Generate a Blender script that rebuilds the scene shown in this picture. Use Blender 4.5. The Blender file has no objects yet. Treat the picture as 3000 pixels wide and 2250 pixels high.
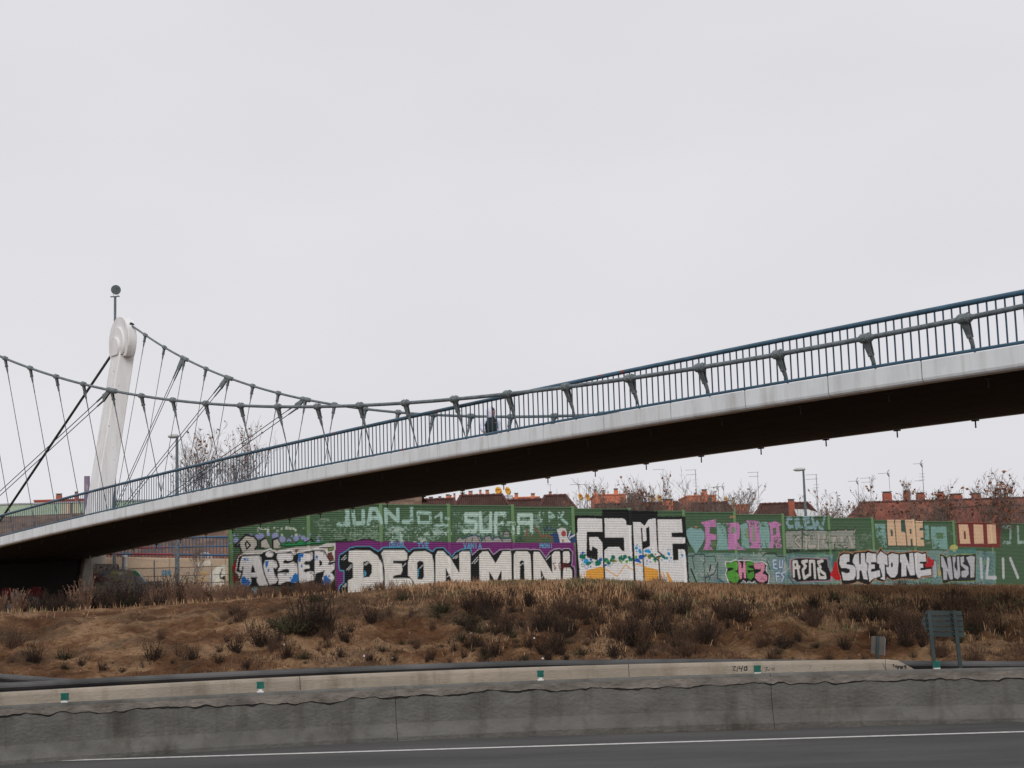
import bpy, bmesh, math, random
import numpy as np
from mathutils import Vector, Matrix

scene = bpy.context.scene
rng = np.random.default_rng(7)
random.seed(7)

# ------------------------------------------------------------------ camera
FOC, PITCH, ROLL, CAMH = 4501.1147, 0.12794195, 0.03004485, 2.4     # focal length in px of a 3000 px wide frame
cam_data = bpy.data.cameras.new('camera')
cam_data.sensor_width = 36.0
cam_data.lens = FOC / 3000.0 * 36.0
cam_data.clip_start = 0.1
cam_data.clip_end = 9000.0
cam = bpy.data.objects.new('camera', cam_data)
scene.collection.objects.link(cam)
_r = Vector((1, 0, 0)); _u = Vector((0, -math.sin(PITCH), math.cos(PITCH))); _b = Vector((0, -math.cos(PITCH), -math.sin(PITCH)))
_rx = _r * math.cos(ROLL) - _u * math.sin(ROLL)
_ux = _r * math.sin(ROLL) + _u * math.cos(ROLL)
cam.matrix_world = Matrix(((_rx.x, _ux.x, _b.x, 0), (_rx.y, _ux.y, _b.y, 0), (_rx.z, _ux.z, _b.z, CAMH), (0, 0, 0, 1)))
scene.camera = cam

# ------------------------------------------------------------------ sky (overcast) and sun
SUN_EL, SUN_AZ = math.radians(38), math.radians(182)     # azimuth measured clockwise from +Y: behind the camera
world = bpy.data.worlds.new('World'); scene.world = world; world.use_nodes = True
wn, wl = world.node_tree.nodes, world.node_tree.links
wn.clear()
w_out = wn.new('ShaderNodeOutputWorld'); w_bg = wn.new('ShaderNodeBackground')
w_sky = wn.new('ShaderNodeTexSky'); w_sky.sky_type = 'NISHITA'; w_sky.sun_disc = False
w_sky.sun_elevation = SUN_EL; w_sky.sun_rotation = SUN_AZ
w_hsv = wn.new('ShaderNodeHueSaturation'); w_hsv.inputs['Saturation'].default_value = 0.1; w_hsv.inputs['Value'].default_value = 1.0
w_tc = wn.new('ShaderNodeTexCoord'); w_map = wn.new('ShaderNodeMapping'); w_map.inputs['Scale'].default_value = (1.6, 1.6, 4.0)
w_no = wn.new('ShaderNodeTexNoise'); w_no.inputs['Scale'].default_value = 1.7; w_no.inputs['Detail'].default_value = 3; w_no.inputs['Roughness'].default_value = 0.45
w_ramp = wn.new('ShaderNodeValToRGB')
w_ramp.color_ramp.elements[0].position = 0.32; w_ramp.color_ramp.elements[0].color = (7.15, 7.14, 7.5, 1)
w_ramp.color_ramp.elements[1].position = 0.68; w_ramp.color_ramp.elements[1].color = (7.75, 7.72, 8.06, 1)
w_mix = wn.new('ShaderNodeMix'); w_mix.data_type = 'RGBA'; w_mix.inputs['Factor'].default_value = 0.96
wl.new(w_sky.outputs['Color'], w_hsv.inputs['Color'])
wl.new(w_tc.outputs['Generated'], w_map.inputs['Vector']); wl.new(w_map.outputs['Vector'], w_no.inputs['Vector'])
wl.new(w_no.outputs['Fac'], w_ramp.inputs['Fac'])
wl.new(w_hsv.outputs['Color'], w_mix.inputs['A']); wl.new(w_ramp.outputs['Color'], w_mix.inputs['B'])
wl.new(w_mix.outputs['Result'], w_bg.inputs['Color']); w_bg.inputs['Strength'].default_value = 0.1
wl.new(w_bg.outputs['Background'], w_out.inputs['Surface'])

sun_data = bpy.data.lights.new('sun', 'SUN'); sun_data.energy = 1.5; sun_data.angle = math.radians(35); sun_data.color = (1.0, 0.97, 0.93)
sun = bpy.data.objects.new('sun', sun_data); scene.collection.objects.link(sun)
_sd = Vector((math.sin(SUN_AZ) * math.cos(SUN_EL), math.cos(SUN_AZ) * math.cos(SUN_EL), math.sin(SUN_EL)))
sun.rotation_euler = _sd.to_track_quat('Z', 'Y').to_euler()

scene.view_settings.view_transform = 'Standard'; scene.view_settings.look = 'None'
scene.view_settings.exposure = 0.0; scene.view_settings.gamma = 1.0; scene.view_settings.use_curve_mapping = False
scene.render.resolution_x = 1024; scene.render.resolution_y = 768

# ------------------------------------------------------------------ measuring helpers (photograph pixel -> place)
def ray(u, v):
    X = (u - 1500) / FOC; V = (1125 - v) / FOC
    x = X * math.cos(ROLL) + V * math.sin(ROLL); w = -X * math.sin(ROLL) + V * math.cos(ROLL)
    c, s = math.cos(PITCH), math.sin(PITCH)
    return np.array([x, c - w * s, s + w * c])
def atY(u, v, Y):
    r = ray(u, v); return r * (Y / r[1]) + np.array([0, 0, CAMH])
def atZ(u, v, Z):
    r = ray(u, v); return r * ((Z - CAMH) / r[2]) + np.array([0, 0, CAMH])
def proj(P):
    x, y, z = P[0], P[1], P[2] - CAMH
    c, s = math.cos(PITCH), math.sin(PITCH); d = y * c + z * s; w = -y * s + z * c
    X = x * math.cos(ROLL) - w * math.sin(ROLL); V = x * math.sin(ROLL) + w * math.cos(ROLL)
    return 1500 + FOC * X / d, 1125 - FOC * V / d

# ------------------------------------------------------------------ object helpers
COL = scene.collection
def tag(o, label=None, cat=None, group=None, kind=None):
    if label: o['label'] = label
    if cat: o['category'] = cat
    if group: o['group'] = group
    if kind: o['kind'] = kind
    return o
def thing(name, loc, label, cat, group=None):
    o = bpy.data.objects.new(name, None); COL.objects.link(o); o.location = Vector([float(c) for c in loc]); o.empty_display_size = 0.2
    return tag(o, label, cat, group)
WLOC = {}
def link(name, me, parent=None, loc=(0, 0, 0), rot=None, scale=None, mat=None):
    o = bpy.data.objects.new(name, me); COL.objects.link(o)
    loc = Vector([float(c) for c in loc])
    o.location = loc
    if rot is not None: o.rotation_euler = rot
    if scale is not None: o.scale = scale if hasattr(scale, '__len__') else (scale,) * 3
    if mat is not None and len(me.materials) == 0: me.materials.append(mat)
    if parent is not None:
        o.parent = parent; o.matrix_parent_inverse = Matrix.Translation(-parent.location)
    return o

class MB:
    """collects shapes for ONE mesh"""
    def __init__(self): self.v = []; self.f = []; self.n = 0
    def add(self, vs, fs):
        b = self.n; vs = [tuple(float(c) for c in p) for p in vs]
        self.v += vs; self.f += [tuple(b + i for i in q) for q in fs]; self.n += len(vs)
    def box(self, c, sx, sy, sz, ax=None):
        """box centred on c; ax = 3 orthonormal axis vectors"""
        c = np.array(c, float)
        if ax is None: ax = (np.array([1, 0, 0.]), np.array([0, 1, 0.]), np.array([0, 0, 1.]))
        a, b, d = [np.array(q, float) for q in ax]
        p = [c + a * (sx / 2 * i) + b * (sy / 2 * j) + d * (sz / 2 * k) for k in (-1, 1) for j in (-1, 1) for i in (-1, 1)]
        self.add(p, [(0, 2, 3, 1), (4, 5, 7, 6), (0, 1, 5, 4), (1, 3, 7, 5), (3, 2, 6, 7), (2, 0, 4, 6)])
    def bbox(self, x0, x1, y0, y1, z0, z1): self.box(((x0 + x1) / 2, (y0 + y1) / 2, (z0 + z1) / 2), x1 - x0, y1 - y0, z1 - z0)
    def tube(self, pts, r, n=8, cap=True):
        pts = [np.array(p, float) for p in pts]; m = len(pts)
        rr = list(r) if hasattr(r, '__len__') else [r] * m
        up = None; vs = []
        for i in range(m):
            d = pts[min(i + 1, m - 1)] - pts[max(i - 1, 0)]; L = np.linalg.norm(d); d = d / (L if L > 1e-9 else 1)
            if up is None:
                up = np.array([0, 0, 1.]) if abs(d[2]) < .9 else np.array([1., 0, 0])
            s = np.cross(d, up); s /= max(np.linalg.norm(s), 1e-9); t = np.cross(s, d); up = t
            for k in range(n):
                a = 2 * math.pi * k / n; vs.append(pts[i] + (s * math.cos(a) + t * math.sin(a)) * rr[i])
        fs = []
        for i in range(m - 1):
            for k in range(n):
                k2 = (k + 1) % n; fs.append((i * n + k, i * n + k2, (i + 1) * n + k2, (i + 1) * n + k))
        if cap: fs.append(tuple(range(n))[::-1]); fs.append(tuple((m - 1) * n + k for k in range(n)))
        self.add(vs, fs)
    def loft(self, rings, cap=True, closed=True):
        n = len(rings[0]); vs = [p for r in rings for p in r]; fs = []
        for i in range(len(rings) - 1):
            for k in range(n if closed else n - 1):
                k2 = (k + 1) % n; fs.append((i * n + k, i * n + k2, (i + 1) * n + k2, (i + 1) * n + k))
        if cap and closed: fs.append(tuple(range(n))[::-1]); fs.append(tuple((len(rings) - 1) * n + k for k in range(n)))
        self.add(vs, fs)
    def mesh(self, name, mat=None, smooth=False, fix=True):
        me = bpy.data.meshes.new(name); me.from_pydata(self.v, [], self.f); me.update()
        if fix:
            bm = bmesh.new(); bm.from_mesh(me); bmesh.ops.recalc_face_normals(bm, faces=bm.faces); bm.to_mesh(me); bm.free()
        if smooth: me.polygons.foreach_set('use_smooth', [True] * len(me.polygons))
        if mat is not None: me.materials.append(mat)
        return me
    def obj(self, name, mat, parent=None, smooth=False, loc=(0, 0, 0), **k):
        return link(name, self.mesh(name, mat, smooth), parent, loc, **k)

def smooth_angle(me, deg=40):
    bm = bmesh.new(); bm.from_mesh(me)
    for f in bm.faces: f.smooth = True
    for e in bm.edges:
        if len(e.link_faces) == 2 and e.calc_face_angle(0) > math.radians(deg): e.smooth = False
    bm.to_mesh(me); bm.free()

# ------------------------------------------------------------------ noise used while building
def _hash(ix, iy, seed):
    h = (ix.astype(np.int64) * 374761393 + iy.astype(np.int64) * 668265263 + seed * 1442695041) & 0x7fffffff
    h = ((h ^ (h >> 13)) * 1274126177) & 0x7fffffff
    return ((h ^ (h >> 16)) & 0xffff) / 65535.0
def vnoise(x, y, seed=0):
    x = np.asarray(x, float); y = np.asarray(y, float); ix = np.floor(x); iy = np.floor(y); fx = x - ix; fy = y - iy
    fx = fx * fx * (3 - 2 * fx); fy = fy * fy * (3 - 2 * fy)
    a = _hash(ix, iy, seed); b = _hash(ix + 1, iy, seed); c = _hash(ix, iy + 1, seed); d = _hash(ix + 1, iy + 1, seed)
    return (a * (1 - fx) + b * fx) * (1 - fy) + (c * (1 - fx) + d * fx) * fy
def fbm(x, y, seed=0, oct=4, lac=2.1, gain=.5):
    s = 0; a = 1; t = 0
    for o in range(oct):
        s = s + a * vnoise(x, y, seed + 17 * o); t += a; a *= gain; x = np.asarray(x) * lac + 3.1; y = np.asarray(y) * lac + 1.7
    return s / t

# ------------------------------------------------------------------ materials
def lin(c): 
    c = [q / 255.0 for q in c]
    return tuple(((q + .055) / 1.055) ** 2.4 if q > .04045 else q / 12.92 for q in c)
def mat(name, col, rough=.7, col2=None, nscale=6.0, ndetail=5, metal=0.0, bump=0.0, bscale=30.0, spec=.3, contrast=(.35, .65), stretch=None, chips=None, streak=None):
    """two-tone noise-driven procedural material; chips=(colour, scale, threshold) puts flakes of a third colour on top"""
    m = bpy.data.materials.new(name); m.use_nodes = True; nt = m.node_tree; N, L = nt.nodes, nt.links
    b = N['Principled BSDF']; b.inputs['Roughness'].default_value = rough; b.inputs['Metallic'].default_value = metal
    b.inputs['Specular IOR Level'].default_value = spec
    tc = N.new('ShaderNodeTexCoord'); vec = tc.outputs['Object']
    if stretch:
        mp = N.new('ShaderNodeMapping'); mp.inputs['Scale'].default_value = stretch; L.new(vec, mp.inputs['Vector']); vec = mp.outputs['Vector']
    if col2 is None: col2 = tuple(c * .72 for c in col)
    no = N.new('ShaderNodeTexNoise'); no.inputs['Scale'].default_value = nscale; no.inputs['Detail'].default_value = ndetail; no.inputs['Roughness'].default_value = .6
    L.new(vec, no.inputs['Vector'])
    rp = N.new('ShaderNodeValToRGB'); rp.color_ramp.elements[0].position = contrast[0]; rp.color_ramp.elements[1].position = contrast[1]
    rp.color_ramp.elements[0].color = (*col2, 1); rp.color_ramp.elements[1].color = (*col, 1)
    L.new(no.outputs['Fac'], rp.inputs['Fac']); out = rp.outputs['Color']
    if chips:
        cc, cs, th = chips
        n2 = N.new('ShaderNodeTexNoise'); n2.inputs['Scale'].default_value = cs; n2.inputs['Detail'].default_value = 4; L.new(tc.outputs['Object'], n2.inputs['Vector'])
        r2 = N.new('ShaderNodeValToRGB'); r2.color_ramp.elements[0].position = th; r2.color_ramp.elements[1].position = th + .03
        L.new(n2.outputs['Fac'], r2.inputs['Fac'])
        mx = N.new('ShaderNodeMix'); mx.data_type = 'RGBA'; L.new(r2.outputs['Color'], mx.inputs['Factor']); L.new(out, mx.inputs['A']); mx.inputs['B'].default_value = (*cc, 1); out = mx.outputs['Result']
    if streak:
        sc, lo = streak
        mp2 = N.new('ShaderNodeMapping'); mp2.inputs['Scale'].default_value = (1, 1, .12); L.new(tc.outputs['Object'], mp2.inputs['Vector'])
        n4 = N.new('ShaderNodeTexNoise'); n4.inputs['Scale'].default_value = sc; n4.inputs['Detail'].default_value = 6; n4.inputs['Roughness'].default_value = .65; L.new(mp2.outputs['Vector'], n4.inputs['Vector'])
        r4 = N.new('ShaderNodeValToRGB'); r4.color_ramp.elements[0].position = .32; r4.color_ramp.elements[1].position = .50; r4.color_ramp.elements[0].color = (lo, lo * .97, lo * .93, 1); L.new(n4.outputs['Fac'], r4.inputs['Fac'])
        m4 = N.new('ShaderNodeMix'); m4.data_type = 'RGBA'; m4.blend_type = 'MULTIPLY'; m4.inputs['Factor'].default_value = 1.0; L.new(out, m4.inputs['A']); L.new(r4.outputs['Color'], m4.inputs['B']); out = m4.outputs['Result']
    L.new(out, b.inputs['Base Color'])
    if bump > 0:
        n3 = N.new('ShaderNodeTexNoise'); n3.inputs['Scale'].default_value = bscale; n3.inputs['Detail'].default_value = 6; L.new(vec, n3.inputs['Vector'])
        bp = N.new('ShaderNodeBump'); bp.inputs['Strength'].default_value = bump; bp.inputs['Distance'].default_value = .05
        L.new(n3.outputs['Fac'], bp.inputs['Height']); L.new(bp.outputs['Normal'], b.inputs['Normal'])
    return m
def paint_mat(name, rough=.6):
    """spray paint and base colour stored per vertex, with fine grime"""
    m = bpy.data.materials.new(name); m.use_nodes = True; nt = m.node_tree; N, L = nt.nodes, nt.links
    b = N['Principled BSDF']; b.inputs['Roughness'].default_value = rough; b.inputs['Specular IOR Level'].default_value = .3
    a = N.new('ShaderNodeVertexColor'); a.layer_name = 'paint'
    tc = N.new('ShaderNodeTexCoord'); mp = N.new('ShaderNodeMapping'); mp.inputs['Scale'].default_value = (3, 3, 1.2); L.new(tc.outputs['Object'], mp.inputs['Vector'])
    no = N.new('ShaderNodeTexNoise'); no.inputs['Scale'].default_value = 3.0; no.inputs['Detail'].default_value = 7; no.inputs['Roughness'].default_value = .7; L.new(mp.outputs['Vector'], no.inputs['Vector'])
    rp = N.new('ShaderNodeMapRange'); rp.inputs['From Min'].default_value = .25; rp.inputs['From Max'].default_value = .75; rp.inputs['To Min'].default_value = .74; rp.inputs['To Max'].default_value = 1.08
    L.new(no.outputs['Fac'], rp.inputs['Value'])
    mx = N.new('ShaderNodeVectorMath'); mx.operation = 'SCALE'; L.new(a.outputs['Color'], mx.inputs[0]); L.new(rp.outputs['Result'], mx.inputs['Scale'])
    L.new(mx.outputs['Vector'], b.inputs['Base Color'])
    return m
M = {}
M['white'] = mat('white_paint', (.74, .775, .795), .5, (.64, .665, .68), nscale=1.6, stretch=(1, 1, .35), contrast=(.3, .6), bump=.05, streak=(2.6, .80))
M['pylon'] = mat('pylon_paint', (.80, .80, .81), .5, (.70, .695, .69), nscale=1.2, stretch=(1, 1, .2), chips=((.25, .17, .10), 3.5, .70), streak=(3.0, .86))
M['concrete'] = mat('concrete', (.42, .39, .34), .85, (.28, .255, .22), nscale=1.3, bump=.25, bscale=14)
M['concrete_dark'] = mat('dark_concrete', (.20, .19, .175), .9, (.11, .10, .09), nscale=.9, bump=.3, bscale=12)
M['shade_dark'] = mat('shade_dark_concrete', (.020, .018, .016), .95, (.010, .009, .008), nscale=.8, bump=.2, bscale=8)  # abutment concrete, deep shade below the deck put into its colour
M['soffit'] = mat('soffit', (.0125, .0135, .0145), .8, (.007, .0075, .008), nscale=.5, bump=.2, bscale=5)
M['deckfloor'] = mat('deck_floor', (.16, .15, .14), .9)
M['steel_grey'] = mat('grey_steel_paint', lin((112, 122, 128)), .45, lin((84, 92, 97)), nscale=5, bump=.05)
M['steel_dark'] = mat('dark_steel_paint', lin((118, 126, 127)), .5, lin((88, 96, 98)), nscale=9, bump=.1)
M['steel_rod'] = mat('hanger_rod', lin((92, 96, 98)), .4, lin((64, 66, 67)), nscale=4)
M['stay'] = mat('dark_stay_cable', (.022, .025, .024), .5, (.012, .014, .014), nscale=4)
M['blue'] = mat('blue_rail_paint', lin((68, 100, 120)), .42, lin((52, 80, 98)), nscale=2.2, chips=(lin((122, 62, 56)), 1.9, .66))
M['blue_bar'] = mat('blue_bar_paint', lin((64, 92, 110)), .45, lin((50, 74, 90)), nscale=2.2, chips=(lin((120, 64, 58)), 2.3, .72))
M['galv'] = mat('galvanised_steel', (.42, .43, .45), .4, (.30, .31, .33), nscale=3, metal=.35)
M['rail_galv'] = mat('guardrail_steel', (.115, .113, .112), .85, (.05, .05, .052), nscale=1.5, metal=.0, spec=.05, stretch=(.4, 1, 1))
M['sign_back'] = mat('sign_back_metal', lin((66, 76, 76)), .5, lin((52, 61, 61)), nscale=2, metal=.2)
M['sign_grey'] = mat('small_sign_metal', lin((108, 102, 96)), .5, lin((86, 82, 78)), nscale=3, metal=.2)
M['green_refl'] = mat('green_reflector', (.004, .13, .10), .3, (.003, .08, .06), nscale=12, spec=.5)
M['white_plastic'] = mat('white_plastic', (.72, .72, .70), .5)
M['lampshell'] = mat('lamp_shell', (.55, .56, .56), .45)
M['glass'] = mat('lamp_glass', (.07, .075, .08), .12, spec=.8)
M['rubber'] = mat('black_metal', (.02, .02, .02), .5)
M['barkt'] = mat('twig_bark', lin((128, 112, 104)), .9, lin((98, 86, 79)), nscale=4)
M['leaf'] = mat('dead_leaf', lin((148, 96, 68)), .8, lin((112, 70, 50)), nscale=2)
M['asphalt'] = mat('asphalt', (.085, .084, .081), .9, (.045, .044, .043), nscale=.9, bump=.4, bscale=60, stretch=(.25, 1, 1), contrast=(.3, .7))
M['roadpaint'] = mat('road_paint', (.62, .61, .58), .7, (.42, .41, .39), nscale=9)

# ------------------------------------------------------------------ terrain
WALL_S = np.array([-14.30, 77.15]); WALL_D = np.array([3.2031385, 2.3958096]) / 4.0; BAY = 4.4; NBAY = 18
cx_t = [-60, -25, -16, -12.5, -9.3, -6.5, -1.9, 1.9, 4.7, 7.5, 12.1, 20, 60]
cz_t = [1.4, 1.75, 1.95, 1.96, 2.04, 2.17, 2.33, 2.26, 2.08, 1.94, 1.80, 1.6, 1.2]
wx_t = [-200, -40, -25, -14, -7, 7, 20, 32, 45, 90, 300]
wz_t = [1.2, 1.3, 1.45, 1.75, 1.85, 1.62, 1.05, .58, .3, 0., 0.]
def wall_y(x): return 77.15 + (np.maximum(x, -14.3) + 14.3) * .748
def foot_y(x): return 30.6 - .012 * (x - 0) ** 2 * (np.abs(x) < 25) - .012 * 625 * (np.abs(x) >= 25) + 0 * x
def ground_z(x, y):
    x = np.asarray(x, float); y = np.asarray(y, float)
    zc = np.interp(x, cx_t, cz_t); zw = np.interp(x, wx_t, wz_t)
    yf = np.maximum(foot_y(x), 26.9) + .35 * (fbm(x * .5, y * 0, 5) - .5); yc = 42.0 + 2.2 * (fbm(x * .22, y * 0 + 2, 3) - .5) * 2
    t = np.clip((y - yf) / (yc - yf), 0, 1)
    steep = fbm(x * .13, y * 0 + 8, 9)                      # where the bank is cut steeply
    h = t * (1 - steep * .5) + (steep * .5) * (t * t * (3 - 2 * t)); h = 1 - (1 - h) ** 1.25
    bank = .12 + (zc - .12) * h
    env = np.sin(np.pi * np.clip(t, 0, 1)) ** .7
    lf_ = .45 + .55 * np.clip((x + 9) / 4, 0, 1)
    rill = (fbm(x * .55 + y * .15, y * .3, 21, 4) - .5) * .75 * lf_ - np.abs(fbm(x * 1.1 + 4, y * .35, 27, 4) - .5) * .55 * lf_ + .1 + (fbm(x * 2.6, y * 1.5, 23, 4) - .5) * .26 + (fbm(x * 4.5, y * 4, 29, 3) - .5) * .13 - np.abs(fbm(x * 2.1, y * .7, 33, 4) - .5) * .16 + .03
    bank = bank + rill * env
    q = np.clip((y - yc) / np.maximum(wall_y(x) - 1.0 - yc, 1), 0, 1)
    plat = zc + (zw - zc) * q + (fbm(x * .6, y * .5, 31) - .5) * .16 * np.clip(q * 6, 0, 1) * (1 - np.clip((y - 90) / 30, 0, 1))
    z = np.where(y < yc, bank, plat)
    z = np.where(y < yf, -.03 + .15 * np.clip((y - yf + 1.2) / 1.2, 0, 1), z)
    far = np.clip((y - 160) / 200, 0, 1); z = z * (1 - far) + 1.0 * far
    z = np.where(y < 20, -.06, z)
    return z
def gz(x, y): return float(ground_z(np.array([x]), np.array([y]))[0])

def grid_mesh(name, xs, ys, zf):
    X, Y = np.meshgrid(xs, ys); Z = zf(X, Y); nx, ny = len(xs), len(ys)
    co = np.stack([X, Y, Z], -1).reshape(-1, 3).astype(np.float32)
    i = np.arange(nx * ny).reshape(ny, nx); q = np.stack([i[:-1, :-1], i[:-1, 1:], i[1:, 1:], i[1:, :-1]], -1).reshape(-1, 4)
    me = bpy.data.meshes.new(name); me.vertices.add(len(co)); me.vertices.foreach_set('co', co.ravel())
    me.loops.add(q.size); me.loops.foreach_set('vertex_index', q.ravel().astype(np.int32))
    me.polygons.add(len(q)); me.polygons.foreach_set('loop_start', np.arange(0, q.size, 4, dtype=np.int32)); me.polygons.foreach_set('loop_total', np.full(len(q), 4, np.int32))
    me.polygons.foreach_set('use_smooth', np.ones(len(q), bool)); me.update(calc_edges=True); return me, i
def soil_material():
    m = bpy.data.materials.new('soil'); m.use_nodes = True; N, L = m.node_tree.nodes, m.node_tree.links; b = N['Principled BSDF']; b.inputs['Roughness'].default_value = .95; b.inputs['Specular IOR Level'].default_value = .1
    tc = N.new('ShaderNodeTexCoord')
    def noise(s, d=6, r=.6, st=None):
        n = N.new('ShaderNodeTexNoise'); n.inputs['Scale'].default_value = s; n.inputs['Detail'].default_value = d; n.inputs['Roughness'].default_value = r
        v = tc.outputs['Object']
        if st: mp = N.new('ShaderNodeMapping'); mp.inputs['Scale'].default_value = st; L.new(v, mp.inputs['Vector']); v = mp.outputs['Vector']
        L.new(v, n.inputs['Vector']); return n.outputs['Fac']
    def ramp(f, stops):
        r = N.new('ShaderNodeValToRGB'); e = r.color_ramp.elements
        while len(e) < len(stops): e.new(.5)
        for i, (p, c) in enumerate(stops): e[i].position = p; e[i].color = (*c, 1)
        L.new(f, r.inputs['Fac']); return r.outputs['Color']
    def mix(f, a, c, mode='MIX'):
        x = N.new('ShaderNodeMix'); x.data_type = 'RGBA'; x.blend_type = mode
        if isinstance(f, float): x.inputs['Factor'].default_value = f
        else: L.new(f, x.inputs['Factor'])
        L.new(a, x.inputs['A']); L.new(c, x.inputs['B']); return x.outputs['Result']
    base = ramp(noise(.55, 8, .65), [(.27, (.06, .026, .012)), (.39, (.148, .068, .032)), (.49, (.25, .131, .065)), (.585, (.46, .282, .157))])
    red = ramp(noise(.16, 3, .5), [(.54, (0, 0, 0)), (.70, (.5, .5, .5))])
    rust = ramp(noise(2.2, 8, .7), [(.3, (.075, .030, .014)), (.7, (.17, .076, .036))])
    c = mix(red, base, rust)
    # thin dead-grass litter lying in patches
    patch = ramp(noise(.33, 6, .6), [(.52, (0, 0, 0)), (.64, (.7, .7, .7))])
    lit = ramp(noise(7, 6, .75, (1, .5, 1)), [(.3, (.04, .026, .017)), (.5, (.105, .072, .046)), (.7, (.20, .143, .094))])
    c = mix(patch, c, lit)
    grit = ramp(noise(34, 3, .6), [(.3, (.66, .66, .66)), (.7, (1.15, 1.15, 1.15))]); c = mix(1.0, c, grit, 'MULTIPLY')
    mot = ramp(noise(9, 5, .75), [(.33, (.45, .43, .42)), (.47, (.95, .95, .95)), (.68, (1.25, 1.25, 1.25))]); c = mix(1.0, c, mot, 'MULTIPLY')
    L.new(c, b.inputs['Base Color'])
    ad = N.new('ShaderNodeMath'); ad.operation = 'ADD'; L.new(noise(6, 8, .7), ad.inputs[0]); L.new(noise(28, 6, .7), ad.inputs[1])
    bp = N.new('ShaderNodeBump'); bp.inputs['Strength'].default_value = .9; bp.inputs['Distance'].default_value = .16; L.new(ad.outputs['Value'], bp.inputs['Height']); L.new(bp.outputs['Normal'], b.inputs['Normal'])
    return m
M['soil'] = soil_material()
_xs = np.concatenate([np.linspace(-4000, -300, 10), np.linspace(-260, -60, 12), np.linspace(-56, -21, 30), np.arange(-20, 22, .11), np.linspace(22.4, 70, 60), np.linspace(75, 300, 14), np.linspace(400, 4000, 10)])
_ys = np.concatenate([np.linspace(-600, -40, 8), np.linspace(-30, 25.5, 8), np.arange(26, 46, .11), np.linspace(46.3, 78, 60), np.linspace(79, 160, 30), np.linspace(170, 600, 18), np.linspace(800, 6000, 9)])
me, _ = grid_mesh('ground', _xs, _ys, ground_z); me.materials.append(M['soil'])
tag(link('ground', me), 'bare eroded brown soil bank and ground', None, None, 'structure')

# road: asphalt sheet, lane paint
mb = MB(); mb.add([(-400, -40, 0), (400, -40, 0), (400, 24.45, 0), (-400, 24.45, 0)], [(0, 1, 2, 3)])
tag(mb.obj('road', M['asphalt']), 'grey asphalt carriageway', None, None, 'structure')
mb = MB(); mb.add([(-400, 25.2, 0), (400, 25.2, 0), (400, 27.75, 0), (-400, 27.75, 0)], [(0, 1, 2, 3)])
tag(mb.obj('slip_road', M['asphalt']), 'grey asphalt slip lane behind the concrete barrier', None, None, 'structure')
mb = MB(); mb.add([(-400, 22.9, .004), (400, 22.9, .004), (400, 23.05, .004), (-400, 23.05, .004)], [(0, 1, 2, 3)])
tag(mb.obj('road_marking', M['roadpaint']), 'white painted edge line along the carriageway', None, None, 'structure')
# ------------------------------------------------------------------ barriers along the road
def near_y(x): d = np.clip(x - 3, -14, 14); return 25.15 - .02 * d * d - .56 * np.maximum(np.abs(x - 3) - 14, 0) * .5
def beige_y(x): d = np.clip(x - 1, -14, 14); return 28.9 - .03 * d * d - .42 * np.maximum(np.abs(x - 1) - 14, 0) * .5
def rail_y(x): d = np.clip(x, -14, 14); return 29.8 - .02 * d * d - .56 * np.maximum(np.abs(x) - 14, 0) * .5
def sweep(xs, yf, section, zscale=lambda x: 1.0):
    """section: closed list of (offset across, height)"""
    rings = []
    for x in xs:
        e = .05; ta = np.array([2 * e, yf(x + e) - yf(x - e)]); ta /= np.linalg.norm(ta); nn = np.array([ta[1], -ta[0]])   # towards the camera
        k = zscale(x)
        rings.append([(x + nn[0] * o, yf(x) + nn[1] * o, h * k) for o, h in section])
    return rings
jersey = [(.30, -.05), (.30, .06), (.17, .26), (.115, .76), (.095, .80), (.06, .82), (-.06, .82), (-.095, .80), (-.115, .76), (-.17, .26), (-.30, .06), (-.30, -.05)]
M['barrier_grey'] = mat('weathered_barrier_concrete', (.135, .130, .118), .9, (.09, .086, .078), nscale=2.6, bump=.5, bscale=22, stretch=(.6, 1, 1), streak=(2.2, .62))
M['barrier_beige'] = mat('beige_barrier_concrete', (.35, .30, .24), .9, (.25, .21, .168), nscale=1.4, bump=.3, bscale=20, stretch=(.5, 1, 1.4), streak=(2.4, .72))
M['barrier_cap'] = mat('rough_barrier_cap', (.20, .175, .152), .95, (.10, .087, .076), nscale=5, bump=.8, bscale=16, stretch=(.5, 1, 1))
M['crack'] = mat('dark_crack', (.025, .024, .022), .95)
M['spray_black'] = mat('black_spray', (.03, .03, .032), .7)
road_b = thing('concrete_barrier', (3, 25.15, 0), 'long grey concrete road barrier with a rough stained cap', 'barrier')
seg = np.arange(-44, 52, 6.0)
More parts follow.
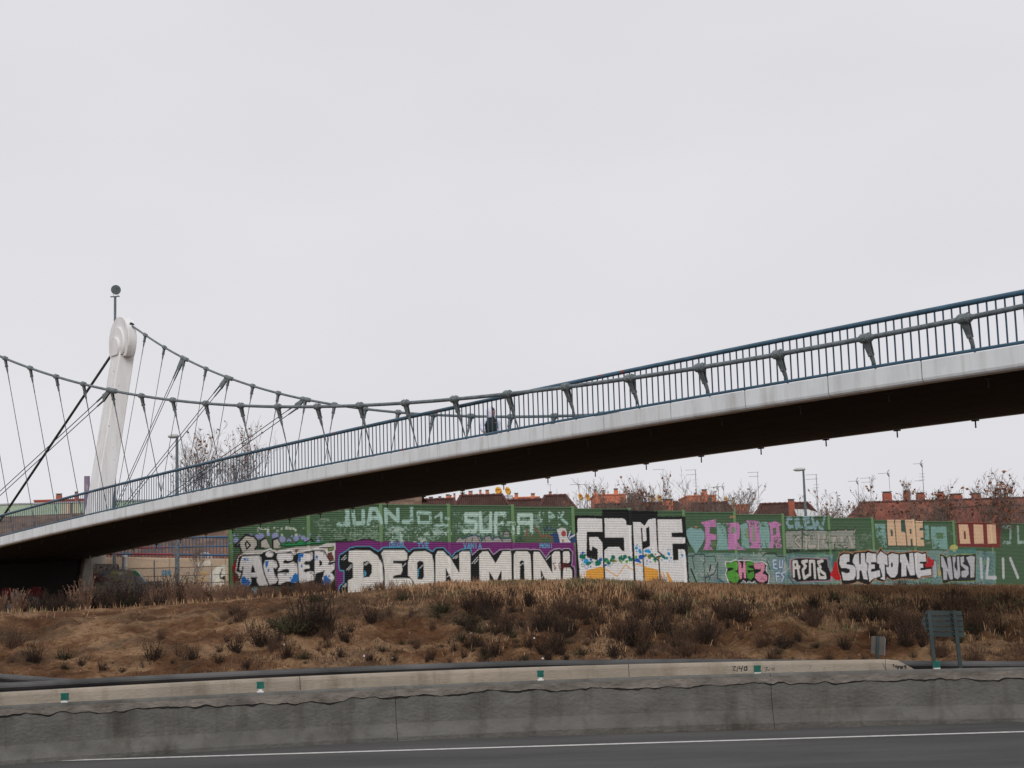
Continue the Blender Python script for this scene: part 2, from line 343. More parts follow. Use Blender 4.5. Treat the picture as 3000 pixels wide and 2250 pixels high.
for a in seg:
    xs = np.linspace(a + .004, a + 5.996, 13); mb = MB(); mb.loft(sweep(xs, near_y, jersey)); o = mb.obj('barrier_segment', M['barrier_grey'], road_b, smooth=False)
    # rough poured cap band ending in a ragged dark line
    xs2 = np.linspace(a + .001, a + 5.999, 150); top = []; bot = []
    for x in xs2:
        e = .05; ta = np.array([2 * e, near_y(x + e) - near_y(x - e)]); ta /= np.linalg.norm(ta); nn = np.array([ta[1], -ta[0]])
        rag = .15 + .05 * (fbm(np.array([x * 1.6]), np.array([3.]), 4)[0] - .5) * 2 + .075 * (fbm(np.array([x * 6]), np.array([1.]), 6, 4)[0] - .5)
        th = .006 + .055 * max(0, fbm(np.array([x * 7]), np.array([9.]), 11, 3)[0] - .25)
        def P(h, pr): off = .115 + (.76 - h) * .11 + pr; return (x + nn[0] * off, near_y(x) + nn[1] * off, h)
        top.append((P(.775, .012), P(.82 - rag, .016 + .006 * vnoise(np.array([x * 20]), np.array([0.]), 2)[0]))); bot.append((P(.82 - rag + .004, .004), P(.82 - rag - th, .003)))
    for pairs, mm, nm in ((top, M['barrier_cap'], 'cap_band'), (bot, M['crack'], 'crack_line')):
        mb = MB(); mb.add([p for pr in pairs for p in pr], [(2 * i, 2 * i + 1, 2 * i + 3, 2 * i + 2) for i in range(len(pairs) - 1)]); mb.obj(nm, mm, o)

be = thing('concrete_barrier', (0, 28.9, 0), 'beige concrete barrier with sloped end and black scribbles before the guardrail', 'barrier')
xs = np.concatenate([np.arange(-40, 6.5, .75), [6.55]])
for i in range(0, len(xs) - 1, 8):
    sub = xs[i:i + 9]; sub = sub.copy(); sub[0] += .006; sub[-1] -= .006
    mb = MB(); mb.loft(sweep(sub, beige_y, jersey)); mb.obj('barrier_segment', M['barrier_beige'], be)
mb = MB(); mb.loft(sweep([6.552, 6.75, 7.0, 7.25, 7.45], beige_y, jersey, lambda x: np.interp(x, [6.55, 6.75, 7.0, 7.25, 7.45], [1, .97, .78, .5, .28]))); mb.obj('sloped_end', M['barrier_beige'], be)
def scribble(pts_list, w, plane_y, m, parent, off):
    """thin sprayed strokes lying on the barrier face; pts in photo px"""
    mb = MB()
    for pts in pts_list:
        P = []
        for (u, v) in pts:
            Y = 28.7
            for _ in range(6):
                p = atY(u, v, Y); h = p[2]; face = np.interp(h, [.06, .26, .76, .80, .82], [.30, .17, .115, .095, .06]); Y = float(plane_y(p[0])) - face - off
            P.append(atY(u, v, Y))
        for a, b in zip(P[:-1], P[1:]):
            d = b - a; L = np.linalg.norm(d); d /= max(L, 1e-6); n = np.array([-d[2], 0, d[0]]) * w
            mb.add([a - n - d * w * .5, b - n + d * w * .5, b + n + d * w * .5, a + n - d * w * .5], [(0, 1, 2, 3)])
    o = mb.obj('spray_scribble', m, parent); o['kind'] = 'stuff'; return o
S1 = [[(2146, 1955), (2156, 1953), (2148, 1964), (2160, 1967)], [(2163, 1953), (2160, 1966)], [(2168, 1952), (2166, 1960), (2174, 1958)], [(2176, 1952), (2172, 1967)], [(2181, 1955), (2188, 1953), (2188, 1963), (2181, 1964), (2181, 1955)],
      [(2240, 1958), (2250, 1956), (2244, 1963), (2252, 1964), (2242, 1968)], [(2256, 1959), (2254, 1966)], [(2258, 1960), (2264, 1958), (2262, 1966), (2270, 1957), (2268, 1966)]]
_z = lambda l: [[(2500 + x / 6.32, 1770 + y / 6.32) for x, y in s] for s in l]
S1 += _z([[(105, 1090), (95, 1145), (120, 1165), (55, 1190), (80, 1220)], [(200, 1090), (215, 1130), (240, 1175), (180, 1220)], [(265, 1110), (275, 1165), (300, 1200)], [(335, 1080), (345, 1140), (370, 1195)], [(395, 1085), (440, 1160), (455, 1215)], [(550, 1090), (580, 1150), (620, 1215)],
          [(735, 1130), (750, 1115), (760, 1140), (745, 1160)], [(775, 1150), (790, 1165), (800, 1140), (815, 1170)], [(830, 1150), (825, 1205), (850, 1150)], [(870, 1145), (880, 1195), (905, 1150), (910, 1190)], [(935, 1150), (970, 1140), (970, 1185)]])
S1 += [[(2370, 1953), (2378, 1950), (2374, 1960)], [(2380, 1954), (2386, 1958)], [(2410, 1964), (2418, 1958), (2420, 1966)]]
scribble(S1, .012, beige_y, M['spray_black'], be, .006)

# green reflectors standing on the near barrier
for i, (u, vt) in enumerate([(763, 1997), (1583, 1964), (2218, 1949), (2743, 1940), (190, 2030)]):
    p = atY(u, vt, 24.9)
    for _ in range(4): p = atY(u, vt, float(near_y(p[0])))
    r = thing('reflector', (p[0], p[1], .82), 'small green reflector on a white stub fixed along the grey barrier top', 'reflector', 'green reflectors on the barrier')
    top = max(p[2], .945)
    mb = MB(); mb.bbox(p[0] - .028, p[0] + .028, p[1] - .02, p[1] + .02, .80, top - .10); mb.bbox(p[0] - .05, p[0] + .05, p[1] - .035, p[1] + .035, .815, .84); mb.obj('stub', M['white_plastic'], r)
    mb = MB(); a, b = p[0] - .055, p[0] + .055; y0, y1 = p[1] - .03, p[1] + .03; z0, z1 = top - .105, top
    ring = lambda z, k: [(p[0] + (x - p[0]) * k, y, z) for x, y in ((a, y0), (b, y0), (b, y1), (a, y1))]
    mb.loft([ring(z0, 1.0), ring(z0 + .02, 1.0), ring(z0 + .045, .9), ring(z1 - .045, .9), ring(z1 - .02, 1.0), ring(z1, 1.0)]); mb.obj('reflector_head', M['green_refl'], r)

# steel guardrail behind the beige barrier
def rail_top(x): return float(np.interp(x, [-9, -5, 0, 3, 7.5, 12], [.87, .89, .90, .855, .73, .66]))
gr = thing('guardrail', (0, 29.8, 0), 'grey steel guardrail at the foot of the soil bank', 'guardrail')
Wsec = [(.00, 0), (.035, -.015), (.075, -.05), (.08, -.085), (.04, -.125), (0, -.155), (.04, -.185), (.08, -.225), (.075, -.26), (.035, -.295), (0, -.31)]
bx = np.arange(-36, 40, 4.0)
def wbeam(xa, xb, n=9):
    rings = []
    for x in np.linspace(xa, xb, n):
        e = .05; ta = np.array([2 * e, rail_y(x + e) - rail_y(x - e)]); ta /= np.linalg.norm(ta); nn = np.array([ta[1], -ta[0]]); zt = rail_top(x)
        f = [(x + nn[0] * o, rail_y(x) + nn[1] * o, zt + h) for o, h in Wsec]; bk = [(x + nn[0] * (o - .006), rail_y(x) + nn[1] * (o - .006), zt + h) for o, h in Wsec][::-1]
        rings.append(f + bk)
    return rings
for a in bx:
    mb = MB(); mb.loft(wbeam(a, a + 4.12)); o = mb.obj('rail_beam', M['rail_galv'], gr, smooth=False)
    y = float(rail_y(a + .06)); zt = rail_top(a); g = gz(a, y + .1)
    mb = MB(); mb.bbox(a, a + .10, y + .006, y + .06, g - .3, zt - .03); mb.bbox(a, a + .012, y + .06, y + .12, g - .3, zt - .03); mb.obj('post', M['rail_galv'], gr)
    mb = MB()
    for dz_ in (.085, .225):
        for dx in (.03, .09): mb.box((a + dx, y - .08, zt - dz_), .025, .02, .025)
    mb.obj('bolts', M['rail_galv'], o)
# end of a second rail coming down at the left
tr = thing('guardrail_end', (-10.5, 30.2, 0), 'tapered end of a second guardrail running into the first', 'guardrail')
mb = MB(); pA = atY(60, 1978, 30.6); pB = atY(300, 1996, 29.4); rings = []
for k in np.linspace(-1.2, 1, 8):
    c = pA + (pB - pA) * k; rings.append([(c[0], c[1] - o, c[2] + h) for o, h in Wsec] + [(c[0], c[1] - o + .006, c[2] + h) for o, h in Wsec][::-1])
mb.loft(rings); mb.obj('rail_beam', M['rail_galv'], tr)
for k in (-1.0, .1):
    c = pA + (pB - pA) * k; mb = MB(); mb.bbox(c[0] - .05, c[0] + .05, c[1] + .007, c[1] + .1, gz(c[0], c[1]) - .3, c[2] - .03); mb.obj('post', M['rail_galv'], tr)

# ------------------------------------------------------------------ signs seen from behind
def lean_post(mb, u0, v0, u1, v1, Y, w, d, zb):
    """post between two photo points in the plane Y, extended down to zb"""
    a = atY(u0, v0, Y); b = atY(u1, v1, Y); k = (zb - a[2]) / (b[2] - a[2]); b = a + (b - a) * k
    ax = (b - a) / np.linalg.norm(b - a); s = np.array([ax[2], 0, -ax[0]]); mb.box((a + b) / 2, w, d, np.linalg.norm(b - a), (s, np.array([0, 1., 0]), ax))
    return a, b
YS = 27.6
z8 = lambda x, y: (2500 + x / 6.32, 1770 + y / 6.32)
s1 = thing('direction_sign', atY(*z8(1750, 1300), YS) * np.array([1, 1, 0]), 'dark grey arrow shaped road sign seen from behind on two posts', 'sign')
for (a, b) in (((1395, 115), (1495, 1080)), ((1860, 115), (1985, 1190))):
    mb = MB(); lean_post(mb, *z8(*a), *z8(*b), YS - .07, .062, .05, -.03); mb.obj('post', M['sign_back'], s1)
    for k in (.06, .2, .33):
        pass
slat = [((1355, 120), (2005, 125), (2010, 205), (1315, 208)), ((1308, 222), (2018, 222), (2026, 300), (1268, 303)), ((1255, 316), (2030, 318), (2034, 402), (1285, 402)), ((1292, 414), (2036, 418), (2044, 500), (1345, 500)), ((1400, 512), (2046, 516), (2052, 608), (1465, 596))]
for q in slat:
    if q is slat[2]: q = ((1255, 316), (2030, 318), (2034, 402), (1285, 402))
    P = [atY(*z8(*c), YS) for c in q]
    mb = MB(); fr = [p + np.array([0, -.012, 0]) for p in P]; bk = [p + np.array([0, .012, 0]) for p in P]; mb.loft([fr, bk])
    o = mb.obj('sign_slat', M['sign_back'], s1)
    mb = MB()
    a, b = P[3], P[2]; mb.loft([[a + np.array([0, -.035, 0]), a + np.array([0, -.0125, 0]), a + np.array([0, -.0125, .014]), a + np.array([0, -.035, .014])], [b + np.array([0, -.035, 0]), b + np.array([0, -.0125, 0]), b + np.array([0, -.0125, .014]), b + np.array([0, -.035, .014])]])
    mb.obj('slat_flange', M['sign_back'], o)
    mb = MB()
    for tx in (1395 + (q[0][1] - 115) * .1036, 1860 + (q[0][1] - 115) * .116):
        c = atY(*z8(tx, (q[0][1] + q[3][1]) / 2), YS - .05); mb.box(c, .11, .06, .03)
    mb.obj('clamp', M['sign_back'], o)
YS2 = 29.25
s2 = thing('small_sign', atY(*z8(440, 1050), YS2) * np.array([1, 1, 0]), 'small rectangular grey sign plate seen from behind on a single post', 'sign')
q = [(335, 590), (560, 600), (590, 640), (578, 948), (330, 910)]; P = [atY(*z8(*c), YS2) for c in q]
mb = MB(); mb.loft([[p + np.array([0, -.008, 0]) for p in P], [p + np.array([0, .008, 0]) for p in P]]); pl = mb.obj('plate', M['sign_grey'], s2)
mb = MB(); lean_post(mb, *z8(455, 592), *z8(437, 1060), YS2 - .045, .05, .06, .0); mb.obj('post', M['sign_back'], s2)
mb = MB(); mb.tube([P[1] + np.array([0, -.012, 0]), P[2] + np.array([0, -.012, 0]), P[3] + np.array([0, -.012, 0])], .005, 5); mb.obj('edge_rim', M['galv'], pl)
# ------------------------------------------------------------------ footbridge
TH, T0, BW, DS, S0, KL = .93257981, 26.12338757, 8.05182258, 2.63395117, -66.79084764, .15961823
FOFF = -5.25755702; MID = -22.65471245
def dz(s): q = (s - MID) / 50; return 4.35223518 - 1.16453931 * q ** 2 - .09522139 * q ** 4 + CAMH          # top of the edge beam
def cz(s): q = (s - MID) / 50; return 5.03678667 + 4.69438148 * q ** 2 + 1.66090368 * q ** 4 + CAMH          # main cable
HF = .4592
BD = np.array([math.cos(TH), -math.sin(TH)]); BT = np.array([math.sin(TH), math.cos(TH)])
def W(s, t, z):
    tt = t - .62012861 * min(((s + 30) / 30) ** 2, 9.0); xy = BD * s + BT * tt; return np.array([xy[0], xy[1], z])
def cable_t(s, side):                                                                                        # side -1 near, +1 far
    h = cz(s) - dz(s); return T0 - KL * h if side < 0 else T0 + BW + KL * h
SA, SB = -93.0, 20.0
bridge = thing('footbridge', W(MID, T0 + BW / 2, 0), 'white suspension footbridge with blue railings crossing over the road', 'bridge')

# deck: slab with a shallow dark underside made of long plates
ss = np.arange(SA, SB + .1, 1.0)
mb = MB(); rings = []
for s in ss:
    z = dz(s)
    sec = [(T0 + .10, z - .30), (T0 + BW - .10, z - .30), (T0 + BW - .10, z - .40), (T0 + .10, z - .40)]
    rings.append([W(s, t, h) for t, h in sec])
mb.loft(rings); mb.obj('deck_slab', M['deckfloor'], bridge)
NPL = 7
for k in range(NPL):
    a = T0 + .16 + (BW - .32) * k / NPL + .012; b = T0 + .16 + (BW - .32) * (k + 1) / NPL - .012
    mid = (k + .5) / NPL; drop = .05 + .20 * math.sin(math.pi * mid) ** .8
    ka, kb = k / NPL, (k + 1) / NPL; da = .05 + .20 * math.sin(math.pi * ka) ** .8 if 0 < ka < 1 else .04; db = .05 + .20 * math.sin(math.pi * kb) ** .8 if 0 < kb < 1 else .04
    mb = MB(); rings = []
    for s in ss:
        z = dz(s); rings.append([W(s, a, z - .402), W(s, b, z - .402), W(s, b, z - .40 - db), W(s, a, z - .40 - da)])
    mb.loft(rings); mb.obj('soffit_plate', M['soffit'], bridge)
# edge beams in white panels, joint by joint
fas = [(0.0, 0.0), (0.0, -.36), (.015, -.41), (.05, -.445), (.10, -HF), (.26, -HF), (.26, -.35), (.14, -.30), (.14, 0)]
k0 = -10
for side in (-1, 1):
    k = k0
    while True:
        a = S0 + DS * (k + .52); b = a + DS; k += 1
        if b > SB: break
        if a < SA: continue
        mb = MB(); rings = []
        for s in np.linspace(a + .015, b - .015, 4):
            rings.append([W(s, (T0 + o) if side < 0 else (T0 + BW - o), dz(s) + h) for o, h in fas])
        mb.loft(rings); mb.obj('fascia_panel', M['white'], bridge)
        # joint seal behind the gap
        mb = MB(); mb.loft([[W(b - .03, (T0 + o + .02) if side < 0 else (T0 + BW - o - .02), dz(b) + h * .96 - .008) for o, h in fas[:6]], [W(b + .03, (T0 + o + .02) if side < 0 else (T0 + BW - o - .02), dz(b) + h * .96 - .008) for o, h in fas[:6]]], cap=False, closed=False); mb.obj('joint_seal', M['rubber'], bridge)

# railings
RH = 1.05
def rail_line(mb, t, h, r, n=10):
    mb.tube([W(s, t, dz(s) + h) for s in np.arange(SA, SB + .1, 1.2)], r, n)
nb = int((SB - SA) / (DS / 12)); bar_s = [S0 + DS / 12 * (i - int((S0 - SA) / (DS / 12))) for i in range(nb)]
bar = MB(); bar.box((0, 0, 0), .034, .018, 1.0); bar_me = bar.mesh('baluster', M['blue_bar'])
ang = math.atan2(BD[1], BD[0])
for side in (-1, 1):
    t = T0 + .06 if side < 0 else T0 + BW - .06
    mb = MB(); rail_line(mb, t, RH, .058); rail_obj = mb.obj('top_rail', M['blue'], bridge, smooth=True)
    mb = MB(); rail_line(mb, t, .06, .036, 8); mb.obj('bottom_rail', M['blue'], bridge, smooth=True)
    # feet that carry the rail on the edge beam
    for k in range(-9, 32):
        s = S0 + DS * (k + .5)
        if SA < s < SB: mb = MB(); c = W(s, t, dz(s) + .02); mb.tube([c - np.array([0, 0, .03]), c + np.array([0, 0, .05])], .02, 6); mb.obj('rail_foot', M['blue_bar'], bridge)
    rest = MB()
    for s in bar_s:
        slope = (dz(s + .1) - dz(s - .1)) / .2; c = W(s, t, dz(s) + (RH + .06) / 2)
        if side < 0 and -80.5 < s < -15.5:
            o = link('baluster', bar_me, bridge, c, (0, 0, ang), (1, 1, RH - .06))
        else:
            rest.box(c, .034, .018, RH - .06, (np.array([BD[0], BD[1], 0]), np.array([BT[0], BT[1], 0]), np.array([0, 0, 1.])))
    o = rest.obj('balusters', M['blue_bar'], bridge); o['kind'] = 'stuff'

# pylons with stepped round saddles
def solve2(fn, x, tgt, it=60):
    x = np.array(x, float)
    for _ in range(it):
        f0 = np.array(fn(x)) - tgt
        if np.abs(f0).max() < .05: break
        J = np.zeros((2, 2))
        for j in range(2):
            d = np.zeros(2); d[j] = 1e-3; J[:, j] = (np.array(fn(x + d)) - tgt - f0) / 1e-3
        x = x - np.linalg.solve(J, f0)
    return x
def ptax(z, sp, side): return T0 + BW + .25 + KL * (z - dz(sp)) if side > 0 else T0 - .25 - KL * (z - dz(sp))
SP, ZC = solve2(lambda q: proj(W(q[0], ptax(q[1], q[0], 1), q[1])), (-83, 16.5), np.array([366.0, 1003.0]))
PT_far = float(ptax(ZC, SP, 1))
def mouth(side):
    m = W(SP + 1.15, ptax(ZC, SP, side) - side * .15, ZC + .80); return m
def first_clamp(side):
    s = (S0 + DS * FOFF) if side > 0 else S0 - 5 * DS; return W(s, cable_t(s, side), cz(s))
def pylon(side):
    zg = gz(*W(SP, ptax(2.5, SP, side), 0)[:2]) - .4
    ax_s = np.array([BD[0], BD[1], 0]); ax_t = np.array([BT[0], BT[1], 0])
    mb = MB(); rings = []
    for z, hs, ht in ((dz(SP) + .75, .70, .54), (dz(SP) + 3.5, .66, .50), (ZC - 1.0, .64, .46), (ZC + .3, .62, .44)):
        t = ptax(z, SP, side); c = W(SP, t, z); b = .05
        rings.append([c + ax_s * i + ax_t * j for i, j in ((-hs + b, -ht), (hs - b, -ht), (hs, -ht + b), (hs, ht - b), (hs - b, ht), (-hs + b, ht), (-hs, ht - b), (-hs, -ht + b))])
    mb.loft(rings); mast = mb.obj('pylon_mast', M['pylon'], bridge)
    mb = MB(); rings = []
    for z, hs, ht in ((zg, .78, .62), (2.0 + 3.0, .72, .56), (dz(SP) + .748, .68, .52)):
        c = W(SP, ptax(z, SP, side), z); rings.append([c + ax_s * i + ax_t * j for i, j in ((-hs, -ht), (hs, -ht), (hs, ht), (-hs, ht))])
    mb.loft(rings); mb.obj('pylon_base', M['concrete'], bridge)
    # saddle: D-shaped discs, stepping down in size towards the deck
    c0 = W(SP, ptax(ZC, SP, side), ZC); nd = -side * ax_t
    def dring(R, drop, off):
        q = .70; pts = [(R * math.cos(a), R * math.sin(a) - drop) for a in np.linspace(-q, math.pi + q, 40)]
        return [c0 + ax_s * x + np.array([0, 0, y]) + nd * off for x, y in pts]
    for R, drop, o0, o1, nm in ((1.46, 0, -.12, .40, 'saddle_drum'), (1.00, .17, .402, .54, 'saddle_disc'), (.63, .40, .542, .68, 'saddle_disc')):
        mb = MB(); mb.loft([dring(R * .985, drop, o0), dring(R, drop, o0 + .02), dring(R, drop, o1 - .015), dring(R * .99, drop, o1)]); me = mb.mesh(nm, M['pylon']); smooth_angle(me, 35); link(nm, me, mast)
    # dark mouth where the cable enters
    c = mouth(side); d = first_clamp(side) - c; d /= np.linalg.norm(d)
    mb = MB(); mb.tube([c - d * .30, c + d * .03], .16, 12); mb.obj('cable_mouth', M['rubber'], mast)
    return c0
topF = pylon(1); topN = pylon(-1)

# main cables, hangers, clamps and stays
def clamp(mb, s, side, L, r):
    a = W(s - L / 2, cable_t(s - L / 2, side), cz(s - L / 2)); b = W(s + L / 2, cable_t(s + L / 2, side), cz(s + L / 2)); d = (b - a) / np.linalg.norm(b - a)
    mb.tube([a, a + d * .05, a + d * .051, b - d * .051, b - d * .05, b], [r * .72, r * .8, r, r, r * .8, r * .72], 10)
    for q in (-.3, .3):
        c = (a + b) / 2 + d * L * q * .8; mb.box(c + np.array([0, 0, r * .95]), .035, .035, .03)
        mb.box(c - np.array([0, 0, r * .1]) + side * np.array([BT[0], BT[1], 0]) * r, .035, .03, .05)
def hanger(k, s, side, big):
    t = cable_t(s, side); top = W(s, t, cz(s)); bot = W(s, T0 + .30 if side < 0 else T0 + BW - .30, dz(s) - .30)
    d = bot - top; Lh = np.linalg.norm(d); d /= Lh
    mb = MB(); L = .80 if big else .34; clamp(mb, s, side, L, .108)
    # gusset plates tapering to the socket
    gl = min(.32, Lh * .35); ax = np.array([BD[0], BD[1], 0]); nn = np.cross(d, ax); nn /= np.linalg.norm(nn)
    if Lh > .55:
        for o in (-.035, .035):
            p0 = top + d * .06 + nn * o; p1 = top + d * (.10 + gl) + nn * o
            mb.add([p0 - ax * .095 - nn * .012, p0 + ax * .095 - nn * .012, p1 + ax * .05 - nn * .012, p1 - ax * .05 - nn * .012, p0 - ax * .095 + nn * .012, p0 + ax * .095 + nn * .012, p1 + ax * .05 + nn * .012, p1 - ax * .05 + nn * .012], [(0, 1, 2, 3), (7, 6, 5, 4), (0, 4, 5, 1), (1, 5, 6, 2), (2, 6, 7, 3), (3, 7, 4, 0)])
        mb.tube([top + d * (.06 + gl) - nn * .075, top + d * (.06 + gl) + nn * .075], .035, 8)
    cl = mb.obj('cable_clamp', M['steel_dark'], bridge)
    if Lh > .7:
        a = .05 + gl; q = min(.34, (Lh - a) * .45)
        mb = MB(); mb.tube([top + d * a, top + d * (a + .10), top + d * (a + q * .7), top + d * (a + q)], [.046, .052, .042, .024], 8); mb.obj('socket', M['steel_dark'], cl)
        q2 = min(.45, (Lh - a - q) * .4); mb = MB(); mb.tube([top + d * (a + q - .02), top + d * (a + q + q2)], .024, 7); mb.obj('turnbuckle', M['steel_dark'], cl)
    mb = MB(); mb.tube([top + d * min(.2, Lh * .4), bot], .0165, 6); mb.obj('hanger_rod', M['steel_rod'], bridge)
    # anchor below the deck
    tb = T0 + .55 if side < 0 else T0 + BW - .10
    c = W(s, tb, dz(s) - .42); mb = MB(); mb.box(c - np.array([0, 0, .05]), .18, .10, .04, (ax, np.array([BT[0], BT[1], 0]), np.array([0, 0, 1.]))); mb.tube([c, c - np.array([0, 0, .25])], .021, 6); mb.obj('hanger_anchor', M['rubber'], bridge)
nearS = [S0 + DS * k for k in range(-5, 27)]
farS = [S0 + DS * (k + FOFF) for k in range(0, 32)]
for side, lst, bigs in ((-1, nearS, (2,)), (1, farS, (2, 4, 7))):
    mb = MB(); s1_ = (S0 + DS * FOFF) if side > 0 else S0 - 5 * DS; m_ = mouth(side); f_ = first_clamp(side); pts = [m_ - (f_ - m_) * .15, m_] + [W(s, cable_t(s, side), cz(s)) for s in np.arange(s1_, SB - .5, .8)]; mb.tube(pts, .056, 10); mb.obj('main_cable', M['steel_grey'], bridge, smooth=True)
    for i, s in enumerate(lst):
        k = i - 5 if side < 0 else i
        if SP + 1.2 < s < SB - 1: hanger(k, s, side, k in bigs)

def hit_line(fn, lo, hi, p1, p2):
    best = None; n = np.array([-(p2[1] - p1[1]), p2[0] - p1[0]]); n = n / np.linalg.norm(n)
    for s in np.linspace(lo, hi, 800):
        d = abs(np.dot(np.array(proj(fn(s))) - np.array(p1), n))
        if best is None or d < best[0]: best = (d, s)
    return best[1]
def stay_pair(s, side, anchor):
    top = W(s - .30, cable_t(s - .30, side), cz(s - .30) - .16); d = anchor - top; L = np.linalg.norm(d); d /= L
    axs = np.array([BD[0], BD[1], 0]); nn = np.cross(d, np.array([BT[0], BT[1], 0])); nn /= np.linalg.norm(nn)
    mb = MB(); c = W(s - .15, cable_t(s - .15, side), cz(s - .15)); e = top + d * .55
    th = np.cross(d, nn) * .03
    for q in (-1, 1):
        a0, a1 = c - axs * .32 + th * q, c + axs * .22 + th * q; b1, b0 = e + nn * .16 + th * q, e - nn * .16 + th * q
        if np.dot(a0 - a1, nn) > 0: b0, b1 = b1, b0
        w = th * .3; mb.add([a0 - w, a1 - w, b1 - w, b0 - w, a0 + w, a1 + w, b1 + w, b0 + w], [(0, 1, 2, 3), (7, 6, 5, 4), (0, 4, 5, 1), (1, 5, 6, 2), (2, 6, 7, 3), (3, 7, 4, 0)])
    mb.obj('stay_bracket', M['steel_dark'], bridge)
    for q in (-1, 1):
        mb = MB(); o = nn * .105 * q; mb.tube([top + d * .45 + o, anchor + o], .019, 6); st = mb.obj('stay_cable', M['stay'], bridge)
        mb = MB(); mb.tube([top + d * .4 + o, top + d * .55 + o, top + d * 1.15 + o, top + d * 1.3 + o], [.04, .045, .036, .02], 7); mb.obj('socket', M['steel_dark'], st)
footF = atY(324, 1447, 0.0001) if False else None
ax_s = np.array([BD[0], BD[1], 0])
zf = dz(SP) + .2; anch = W(SP + .70, ptax(zf, SP, 1), zf)
stay_pair(farS[2], 1, anch)
mb = MB(); mb.box(anch, .16, .45, .14, (ax_s, np.array([BT[0], BT[1], 0]), np.array([0, 0, 1.]))); mb.obj('stay_anchor', M['white'], bridge)
for k, p2 in ((4, (340, 1487)), (7, (467, 1460))):
    s = farS[k]; p1 = proj(W(s - .15, cable_t(s, 1), cz(s) - .1))
    sa = hit_line(lambda q: W(q, T0 + BW - .2, dz(q) - .3), SP, s - 2, p1, p2); stay_pair(s, 1, W(sa, T0 + BW - .2, dz(sa) - .3))
s = nearS[2 + 5]; p1 = proj(W(s - .15, cable_t(s, -1), cz(s) - .1)); zf = dz(SP) + .2; stay_pair(s, -1, W(SP + .70, ptax(zf, SP, -1), zf))
# heavy backstays
for side, c0 in ((1, topF), (-1, topN)):
    st = c0 - ax_s * 1.05 - np.array([0, 0, .25]) - side * np.array([BT[0], BT[1], 0]) * .15
    if side > 0: sa = hit_line(lambda q: W(q, T0 + BW + .6, gz(*W(q, T0 + BW + .6, 0)[:2]) + .1), -118, SP - 4, proj(st), (160, 1285))
    g = W(sa, T0 + BW + .6 if side > 0 else T0 - .6, 0); g[2] = gz(g[0], g[1]) - .1
    mb = MB(); mb.tube([st, g], .075, 10); mb.obj('backstay', M['stay'], bridge, smooth=True)

# abutment under the landward end
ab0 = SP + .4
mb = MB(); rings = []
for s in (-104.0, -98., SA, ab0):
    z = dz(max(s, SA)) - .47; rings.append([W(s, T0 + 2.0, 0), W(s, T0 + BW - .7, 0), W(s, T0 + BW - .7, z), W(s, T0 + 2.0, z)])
mb.loft(rings); abut = mb.obj('abutment', M['shade_dark'], bridge)
# ramp that carries the path on behind the abutment
mb = MB(); rings = []
for s, k in ((-130., .0), (-112, .45), (SA + .02, 1.)):
    z = 1.0 + (dz(SA) - .3 - 1.0) * k; rings.append([W(s, T0 + .1, .0), W(s, T0 + BW - .1, .0), W(s, T0 + BW - .1, z), W(s, T0 + .1, z)])
mb.loft(rings); mb.obj('ramp', M['concrete'], bridge)

# ------------------------------------------------------------------ floodlight mast behind the pylon
fy = float(W(SP, PT_far, 0)[1]) + 1.6
pt = atY(333.5, 870, fy); g = gz(pt[0], fy); pb = atY(337, 960, fy); px_, py_ = pb[0], fy
fl = thing('floodlight_mast', (px_, py_, g), 'grey floodlight mast with one round lamp rising behind the white pylon', 'floodlight')
mb = MB(); mb.tube([(px_, py_, g - .3), (px_, py_, pt[2])], [.10, .055], 10); mb.tube([(px_, py_, pt[2] - 1.5), (px_, py_, pt[2])], .075, 10); mb.obj('mast', M['steel_grey'], fl)
ax_c = np.array([.97, -.24, 0]); mb = MB(); mb.box((px_, py_ - .02, pt[2] + .02), .56, .12, .05, (ax_c, np.array([.24, .97, 0]), np.array([0, 0, 1.]))); mb.obj('cross_arm', M['steel_grey'], fl)
lc = atY(340.5, 848, fy - .1); mb = MB()
for q in (-1, 1):
    mb.tube([np.array([px_, py_, pt[2] + .04]) + ax_c * (.02 + .15 * q), lc + ax_c * .15 * q - np.array([0, 0, .18]), lc + ax_c * .27 * q], .012, 5)
mb.obj('yoke', M['white_plastic'], fl)
dirn = np.array([.10, -.93, -.34]); dirn /= np.linalg.norm(dirn)
mb = MB(); mb.tube([lc - dirn * .30, lc - dirn * .22, lc - dirn * .05, lc + dirn * .10, lc + dirn * .14, lc + dirn * .139, lc + dirn * .06], [.10, .16, .25, .285, .29, .265, .255], 24); mb.obj('lamp_housing', M['steel_dark'], fl, smooth=False)
mb = MB(); mb.tube([lc + dirn * .061, lc + dirn * .075], .254, 24); mb.obj('lamp_glass', M['glass'], fl)
mb = MB(); mb.box(lc + dirn * .085 + np.array([-.03, 0, .06]), .13, .012, .10, (ax_c, dirn, np.cross(ax_c, dirn))); mb.obj('lamp_reflector', M['sign_grey'], fl)
